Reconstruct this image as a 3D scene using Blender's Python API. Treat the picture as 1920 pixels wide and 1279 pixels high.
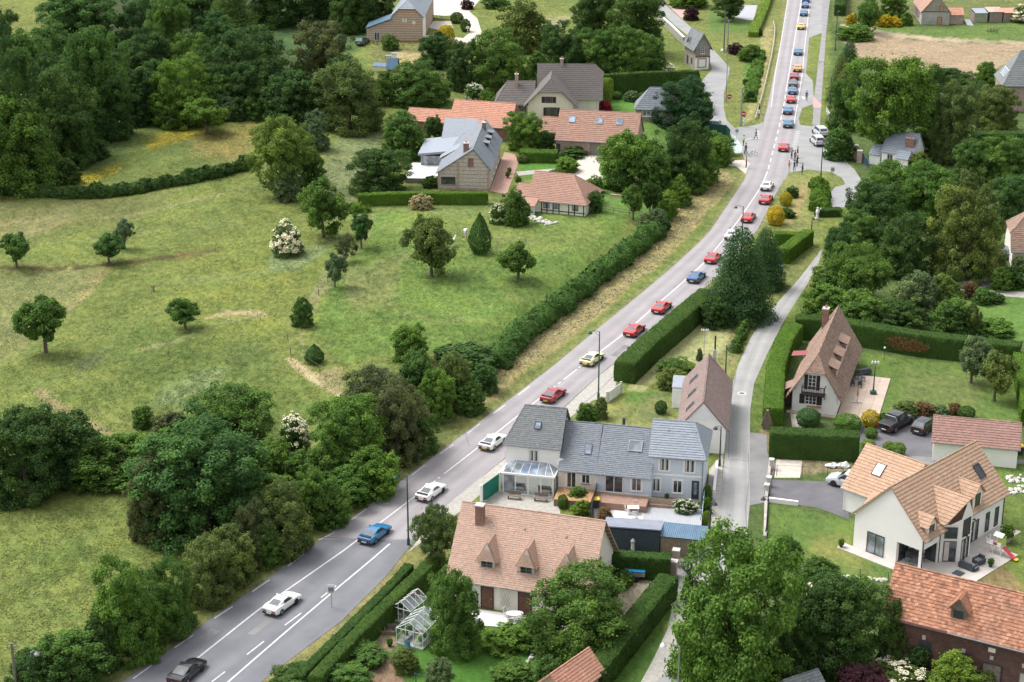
import bpy, math, random
import numpy as np
from mathutils import Vector, Matrix
R = math.radians
random.seed(7); rng = np.random.default_rng(7)
for o in list(bpy.data.objects): bpy.data.objects.remove(o)
scene = bpy.context.scene
COL = scene.collection

# ---------------------------------------------------------------- camera, sky, sun, exposure
PITCH = R(21.0); FOC = 3490.0; CAMH = 84.0
cam_d = bpy.data.cameras.new('camera'); cam = bpy.data.objects.new('camera', cam_d); COL.objects.link(cam)
cam.location = (0, 0, CAMH); cam.rotation_euler = (R(90) - PITCH, 0, 0)
cam_d.sensor_width = 36.0; cam_d.lens = 36.0 * FOC / 1920.0
cam_d.clip_start = 1.0; cam_d.clip_end = 9000.0
scene.camera = cam
world = bpy.data.worlds.new("World"); scene.world = world; world.use_nodes = True
wn = world.node_tree; wn.nodes.clear()
sky = wn.nodes.new('ShaderNodeTexSky'); sky.sky_type = 'NISHITA'; sky.sun_disc = False
SUN_EL, SUN_AZ = R(58), R(-62)          # azimuth measured from +Y towards +X
sky.sun_elevation = SUN_EL; sky.sun_rotation = SUN_AZ
sky.air_density = 1.0; sky.dust_density = 4.0; sky.ozone_density = 1.0
bw = wn.nodes.new('ShaderNodeHueSaturation'); bw.inputs['Saturation'].default_value = 0.2; bw.inputs['Value'].default_value = 1.0
bgn = wn.nodes.new('ShaderNodeBackground'); bgn.inputs['Strength'].default_value = 0.15
won = wn.nodes.new('ShaderNodeOutputWorld')
wn.links.new(sky.outputs[0], bw.inputs['Color']); wn.links.new(bw.outputs[0], bgn.inputs[0]); wn.links.new(bgn.outputs[0], won.inputs[0])
sl = bpy.data.lights.new('sun', 'SUN'); sl.energy = 1.05; sl.angle = R(26); sl.color = (1.0, 0.965, 0.92)
sun = bpy.data.objects.new('sun', sl); COL.objects.link(sun)
sd = Vector((math.sin(SUN_AZ) * math.cos(SUN_EL), math.cos(SUN_AZ) * math.cos(SUN_EL), math.sin(SUN_EL)))
sun.rotation_euler = sd.to_track_quat('Z', 'Y').to_euler()
scene.render.engine = 'CYCLES'
vs = scene.view_settings; vs.view_transform = 'Standard'; vs.look = 'None'; vs.gamma = 1.0; vs.use_curve_mapping = False
vs.exposure = 1.05

# ---------------------------------------------------------------- pixel <-> place helpers (authoring only)
cP, sP = math.cos(PITCH), math.sin(PITCH)
def U(px, py, z=0.0):
    dx = (px - 960) / FOC; dy = (639.5 - py) / FOC
    Y = cP + dy * sP; Z = -sP + dy * cP
    t = (z - CAMH) / Z
    return (dx * t, Y * t)
def PR(x, y, z):
    zc = y * cP - (z - CAMH) * sP; yc = y * sP + (z - CAMH) * cP
    return 960 + FOC * x / zc, 639.5 - FOC * yc / zc
def scl(x, y, z=0):
    return FOC / (y * cP - (z - CAMH) * sP)

# road outline, read off the photograph
LEFT_PX = [(120,1365),(228,1279),(325,1213),(399,1158),(470,1108),(537,1060),(595,1017),(657,973),(714,929),(770,889),(823,849),(874,811),(922,774),(969,739),(1043,682),(1130,609),(1211,543),(1265,497),(1310,456),(1334,430),(1372,373),(1396,336),(1411,292),(1425,249),(1438,205),(1451,141),(1463,81),(1476,0),(1486,-60),(1500,-160)]
RIGHT_PX = [(390,1365),(490,1279),(560,1225),(640,1165),(660,1145),(720,1085),(761,1034),(800,985),(850,937),(905,893),(950,856),(1005,806),(1060,761),(1117,709),(1154,679),(1210,632),(1280,574),(1335,527),(1385,474),(1421,430),(1448,376),(1473,331),(1482,292),(1490,252),(1498,202),(1509,141),(1515,77),(1521,27),(1525,0),(1530,-60),(1538,-160)]
CENT_PX = [(300,1289),(356,1246),(487,1142),(640,1036),(781,929),(902,835),(1016,744),(1092,685),(1168,628),(1221,581),(1280,530),(1324,490),(1372,430),(1391,405),(1414,370),(1428,350),(1440,319),(1448,289),(1455,262),(1463,229),(1469,202),(1473,175),(1482,124),(1490,74),(1500,17),(1503,0),(1512,-60)]
_lw = np.array([U(*p) for p in LEFT_PX]); _rw = np.array([U(*p) for p in RIGHT_PX])
def xl(y): return np.interp(y, _lw[:,1], _lw[:,0])
def xr(y): return np.interp(y, _rw[:,1], _rw[:,0])
def ss(a, lo, hi):
    t = np.clip((a - lo) / (hi - lo), 0, 1); return t * t * (3 - 2 * t)
YB0, YB1, YB2, YB3 = U(960, 830)[1], U(960, 740)[1], U(960, 330)[1], U(960, 290)[1]
def hgt(x, y):
    x = np.asarray(x, float); y = np.asarray(y, float)
    d = (xl(y) - x) * 0.72
    b = ss(y, YB0, YB1)
    keep = 1 - ss(y, YB2, YB3) * ss(x, 24, 30)           # flat round the junction
    h = ss(d, 4, 11) * (0.25 + 1.55 * b) * keep
    mead = ss(d, 22, 40) * (1 - ss(y, 262, 285) * ss(x, -32, -22))
    h = h + mead * (0.5 * np.sin(x * .07 + 1.0) * np.sin(y * .055) + .22 * np.sin(x * .21 + y * .13) + .12 * np.sin(x * .5 - y * .37))
    return h
def G(px, py):
    z = 0.0
    for _ in range(6):
        x, y = U(px, py, z); z = float(hgt(x, y))
    return x, y, z

# ---------------------------------------------------------------- object helpers
def link(o, parent=None):
    COL.objects.link(o)
    if parent is not None: o.parent = parent
    return o
def tag(o, label, cat, group=None):
    o['label'] = label; o['category'] = cat
    if group: o['group'] = group
    return o
def empty(name, loc=(0,0,0), rz=0.0):
    o = bpy.data.objects.new(name, None); o.empty_display_size = .3
    o.location = loc; o.rotation_euler = (0, 0, rz); return link(o)
def thing(name, label, cat, loc=(0,0,0), rz=0.0, group=None):
    return tag(empty(name, loc, rz), label, cat, group)
def copytree(o, parent=None):
    c = o.copy(); link(c, parent)
    if 'group' in c.keys() and parent is None: pass
    for ch in list(o.children): copytree(ch, c)
    return c
def npmesh(name, V, F, attrs=None, mat=None, smooth=False):
    """V (n,3), F (m,k) index array; attrs {name: (n,) floats or (n,4) colours}"""
    V = np.asarray(V, np.float32); F = np.asarray(F, np.int32)
    me = bpy.data.meshes.new(name); m, k = F.shape
    me.vertices.add(len(V)); me.vertices.foreach_set('co', V.ravel())
    me.loops.add(m * k); me.loops.foreach_set('vertex_index', F.ravel())
    me.polygons.add(m); me.polygons.foreach_set('loop_start', np.arange(0, m * k, k, dtype=np.int32))
    try: me.polygons.foreach_set('loop_total', np.full(m, k, np.int32))
    except Exception: pass
    if smooth: me.polygons.foreach_set('use_smooth', np.ones(m, bool))
    for an, a in (attrs or {}).items():
        a = np.asarray(a, np.float32)
        if a.ndim == 1:
            at = me.attributes.new(an, 'FLOAT', 'POINT'); at.data.foreach_set('value', a)
        else:
            at = me.color_attributes.new(an, 'FLOAT_COLOR', 'POINT'); at.data.foreach_set('color', a.ravel())
    me.update(calc_edges=True); me.validate()
    if mat: me.materials.append(mat)
    return me
class MB:
    """collects faces for ONE mesh object; optional transform T applied to points"""
    def __init__(s, T=None): s.v = []; s.f = []; s.T = T; s.tv = []
    def add(s, pts, faces, tv=0.5):
        n = len(s.v)
        for p in pts:
            s.v.append(tuple(s.T(p)) if s.T else tuple(p)); s.tv.append(tv)
        s.f += [tuple(i + n for i in f) for f in faces]
    def box(s, x0, x1, y0, y1, z0, z1, tv=.5):
        p = [(x0,y0,z0),(x1,y0,z0),(x1,y1,z0),(x0,y1,z0),(x0,y0,z1),(x1,y0,z1),(x1,y1,z1),(x0,y1,z1)]
        s.add(p, [(0,3,2,1),(4,5,6,7),(0,1,5,4),(1,2,6,5),(2,3,7,6),(3,0,4,7)], tv); return s
    def cbox(s, cx, cy, cz, sx, sy, sz, rz=0, rx=0, tv=.5):
        Mx = Matrix.Translation((cx,cy,cz)) @ Matrix.Rotation(rz,4,'Z') @ Matrix.Rotation(rx,4,'X')
        a,b,c = sx/2, sy/2, sz/2
        p = [Mx @ Vector(q) for q in [(-a,-b,-c),(a,-b,-c),(a,b,-c),(-a,b,-c),(-a,-b,c),(a,-b,c),(a,b,c),(-a,b,c)]]
        s.add(p, [(0,3,2,1),(4,5,6,7),(0,1,5,4),(1,2,6,5),(2,3,7,6),(3,0,4,7)], tv); return s
    def bar(s, a, b, r, r2=None, n=6, tv=.5):
        a = Vector(a); b = Vector(b); d = b - a
        if d.length < 1e-6: return s
        q = d.to_track_quat('Z', 'Y').to_matrix(); r2 = r if r2 is None else r2
        p = []
        for c, rr in ((a, r), (b, r2)):
            for i in range(n):
                t = 2 * math.pi * i / n; p.append(c + q @ Vector((rr*math.cos(t), rr*math.sin(t), 0)))
        fs = [(i, (i+1) % n, n + (i+1) % n, n + i) for i in range(n)] + [tuple(range(n))[::-1], tuple(range(n, 2*n))]
        s.add(p, fs, tv); return s
    def lathe(s, cx, cy, prof, n=12, tv=.5):
        p = []; fs = []
        for (r, z) in prof:
            for i in range(n):
                t = 2*math.pi*i/n; p.append((cx + r*math.cos(t), cy + r*math.sin(t), z))
        for k in range(len(prof) - 1):
            for i in range(n): fs.append((k*n+i, k*n+(i+1)%n, (k+1)*n+(i+1)%n, (k+1)*n+i))
        fs.append(tuple(range(n))[::-1]); fs.append(tuple(range((len(prof)-1)*n, len(prof)*n)))
        s.add(p, fs, tv); return s
    def prism(s, poly, z0, z1, tv=.5):
        n = len(poly)
        p = [(x,y,z0) for x,y in poly] + [(x,y,z1) for x,y in poly]
        s.add(p, [tuple(range(n))[::-1], tuple(range(n, 2*n))] + [(i,(i+1)%n,n+(i+1)%n,n+i) for i in range(n)], tv); return s
    def face(s, *pts, tv=.5): s.add(pts, [tuple(range(len(pts)))], tv); return s
    def ball(s, c, r, n=8, m=5, sz=1.0, tv=.5):
        prof = [(max(.001, r*math.sin(math.pi*k/m)), c[2] - r*sz*math.cos(math.pi*k/m)) for k in range(m+1)]
        return s.lathe(c[0], c[1], prof, n, tv)
    def build(s, name, mat, parent=None, loc=None, smooth=False, kind=None):
        me = bpy.data.meshes.new(name); me.from_pydata(s.v, [], s.f)
        at = me.attributes.new('tv', 'FLOAT', 'POINT'); at.data.foreach_set('value', np.array(s.tv, np.float32))
        me.validate(); me.update()
        if smooth: me.polygons.foreach_set('use_smooth', np.ones(len(me.polygons), bool))
        if mat: me.materials.append(M(mat) if isinstance(mat, str) else mat)
        o = bpy.data.objects.new(name, me)
        if loc: o.location = loc
        link(o, parent)
        if kind: o['kind'] = kind
        return o

# ---------------------------------------------------------------- materials
_mats = {}
def nt(mat):
    mat.use_nodes = True; t = mat.node_tree; t.nodes.clear()
    out = t.nodes.new('ShaderNodeOutputMaterial'); b = t.nodes.new('ShaderNodeBsdfPrincipled')
    t.links.new(b.outputs[0], out.inputs[0]); return t, b, out
def sv(b, k, v):
    if k in b.inputs: b.inputs[k].default_value = v
def c4(c): return (c[0], c[1], c[2], 1)
def noise(t, scale, detail=3, rough=.55, coord='Object', vec=None):
    n = t.nodes.new('ShaderNodeTexNoise'); n.inputs['Scale'].default_value = scale
    n.inputs['Detail'].default_value = detail; n.inputs['Roughness'].default_value = rough
    if vec is None:
        tc = t.nodes.new('ShaderNodeTexCoord'); vec = tc.outputs[coord]
    t.links.new(vec, n.inputs['Vector']); return n
def ramp(t, src, stops):
    r = t.nodes.new('ShaderNodeValToRGB'); e = r.color_ramp.elements
    while len(e) > 1: e.remove(e[-1])
    e[0].position = stops[0][0]; e[0].color = c4(stops[0][1])
    for p, c in stops[1:]:
        x = e.new(p); x.color = c4(c)
    t.links.new(src, r.inputs[0]); return r
def mixc(t, fac, a, b, mode='MIX'):
    m = t.nodes.new('ShaderNodeMix'); m.data_type = 'RGBA'; m.blend_type = mode
    for i, x in ((0, fac), (6, a), (7, b)):
        if isinstance(x, (int, float)): m.inputs[i].default_value = x
        elif isinstance(x, tuple): m.inputs[i].default_value = c4(x)
        else: t.links.new(x, m.inputs[i])
    return m.outputs[2]
def math_(t, op, a, b=None):
    m = t.nodes.new('ShaderNodeMath'); m.operation = op
    for i, x in ((0, a), (1, b)):
        if x is None: continue
        if isinstance(x, (int, float)): m.inputs[i].default_value = x
        else: t.links.new(x, m.inputs[i])
    return m.outputs[0]
def bump(t, b, src, strength, dist=.05):
    n = t.nodes.new('ShaderNodeBump'); n.inputs['Strength'].default_value = strength; n.inputs['Distance'].default_value = dist
    t.links.new(src, n.inputs['Height']); t.links.new(n.outputs[0], b.inputs['Normal'])
def attr(t, name):
    a = t.nodes.new('ShaderNodeAttribute'); a.attribute_name = name; return a
PAL = {}
def plain(key, c1, c2=None, scale=1.0, rough=.8, bmp=.0, metal=0, spec=.3, lo=.35, hi=.65, coord='Object', detail=4):
    PAL[key] = ('plain', c1, c2 or tuple(x*.8 for x in c1), scale, rough, bmp, metal, spec, lo, hi, coord, detail)
def M(key):
    if not isinstance(key, str): return key
    if key in _mats: return _mats[key]
    m = bpy.data.materials.new(key); _mats[key] = m
    p = PAL[key]; kind = p[0]; t, b, out = nt(m)
    if kind == 'plain':
        _, c1, c2, scale, rough, bmp, metal, spec, lo, hi, coord, detail = p
        n = noise(t, scale, detail, coord=coord); r = ramp(t, n.outputs[0], [(lo, c1), (hi, c2)])
        t.links.new(r.outputs[0], b.inputs['Base Color']); sv(b, 'Roughness', rough); sv(b, 'Metallic', metal); sv(b, 'Specular IOR Level', spec)
        if bmp:
            n2 = noise(t, scale * 6, 4, coord=coord); bump(t, b, n2.outputs[0], bmp, .03)
    elif kind == 'glass':
        _, c1, rough = p; n = noise(t, .9, 1)
        r = ramp(t, n.outputs[0], [(.4, c1), (.62, tuple(min(1, x*2.2+.01) for x in c1))])
        t.links.new(r.outputs[0], b.inputs['Base Color']); sv(b, 'Roughness', rough); sv(b, 'Specular IOR Level', .8)
    elif kind == 'clear':
        tr = t.nodes.new('ShaderNodeBsdfTransparent'); tr.inputs[0].default_value = (.88,.93,.92,1)
        gl = t.nodes.new('ShaderNodeBsdfGlossy'); gl.inputs['Roughness'].default_value = .12; gl.inputs[0].default_value = (.9,.95,.95,1)
        mx = t.nodes.new('ShaderNodeMixShader'); mx.inputs[0].default_value = p[1]
        t.links.new(tr.outputs[0], mx.inputs[1]); t.links.new(gl.outputs[0], mx.inputs[2]); t.links.new(mx.outputs[0], out.inputs[0])
    elif kind == 'paint':
        _, c1, rough = p; b.inputs['Base Color'].default_value = c4(c1); sv(b, 'Roughness', rough); sv(b, 'Coat Weight', .6); sv(b, 'Coat Roughness', .08)
    elif kind == 'tile':                      # tiles and slates: per-piece tone, lichen and wear
        _, ca, cb, cc, moss, mamt, rough = p
        a = attr(t, 'tv'); r = ramp(t, a.outputs['Fac'], [(0, ca), (.5, cb), (1, cc)])
        n = noise(t, .35, 5, .65); f = ramp(t, n.outputs[0], [(.42, (0,0,0)), (.72, (mamt,)*3)])
        n2 = noise(t, 5, 4, .7); f2 = ramp(t, n2.outputs[0], [(.3, (.78,.78,.78)), (.7, (1.18,1.18,1.18))])
        c = mixc(t, f.outputs[0], r.outputs[0], moss); c = mixc(t, 1.0, c, f2.outputs[0], 'MULTIPLY')
        t.links.new(c, b.inputs['Base Color']); sv(b, 'Roughness', rough); sv(b, 'Specular IOR Level', .25)
        bump(t, b, n2.outputs[0], .3, .02)
    elif kind == 'brick':
        _, ca, cb, mortar, bw_, bh_, rough, ms = p
        tc = t.nodes.new('ShaderNodeTexCoord'); sx = t.nodes.new('ShaderNodeSeparateXYZ'); t.links.new(tc.outputs['Object'], sx.inputs[0])
        u = math_(t, 'ADD', sx.outputs[0], sx.outputs[1]); cx = t.nodes.new('ShaderNodeCombineXYZ')
        t.links.new(u, cx.inputs[0]); t.links.new(sx.outputs[2], cx.inputs[1])
        br = t.nodes.new('ShaderNodeTexBrick'); t.links.new(cx.outputs[0], br.inputs['Vector'])
        br.inputs['Color1'].default_value = c4(ca); br.inputs['Color2'].default_value = c4(cb); br.inputs['Mortar'].default_value = c4(mortar)
        br.inputs['Scale'].default_value = 1; br.inputs['Brick Width'].default_value = bw_; br.inputs['Row Height'].default_value = bh_
        br.inputs['Mortar Size'].default_value = ms; br.inputs['Bias'].default_value = 0
        n2 = noise(t, 1.3, 5, .65); f2 = ramp(t, n2.outputs[0], [(.3, (.72,.72,.74)), (.7, (1.15,1.15,1.12))])
        c = mixc(t, 1.0, br.outputs['Color'], f2.outputs[0], 'MULTIPLY')
        t.links.new(c, b.inputs['Base Color']); sv(b, 'Roughness', rough); sv(b, 'Specular IOR Level', .2)
        bump(t, b, br.outputs['Fac'], -.4, .02)
    elif kind == 'banded':                    # brick courses alternating with flint courses
        _, ca, cb, per, frac = p
        tc = t.nodes.new('ShaderNodeTexCoord'); sx = t.nodes.new('ShaderNodeSeparateXYZ'); t.links.new(tc.outputs['Object'], sx.inputs[0])
        f = math_(t, 'GREATER_THAN', math_(t, 'FRACT', math_(t, 'DIVIDE', sx.outputs[2], per)), frac)
        n = noise(t, 5, 4, .7); v = t.nodes.new('ShaderNodeTexVoronoi'); v.inputs['Scale'].default_value = 6; t.links.new(tc.outputs['Object'], v.inputs['Vector'])
        fl = mixc(t, math_(t, 'MULTIPLY', v.outputs['Color'], .9), tuple(x*.7 for x in cb), tuple(min(.8, x*1.25) for x in cb))
        bk = mixc(t, n.outputs[0], tuple(x*.7 for x in ca), tuple(x*1.3 for x in ca))
        t.links.new(mixc(t, f, bk, fl), b.inputs['Base Color']); sv(b, 'Roughness', .9); sv(b, 'Specular IOR Level', .2)
        bump(t, b, v.outputs['Distance'], .4, .03)
    elif kind == 'asphalt':
        _, c1, c2, track = p
        uv = t.nodes.new('ShaderNodeUVMap'); sx = t.nodes.new('ShaderNodeSeparateXYZ'); t.links.new(uv.outputs[0], sx.inputs[0])
        n = noise(t, .25, 5, .65); n2 = noise(t, 9, 3, .8); mp = t.nodes.new('ShaderNodeMapping'); mp.inputs['Scale'].default_value = (9, .06, 1)
        t.links.new(uv.outputs[0], mp.inputs[0]); n3 = noise(t, 1, 4, .6, vec=mp.outputs[0])
        c = mixc(t, ramp(t, n.outputs[0], [(.35, (0,0,0)), (.65, (1,1,1))]).outputs[0], c1, c2)
        w = math_(t, 'SINE', math_(t, 'MULTIPLY', sx.outputs[0], track * 2 * math.pi))
        w2 = math_(t, 'ADD', math_(t, 'MULTIPLY', w, .07), math_(t, 'MULTIPLY', n3.outputs[0], .34))
        w3 = math_(t, 'ADD', w2, math_(t, 'MULTIPLY', n2.outputs[0], .18))
        w4 = math_(t, 'ADD', w3, .74)
        cc = t.nodes.new('ShaderNodeCombineColor')
        for i in range(3): t.links.new(w4, cc.inputs[i])
        t.links.new(mixc(t, 1.0, c, cc.outputs[0], 'MULTIPLY'), b.inputs['Base Color']); sv(b, 'Roughness', .85); sv(b, 'Specular IOR Level', .3)
        bump(t, b, n2.outputs[0], .3, .01)
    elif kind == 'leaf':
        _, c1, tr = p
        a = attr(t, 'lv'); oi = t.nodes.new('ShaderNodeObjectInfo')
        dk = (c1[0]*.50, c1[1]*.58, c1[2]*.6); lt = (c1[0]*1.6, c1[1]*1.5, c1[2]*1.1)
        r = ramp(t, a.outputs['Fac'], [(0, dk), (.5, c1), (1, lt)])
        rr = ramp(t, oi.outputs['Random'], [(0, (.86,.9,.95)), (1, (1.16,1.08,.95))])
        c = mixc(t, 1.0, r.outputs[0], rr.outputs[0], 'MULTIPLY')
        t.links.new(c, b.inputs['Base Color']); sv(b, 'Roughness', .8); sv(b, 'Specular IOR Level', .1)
        if tr > 0:
            tl = t.nodes.new('ShaderNodeBsdfTranslucent'); t.links.new(c, tl.inputs[0])
            mx = t.nodes.new('ShaderNodeMixShader'); mx.inputs[0].default_value = tr
            t.links.new(b.outputs[0], mx.inputs[1]); t.links.new(tl.outputs[0], mx.inputs[2]); t.links.new(mx.outputs[0], out.inputs[0])
    elif kind == 'ground':
        a = t.nodes.new('ShaderNodeVertexColor'); a.layer_name = 'gcol'
        al = a.outputs['Alpha']
        tc = t.nodes.new('ShaderNodeTexCoord')
        mp = t.nodes.new('ShaderNodeMapping'); mp.inputs['Scale'].default_value = (1, .55, 1); mp.inputs['Rotation'].default_value = (0,0,.5)
        t.links.new(tc.outputs['Object'], mp.inputs[0])
        nA = noise(t, 1.5, 6, .78, vec=mp.outputs[0]); nB = noise(t, .32, 5, .7); nC = noise(t, .07, 4, .6); nD = noise(t, 4.5, 3, .8)
        def cen(n, k):   # (n-.5)*k
            return math_(t, 'MULTIPLY', math_(t, 'SUBTRACT', n.outputs[0], .5), k)
        v = math_(t, 'ADD', math_(t, 'ADD', cen(nA, 2.9), cen(nB, 1.0)), math_(t, 'ADD', cen(nC, .8), cen(nD, 1.9)))
        v = math_(t, 'MULTIPLY', v, al); v = math_(t, 'ADD', v, 1.0)
        cc = t.nodes.new('ShaderNodeCombineColor')
        for i in range(3): t.links.new(v, cc.inputs[i])
        c = mixc(t, 1.0, a.outputs['Color'], cc.outputs[0], 'MULTIPLY'); c = mixc(t, al, c, mixc(t, 1.0, c, (.90,.925,.82), 'MULTIPLY'))
        # straw and clover tints in patches
        hb = ramp(t, nB.outputs[0], [(.34, (.88,1.0,.92)), (.5, (1,1,1)), (.68, (1.12,1.03,.88))])
        c = mixc(t, al, c, mixc(t, 1.0, c, hb.outputs[0], 'MULTIPLY'))
        t.links.new(c, b.inputs['Base Color']); sv(b, 'Roughness', .95); sv(b, 'Specular IOR Level', .1)
        bump(t, b, nA.outputs[0], .55, .18)
    return m

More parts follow.
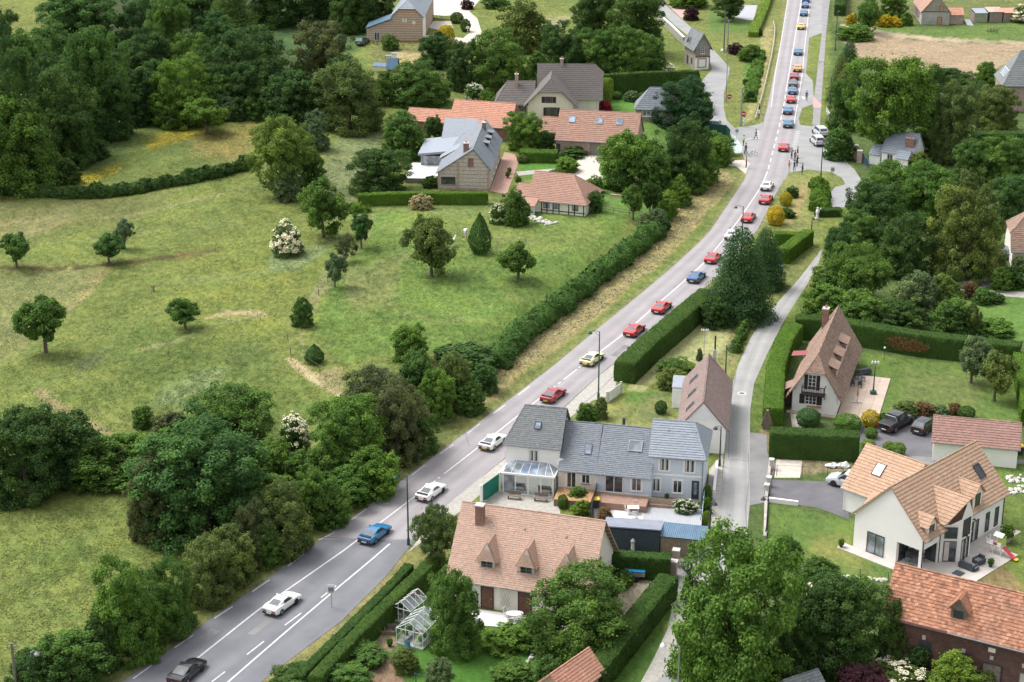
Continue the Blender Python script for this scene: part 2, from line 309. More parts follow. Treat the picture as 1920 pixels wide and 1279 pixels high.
# ================================================================ GROUND
PAL['ground'] = ('ground',)
def in_poly(px, py, poly):
    inside = np.zeros(px.shape, bool); n = len(poly)
    dist = np.full(px.shape, 1e9)
    for i in range(n):
        x0, y0 = poly[i]; x1, y1 = poly[(i+1) % n]
        c = ((y0 > py) != (y1 > py)) & (px < (x1-x0) * (py-y0) / ((y1-y0) if y1 != y0 else 1e-9) + x0)
        inside ^= c
        dx, dy = x1-x0, y1-y0; L = dx*dx + dy*dy + 1e-9
        t = np.clip(((px-x0)*dx + (py-y0)*dy) / L, 0, 1)
        dist = np.minimum(dist, np.hypot(px - x0 - t*dx, py - y0 - t*dy))
    return np.where(inside, dist, -dist)
MEADOW = (.142,.170,.052)
ZONES = [  # polygon in photograph pixels, colour, softness px, texture strength
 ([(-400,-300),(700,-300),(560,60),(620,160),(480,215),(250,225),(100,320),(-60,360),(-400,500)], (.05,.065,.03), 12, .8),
 ([(-300,-200),(120,-200),(95,20),(90,60),(0,100),(-300,120)], (.16,.17,.05), 8, .8),
 ([(470,30),(600,-30),(720,-30),(700,60),(640,120),(560,110)], (.07,.11,.045), 12, .8),
 ([(-40,350),(60,305),(110,280),(240,228),(330,220),(480,213),(600,220),(560,270),(480,310),(250,356)], (.13,.155,.05), 12, .9),
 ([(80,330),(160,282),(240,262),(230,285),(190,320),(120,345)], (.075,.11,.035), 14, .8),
 ([(110,346),(150,325),(225,308),(215,330),(170,346)], (.33,.27,.035), 12, 1.4),
 ([(270,268),(300,250),(350,238),(385,245),(330,268),(285,283)], (.32,.26,.04), 12, 1.4),
 ([(370,262),(480,215),(600,225),(520,270),(430,300),(360,290)], (.24,.20,.075), 22, .9),
 ([(-40,372),(200,370),(330,358),(300,392),(120,440),(-40,450)], (.155,.155,.06), 18, .8),
 ([(-40,425),(60,400),(150,378),(130,420),(40,450),(-40,470)], (.20,.18,.085), 14, .9),
 ([(-40,505),(190,500),(140,560),(110,600),(40,650),(-40,700)], (.18,.18,.075), 20, .8),
 ([(195,502),(205,510),(130,590),(105,590)], (.26,.22,.11), 8, .9),
 ([(-10,498),(110,501),(230,490),(330,478),(420,462),(420,468),(330,484),(230,498),(110,508),(-10,505)], (.10,.085,.04), 3, .9),
 ([(330,478),(420,462),(500,455),(420,470),(340,486)], (.17,.13,.06), 5, 1.0),
 ([(420,450),(640,470),(560,560),(520,640),(330,640),(280,560)], (.165,.18,.05), 40, 1.0),
 ([(150,660),(330,600),(420,640),(560,700),(640,800),(400,830),(250,760)], (.115,.145,.042), 40, 1.0),
 ([(300,730),(420,690),(420,740),(330,775),(280,770)], (.16,.19,.085), 25, 1.2),
 ([(380,596),(430,582),(500,586),(502,594),(430,590),(385,602)], (.33,.28,.17), 4, .7),
 ([(60,735),(80,730),(140,775),(210,810),(200,822),(120,785)], (.25,.21,.11), 7, .8),
 ([(535,672),(548,672),(590,700),(640,735),(645,748),(605,728),(560,700)], (.42,.34,.21), 3, .7),
 ([(600,700),(640,690),(640,740),(610,725)], (.28,.24,.13), 8, .8),
 ([(575,560),(640,470),(660,470),(600,560),(560,600)], (.20,.19,.09), 7, .8),
 ([(700,385),(940,385),(1180,405),(1160,440),(1060,540),(930,650),(820,650),(640,680),(580,600),(640,500),(680,440)], (.120,.172,.045), 14, 1.0),
 ([(800,395),(1000,420),(1130,420),(1100,470),(900,480),(720,430)], (.155,.185,.055), 24, .9),
 ([(640,500),(760,480),(740,560),(660,580)], (.17,.18,.07), 20, 1.0),
 ([(640,250),(720,240),(700,360),(650,400),(600,420),(580,350)], (.17,.185,.09), 14, 1.1),
 ([(700,370),(930,385),(940,410),(700,400)], (.15,.175,.06), 8, .9),
 ([(730,190),(880,190),(960,215),(860,218),(760,215)], (.12,.18,.045), 6, .8),
 ([(700,80),(800,70),(900,130),(800,200),(700,180)], (.15,.145,.06), 12, 1.0),
 ([(740,95),(790,100),(775,125),(740,125)], (.34,.27,.15), 7, 1.0),
 ([(900,-60),(1060,-60),(1060,60),(960,120),(905,85),(890,30)], (.15,.165,.05), 8, .9),
 ([(1020,30),(1070,30),(1050,60),(1020,60)], (.27,.24,.13), 8, .8),
 ([(1075,195),(1330,195),(1330,205),(1250,330),(1060,330),(1040,300)], (.10,.165,.04), 6, .7),
 ([(1110,178),(1215,180),(1230,205),(1110,205)], (.10,.20,.04), 4, .4),
 ([(970,300),(1045,300),(1080,330),(1045,345),(975,330)], (.09,.19,.035), 3, .4),
 ([(1100,340),(1220,350),(1230,400),(1200,410),(1110,400)], (.11,.18,.045), 5, .6),
 # banks west of the road
 ([(1345,300),(1396,318),(1385,350),(1300,430),(1220,500),(1130,590),(1040,670),(960,735),(850,820),(770,880),(700,930),(640,960),(560,1020),(480,1080),(400,1130),(300,1210),(200,1300),(120,1300),(240,1210),(400,1100),(540,1000),(700,890),(800,790),(930,690),(1060,560),(1200,470),(1270,400),(1330,320)], (.150,.158,.058), 4, .9),
 ([(1342,312),(1382,334),(1316,412),(1262,474),(1188,534),(1102,610),(1024,670),(958,714),(925,690),(1000,612),(1090,530),(1190,462),(1262,398)], (.285,.245,.125), 7, 1.3),
 ([(930,700),(985,690),(930,745),(860,775),(815,805),(800,800),(850,750)], (.33,.27,.14), 9, .9),
 ([(745,885),(800,800),(790,850),(740,900)], (.27,.23,.11), 9, .9),
 ([(1382,352),(1390,352),(1268,500),(1140,612),(1060,674),(1010,710),(985,722),(1112,608),(1252,490)], (.13,.165,.05), 5, .9),
 # bank between the two lanes at the top
 ([(1240,-60),(1480,-60),(1474,20),(1450,160),(1436,215),(1400,236),(1375,240),(1357,215),(1357,160),(1368,128),(1330,80),(1300,40)], (.17,.18,.06), 5, .9),
 ([(1420,60),(1450,40),(1448,80),(1428,170),(1410,225),(1395,232),(1412,170),(1430,100)], (.30,.26,.13), 5, 1.0),
 ([(1395,110),(1425,80),(1422,140),(1405,190),(1395,180)], (.10,.17,.045), 5, 1.0),
 ([(1330,20),(1410,20),(1412,60),(1330,62)], (.11,.17,.045), 4, .5),
 # east side
 ([(1500,-200),(2500,-200),(2500,1500),(1200,1500),(1330,1020),(1420,760),(1560,480),(1610,330),(1545,240),(1560,80)], (.085,.115,.04), 8, .8),
 ([(1572,70),(1610,60),(1700,72),(1820,80),(2200,70),(2200,160),(1880,125),(1800,160),(1640,130),(1600,100)], (.30,.225,.16), 7, .7),
 ([(1575,45),(1700,58),(1920,66),(2300,60),(2300,82),(1850,80),(1720,74),(1600,66)], (.42,.33,.25), 4, .35),
 ([(1640,45),(1780,52),(1930,40),(2300,30),(2300,70),(1850,78),(1740,68),(1640,58)], (.12,.165,.05), 5, 1.0),
 ([(1560,-60),(2300,-60),(2300,30),(1930,38),(1640,44),(1560,40)], (.14,.15,.06), 6, 1.0),
 ([(1680,540),(2100,540),(2100,640),(1900,640),(1800,610)], (.11,.18,.045), 5, .6),
 ([(1620,660),(1930,690),(1930,790),(1820,800),(1640,780)], (.115,.165,.045), 5, .8),
 ([(1700,690),(1860,700),(1840,760),(1700,750)], (.145,.17,.06), 25, .8),
 ([(1600,880),(1930,850),(1930,930),(1600,930)], (.12,.165,.045), 5, .7),
 ([(1440,945),(1700,1000),(1700,1090),(1440,1090),(1430,1000)], (.105,.155,.042), 5, .7),
 ([(1520,1000),(1600,1010),(1640,1080),(1520,1050)], (.19,.19,.06), 18, .7),
 ([(1860,930),(2100,930),(2100,1140),(1860,1110),(1830,1080)], (.13,.165,.045), 5, .8),
 ([(1830,1080),(1880,1060),(1920,1100),(1900,1130)], (.22,.17,.09), 12, .9),
 ([(1440,560),(1545,420),(1520,330),(1580,330),(1580,345),(1545,400),(1530,480),(1440,600),(1390,690),(1360,780),(1350,860),(1340,820),(1352,700),(1390,620)], (.17,.175,.065), 5, 1.0),
 ([(1480,320),(1550,325),(1530,400),(1520,440),(1480,430),(1450,420),(1425,440),(1430,410),(1460,370)], (.20,.20,.075), 6, .9),
 ([(1500,350),(1520,340),(1500,400),(1480,420),(1480,400)], (.33,.26,.13), 5, .9),
 ([(1340,600),(1400,560),(1480,500),(1440,570),(1390,640),(1370,700),(1350,770),(1340,700)], (.22,.20,.09), 6, 1.0),
 ([(1290,600),(1375,610),(1360,650),(1330,690),(1265,690),(1200,735),(1180,728),(1240,670)], (.35,.33,.16), 6, .7),
 ([(1130,750),(1250,745),(1275,800),(1140,805),(1100,790)], (.20,.20,.075), 4, .8),
 ([(1180,735),(1255,740),(1250,760),(1170,755)], (.11,.17,.045), 4, .8),
 ([(1050,770),(1110,745),(1120,790),(1070,800)], (.14,.16,.06), 4, .8),
 # verge and garden of the tan roofed house
 ([(478,1290),(640,1120),(770,1035),(800,1010),(830,970),(860,950),(840,1040),(700,1150),(600,1290)], (.185,.175,.07), 4, .9),
 ([(640,1290),(740,1170),(800,1060),(850,1040),(900,1160),(1240,1160),(1260,1290)], (.075,.135,.032), 5, .6),
 ([(780,1190),(1000,1190),(980,1290),(770,1290)], (.07,.155,.028), 5, .45),
 ([(640,1212),(735,1160),(745,1215),(700,1235),(650,1230)], (.32,.24,.16), 4, .6),
 ([(690,1255),(740,1225),(760,1290),(680,1290)], (.26,.17,.12), 4, .6),
 ([(1130,1050),(1250,1055),(1260,1085),(1180,1180),(1130,1170)], (.36,.31,.24), 5, .6),
 ([(1255,1090),(1268,1090),(1270,1120),(1230,1200),(1160,1290),(1130,1290),(1200,1200)], (.08,.14,.03), 4, .8),
 ([(1205,750),(1250,735),(1260,770),(1240,800),(1200,790)], (.16,.17,.07), 5, .8),
 ([(1420,800),(1440,790),(1450,850),(1420,850)], (.20,.16,.09), 5, .9),
 ([(1380,770),(1415,700),(1450,640),(1500,560),(1520,540),(1440,790),(1400,830)], (.12,.155,.045), 4, .9),
 ([(1455,860),(1600,865),(1600,885),(1455,890)], (.27,.22,.14), 5, .9),
 ([(900,830),(945,860),(930,900),(870,900)], (.25,.24,.10), 5, .9),
]
def trk(pts, w, c, soft=3, tex=.9):
    up = [(x-w/2, y-w/3) for x, y in pts]; dn = [(x+w/2, y+w/3) for x, y in pts[::-1]]; ZONES.append((up+dn, c, soft, tex))
for t_ in [[(-10,590),(60,540),(135,503)],[(10,612),(80,560),(152,514)],[(-10,650),(70,592),(165,522)],[(30,660),(95,600),(178,530)],[(560,640),(600,560),(640,500),(690,440),(700,400)],[(150,762),(260,803),(400,832)],[(590,700),(570,660),(556,620)],[(0,330),(120,420),(260,400),(480,350)],[(250,660),(330,640),(430,600),(520,590)]]: trk(t_, 5, (.20,.192,.085))
for t_ in [[(880,500),(960,560),(1040,560)],[(740,430),(860,440),(1000,450)],[(700,560),(800,600),(920,600)],[(300,530),(420,520),(560,500)],[(150,450),(300,430),(460,420)]]: trk(t_, 14, (.165,.185,.065), 9)
ZONES += [([(500,490),(520,470),(580,465),(610,450),(640,448),(600,480),(560,505),(510,510)], (.15,.18,.085), 8, 1.3), ([(130,690),(170,662),(205,655),(195,680),(150,700)], (.115,.13,.06), 9, 1.3), ([(400,640),(470,640),(520,680),(440,690)], (.10,.13,.042), 14, 1.1), ([(850,520),(900,510),(930,540),(870,550)], (.10,.15,.04), 10, 1.0), ([(1010,480),(1090,470),(1080,500),(1010,505)], (.10,.15,.04), 10, 1.0), ([(60,1040),(160,1010),(190,1060),(90,1090)], (.11,.14,.04), 12, 1.1)]
def make_ground():
    ys = [8, 40, 70, 90, 105, 115, 122]
    y = 127.0
    while y < 480: ys.append(y); y += .42 + max(0, y-130) * .0024
    st = 2.0
    while y < 5000: ys.append(y); st *= 1.22; y += st
    ys = np.array(ys)
    core = np.linspace(-1, 1, 561); ext = 1 + np.cumsum(.02 * 1.35 ** np.arange(16))
    us = np.concatenate([-ext[::-1], core, ext])
    half = np.maximum(ys * .292 + 8, 40)
    X = us[None, :] * half[:, None]; Yg = np.repeat(ys[:, None], len(us), 1)
    Z = hgt(X, Yg)
    # keep everything beyond the houses level far away
    far = ss(Yg, 520, 700); Z = Z * (1 - far)
    px, py = PR(X.ravel(), Yg.ravel(), Z.ravel())
    py = np.where(Yg.ravel() < 60, 2500, py)
    n = len(px); col = np.empty((n, 4), np.float32); col[:, :3] = MEADOW; col[:, 3] = .9
    # broad tone changes of the grassland itself
    xx, yy = X.ravel(), Yg.ravel()
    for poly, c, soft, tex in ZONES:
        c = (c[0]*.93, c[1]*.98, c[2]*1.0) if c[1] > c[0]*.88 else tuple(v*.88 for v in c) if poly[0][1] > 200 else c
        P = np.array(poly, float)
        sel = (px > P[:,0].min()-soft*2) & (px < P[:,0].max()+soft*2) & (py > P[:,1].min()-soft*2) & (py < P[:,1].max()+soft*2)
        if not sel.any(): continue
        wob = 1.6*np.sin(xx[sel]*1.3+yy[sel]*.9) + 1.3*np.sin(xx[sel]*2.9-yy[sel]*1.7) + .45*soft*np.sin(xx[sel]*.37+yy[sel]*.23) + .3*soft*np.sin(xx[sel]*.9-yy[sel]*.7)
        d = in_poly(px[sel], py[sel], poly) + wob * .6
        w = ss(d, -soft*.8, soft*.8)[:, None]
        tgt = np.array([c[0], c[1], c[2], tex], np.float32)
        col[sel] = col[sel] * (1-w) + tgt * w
    # dusty strip along both road edges
    d1 = xl(yy) - xx; d2 = xx - xr(yy)
    w = (ss(-d1, -1.4, -.1) * (d1 > -2) * .45 + ss(-d2, -1.0, -.1) * (d2 > -2) * .4)[:, None]
    w = np.clip(w, 0, .5) * ((yy > 120) & (yy < 480))[:, None]
    col[:, :3] = col[:, :3] * (1-w) + np.array([.25,.21,.13]) * w
    nr, nc = X.shape; idx = np.arange(nr*nc).reshape(nr, nc)
    F = np.stack([idx[:-1,:-1], idx[:-1,1:], idx[1:,1:], idx[1:,:-1]], -1).reshape(-1, 4)
    V = np.stack([X.ravel(), Yg.ravel(), Z.ravel()], 1)
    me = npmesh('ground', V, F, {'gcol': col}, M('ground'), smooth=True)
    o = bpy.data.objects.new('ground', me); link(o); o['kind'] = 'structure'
    return o
ground = make_ground()

# ================================================================ ROADS AND PAVED SURFACES
PAL['road_old'] = ('asphalt', (.305,.286,.293), (.262,.245,.253), 4)
PAL['road_new'] = ('asphalt', (.185,.188,.204), (.150,.154,.170), 4)
PAL['lane_grey'] = ('asphalt', (.33,.325,.315), (.265,.265,.26), 2)
plain('junction', (.31,.31,.305), (.245,.247,.25), .35, .9, .2, lo=.3, hi=.7)
plain('drive_dark', (.145,.142,.152), (.105,.103,.112), .5, .85, .2, lo=.3, hi=.7)
plain('drive_grey', (.24,.235,.23), (.165,.165,.165), .4, .9, .2, lo=.3, hi=.7)
plain('gravel', (.43,.41,.37), (.31,.29,.26), 2.2, .95, .5, lo=.3, hi=.7)
plain('gravel_pale', (.56,.52,.46), (.43,.39,.34), 1.6, .95, .5, lo=.3, hi=.7)
plain('gravel_blue', (.43,.44,.46), (.30,.31,.33), 6, .95, .5, lo=.3, hi=.7)
plain('path_grey', (.28,.27,.275), (.22,.215,.22), .6, .9, .2)
plain('pink_path', (.48,.30,.28), (.42,.28,.27), .8, .9, .2)
plain('pale_green_path', (.42,.50,.46), (.36,.44,.41), .8, .9, .1)
plain('kerbstone', (.45,.43,.40), (.34,.32,.30), 1.5, .9, .3)
plain('marking', (.70,.69,.68), (.44,.43,.43), 3.5, .7, .1, lo=.25, hi=.75)
plain('tan_paving', (.52,.42,.345), (.45,.36,.29), .7, .8, .1)
plain('beige_terrace', (.55,.51,.465), (.48,.44,.40), .5, .75, .05)
plain('white_terrace', (.72,.70,.68), (.60,.58,.56), .5, .75, .05)
plain('brick_terrace', (.44,.27,.22), (.36,.22,.18), 2.0, .85, .3)
plain('brown_deck', (.33,.21,.16), (.27,.17,.13), 1.5, .8, .2)
plain('rough_stone', (.47,.43,.39), (.30,.27,.24), 1.2, .95, .5)
def strip(name, lpts, rpts, mat, z, step=5.0, ymin=None, ymax=None):
    L = sorted(lpts, key=lambda p: -p[1]); Rr = sorted(rpts, key=lambda p: -p[1])
    y1 = min(L[0][1], Rr[0][1]) if ymax is None else ymax; y0 = max(L[-1][1], Rr[-1][1]) if ymin is None else ymin
    n = max(2, int((y1-y0)/step)); yy = np.linspace(y1, y0, n+1)
    la = np.array(L)[::-1]; ra = np.array(Rr)[::-1]
    xa = np.interp(yy, la[:,1], la[:,0]); xb = np.interp(yy, ra[:,1], ra[:,0])
    V = []; F = []; UVs = []; K = 6; dist = 0; prev = None
    for i in range(n+1):
        a = U(xa[i], yy[i]); b = U(xb[i], yy[i]); mid = ((a[0]+b[0])/2, (a[1]+b[1])/2)
        if prev: dist += math.hypot(mid[0]-prev[0], mid[1]-prev[1])
        prev = mid
        for k in range(K+1):
            u = k/K; V.append((a[0]+(b[0]-a[0])*u, a[1]+(b[1]-a[1])*u, z)); UVs.append((u, dist))
    for i in range(n):
        for k in range(K):
            q = i*(K+1)+k; F.append((q, q+1, q+K+2, q+K+1))
    me = npmesh(name, V, F, None, M(mat))
    uv = me.uv_layers.new(name='UVMap'); vi = np.empty(len(me.loops), np.int32); me.loops.foreach_get('vertex_index', vi)
    uv.data.foreach_set('uv', np.array(UVs, np.float32)[vi].ravel())
    o = bpy.data.objects.new(name, me); link(o); o['kind'] = 'structure'; return o
SEAM = 1012
road = strip('road', LEFT_PX, RIGHT_PX, 'road_old', .030, ymax=SEAM)
road2 = strip('resurfaced_road', LEFT_PX, RIGHT_PX, 'road_new', .030, ymin=SEAM)
LANE_L = [(1538,470),(1534,477),(1495,527),(1468,556),(1441,588),(1408,632),(1384,685),(1366,743),(1361,783),(1359,860),(1354,900),(1344,1001),(1315,1040),(1268,1110),(1256,1170),(1228,1230),(1196,1290),(1150,1370)]
LANE_R = [(1542,470),(1535,494),(1515,531),(1490,570),(1468,605),(1438,665),(1414,719),(1407,766),(1406,810),(1406,944),(1401,1001),(1388,1060),(1370,1130),(1340,1200),(1310,1260),(1290,1320),(1270,1370)]
lane = strip('side_lane', LANE_L, LANE_R, 'lane_grey', .026)
def sheet(name, px, mat, z, h=0.0, parent=None, kind='structure'):
    """flat paved area; px in photograph pixels at ground level; h>0 gives a raised slab"""
    p = [G(*q) for q in px]; zz = max(q[2] for q in p)
    mb = MB()
    if h > 0: mb.prism([(q[0], q[1]) for q in p][::-1], zz - .3, zz + h)
    else: mb.face(*[(q[0], q[1], zz + z) for q in p][::-1])
    me = bpy.data.meshes.new(name); me.from_pydata(mb.v, [], mb.f); me.update()
    import bmesh
    bm = bmesh.new(); bm.from_mesh(me); bmesh.ops.recalc_face_normals(bm, faces=bm.faces)
    for f in bm.faces:
        if h <= 0 and f.normal.z < 0: f.normal_flip()
    bm.to_mesh(me); bm.free(); me.materials.append(M(mat))
    o = bpy.data.objects.new(name, me); link(o, parent)
    if kind: o['kind'] = kind
    return o
sheet('junction_pavement', [(1421,431),(1426,420),(1430,412)], 'junction', .02) if False else None
sheet('junction_pavement', [(1497,222),(1500,234),(1522,237),(1540,236),(1556,262),(1572,285),(1588,305),(1603,319),(1620,346),(1592,388),(1545,392),(1551,366),(1566,351),(1585,346),(1579,334),(1559,323),(1515,318),(1478,325),(1470,340),(1478,300),(1487,252)], 'junction', .018)
sheet('roadside_apron', [(1505,-60),(1540,-60),(1543,0),(1541,62),(1517,71),(1511,138),(1524,152),(1526,195),(1504,203),(1497,224),(1486,236),(1500,150),(1510,60)], 'junction', .022)
sheet('footpath', [(1542,-60),(1556,-60),(1556,0),(1549,62),(1541,180),(1537,236),(1523,236),(1527,180),(1534,120),(1541,62)], 'path_grey', .026)
sheet('pink_crossing', [(1525,180),(1541,197),(1539,203),(1524,201)], 'pink_path', .030)
sheet('west_lane', [(1180,-60),(1212,-60),(1238,0),(1262,22),(1300,55),(1332,87),(1354,111),(1369,128),(1364,151),(1357,175),(1357,202),(1362,225),(1377,240),(1414,235),(1440,228),(1430,262),(1418,300),(1403,320),(1391,285),(1371,255),(1362,240),(1334,236),(1330,222),(1330,192),(1317,170),(1317,151),(1335,130),(1328,104),(1300,75),(1262,45),(1225,6)], 'junction', .014)
sheet('gravel_path', [(1340,303),(1394,300),(1406,306),(1398,326),(1380,312),(1345,311)], 'gravel_pale', .018)
sheet('cycle_path', [(1371,252),(1380,256),(1392,275),(1390,287),(1379,289),(1371,276)], 'pale_green_path', .022)
sheet('lay_by', [(838,946),(905,893),(960,848),(962,870),(915,915),(880,945),(800,1010),(765,1036)], 'gravel', .018)
sheet('gravel_shoulder', [(1060,763),(1117,710),(1152,682),(1160,700),(1150,740),(1110,752),(1060,790),(1040,800)], 'gravel', .020)
sheet('lane_apron', [(1405,811),(1437,815),(1438,846),(1445,862),(1455,870),(1447,900),(1437,942),(1406,948)], 'drive_grey', .022)
sheet('side_lane_kerb', [(1330,880),(1356,850),(1352,940),(1343,1003),(1320,1003)], 'gravel', .012)
# short bank and churchyard lane on the far right
sheet('estate_drive', [(1700,512),(1760,535),(1840,522),(1880,500),(1935,495),(1935,545),(1850,538),(1790,548),(1700,528)], 'drive_grey', .016)
sheet('stone_path', [(1840,545),(1935,548),(1935,560),(1850,553)], 'gravel', .020)
sheet('black_car_drive', [(1612,800),(1640,806),(1665,782),(1735,780),(1750,795),(1755,860),(1700,862),(1640,850),(1612,830)], 'drive_dark', .016)
sheet('garage_apron', [(1640,850),(1752,858),(1920,862),(1925,870),(1740,872),(1650,862)], 'drive_grey', .020)
sheet('white_house_drive', [(1443,900),(1550,903),(1580,904),(1590,930),(1592,975),(1560,962),(1530,952),(1495,947),(1443,940)], 'drive_dark', .018)
sheet('gravel_bay', [(1456,862),(1504,864),(1500,896),(1452,896)], 'gravel_pale', .014)
sheet('stone_walk', [(1480,765),(1484,790),(1487,820),(1520,830),(1505,800),(1490,770)], 'rough_stone', .018)
sheet('gravel_forecourt', [(895,975),(905,945),(935,920),(1045,935),(1050,960),(1052,985),(930,985)], 'gravel', .018)
sheet('yard_gravel', [(1110,940),(1135,938),(1322,955),(1322,992),(1240,1000),(1118,990)], 'gravel_blue', .014)
sheet('paved_yard', [(1152,950),(1210,956),(1202,985),(1150,975)], 'white_terrace', .022)
sheet('patio_slabs', [(880,1140),(1090,1170),(1080,1195),(1000,1180),(890,1172)], 'white_terrace', .016)
sheet('access_path', [(1262,1048),(1318,1046),(1312,1090),(1268,1120),(1262,1085)], 'drive_grey', .030)
sheet('farm_yard', [(805,-5),(870,0),(862,28),(835,30),(800,28)], 'gravel_pale', .02)
sheet('farm_track', [(905,-30),(925,-30),(893,8),(880,22),(895,35),(903,60),(905,72),(885,82),(850,78),(800,80),(795,66),(840,68),(868,72),(882,60),(874,40),(860,25),(872,12)], 'gravel_pale', .022)
sheet('gravel_patch', [(812,40),(845,40),(850,52),(820,56),(803,52)], 'gravel_pale', .02)
sheet('drive_by_barn', [(1092,287),(1130,288),(1122,320),(1140,345),(1118,342),(1080,345),(1070,325)], 'gravel_pale', .02)
sheet('garden_path', [(968,322),(1045,316),(1080,322),(1080,327),(1040,322),(972,330)], 'gravel', .024)
sheet('brick_terrace', [(918,358),(946,285),(965,290),(972,305),(950,365)], 'brick_terrace', .02)
sheet('car_park_patch', [(1395,10),(1420,10),(1414,38),(1402,38),(1372,30)], 'gravel_blue', .02)
sheet('red_drive', [(1235,-10),(1262,12),(1285,18),(1280,36),(1262,20)], 'pink_path', .02)

# painted markings, each its own strip on the road
def stripe(name, a, b, w, parent, z=.036, ext=0):
    p = Vector(U(*a)); q = Vector(U(*b)); d = (q-p).normalized(); n = Vector((-d.y, d.x)) * w/2
    mb = MB(); mb.face((p.x+n.x,p.y+n.y,z),(p.x-n.x,p.y-n.y,z),(q.x-n.x,q.y-n.y,z),(q.x+n.x,q.y+n.y,z))
    return mb.build(name, 'marking', parent)
def pline(name, pts, w, parent, z=.036, off=0, mat='marking'):
    P = [Vector(U(*p)) for p in pts]; mb = MB(); pr = []
    for i, p in enumerate(P):
        d = (P[min(i+1, len(P)-1)] - P[max(i-1, 0)]).normalized(); n = Vector((-d.y, d.x))
        pr.append((p + n*(off+w/2), p + n*(off-w/2)))
    for (a, b), (c, d) in zip(pr[:-1], pr[1:]): mb.face((a.x,a.y,z),(b.x,b.y,z),(d.x,d.y,z),(c.x,c.y,z))
    return mb.build(name, mat, parent)
cpts = np.array(sorted(CENT_PX, key=lambda p: p[1]), float)
def cx_at(y): return float(np.interp(y, cpts[:,1], cpts[:,0]))
def cseg(y0, y1, n=10): return [(cx_at(y), y) for y in np.linspace(y0, y1, n)]
pline('centre_line', cseg(-60, 172, 12), .17, road)
for y in np.arange(178, 318, 13.2): pline('centre_dash', cseg(y, y+7.5, 3), .17, road)
pline('centre_line', cseg(322, 690, 26), .17, road)
pline('centre_line', cseg(693, 712, 3), .17, road)
for y in (717, 724.5): pline('centre_dash', cseg(y, y+3.5, 2), .17, road)
pline('centre_line', cseg(735, 889, 10), .17, road)
for y in (895, 901.5, 908, 914.5, 921): pline('centre_dash', cseg(y, y+3.2, 2), .17, road)
pline('centre_line', cseg(929, SEAM-1, 6), .17, road)
pline('centre_line', cseg(SEAM, 1285, 14), .17, road2)
for a, b in [((247,1271),(283,1245)),((325,1213),(360,1189)),((399,1158),(433,1136)),((470,1108),(502,1086)),((537,1060),(567,1038)),((175,1322),(207,1299))]: stripe('edge_dash', (a[0]+3,a[1]+2), (b[0]+3,b[1]+2), .16, road2)
for a, b in [((595,1017-6),(624,997)),((657,973),(684,953)),((714,929),(740,911)),((770,889),(795,870)),((823,849),(847,832)),((874,811),(897,793)),((922,774),(944,758)),((969,739),(990,723))]: stripe('edge_dash', (a[0]+3,a[1]+2), (b[0]+3,b[1]+2), .16, road)
pline('edge_line', [(410,1293),(428,1279),(534,1187),(640,1097),(700,1047),(731,1020)], .17, road2)
for a, b in [((377,1301),(350,1322)),((397,1279),(422,1260)),((463,1228),(495,1203)),((534,1173),(565,1150)),((602,1121),(630,1099))]: stripe('lane_dash', a, b, .14, road2)
pline('edge_line', [(1488,236),(1496,190),(1504,141),(1510,77),(1516,27),(1519,0),(1524,-60)], .15, road)
pline('edge_line', [(1446,141+60),(1453,141),(1464,81),(1477,0),(1484,-60)], .12, road)
for i in range(11):
    y = 247 + i*3.6; x = 1496 - i*.85
    stripe('crossing_bar', (x-4.2, y), (x+4.2, y), .32, road, .040) if i < 1 else stripe('crossing_bar', (x-4.2, y), (x+4.2, y), .32, road, .040)
for i in range(5):
    y = 246.5 + i*3.4; x = 1422.5 - i*.5
    stripe('crossing_bar', (x-3.2, y), (x+3.2, y), .34, road, .040)
stripe('stop_bar', (1398,262), (1409,260), .25, road, .040); stripe('stop_bar', (1553,321),(1562,321), .25, road, .040)
stripe('white_panel', (1504,184), (1509,184), 2.2, road, .040)
plain('tar', (.09,.09,.095), (.13,.13,.135), 3)
pline('tar_seam', [(599,1008),(640,1010),(690,1013),(736,1018)], .12, road2, .037, mat='tar')
for q_ in ([(1084,765),(1118,738),(1150,706)],[(905,893),(950,857),(985,828)],[(860,800),(872,812),(880,838)],[(1010,712),(1030,722),(1052,735)],[(1340,470),(1300,505),(1262,540)],[(1440,160),(1436,200),(1430,240)]): pline('tar_seam', q_, .05, road, .037, mat='tar')
for q_ in ([(1403,850),(1405,900),(1398,950),(1400,1000)],[(1362,862),(1385,863),(1405,865)],[(1380,700),(1372,745),(1368,800),(1366,860)]): pline('tar_seam', q_, .05, lane, .037, mat='tar')
for a_, b_, w_ in (((470,1190),(520,1150),.7),((380,1200),(405,1181),1.0),((1150,668),(1175,648),.8),((1480,160),(1481,152),1.2)): stripe('asphalt_patch', a_, b_, w_, road, .033).data.materials[0] = M('drive_grey')
sheet('lane_gravel', [(1262,1130),(1312,1130),(1296,1195),(1262,1245),(1215,1295),(1190,1300),(1226,1235),(1252,1180)], 'gravel', .031)
# ring cover on the side lane
mb = MB(); c = U(1391,738)
for k in range(24):
    a0 = 2*math.pi*k/24; a1 = 2*math.pi*(k+1)/24
    mb.face(*[(c[0]+r*math.cos(a), c[1]+r*math.sin(a), .034) for r, a in ((.34,a0),(.52,a0),(.52,a1),(.34,a1))])
mb.build('manhole_ring', 'marking', lane)
plain('manhole_iron', (.16,.16,.165), (.11,.11,.11), 3)
mb = MB(); mb.prism([(c[0]+.33*math.cos(2*math.pi*k/20), c[1]+.33*math.sin(2*math.pi*k/20)) for k in range(20)], .02, .033); mb.build('manhole_cover', 'manhole_iron', lane)

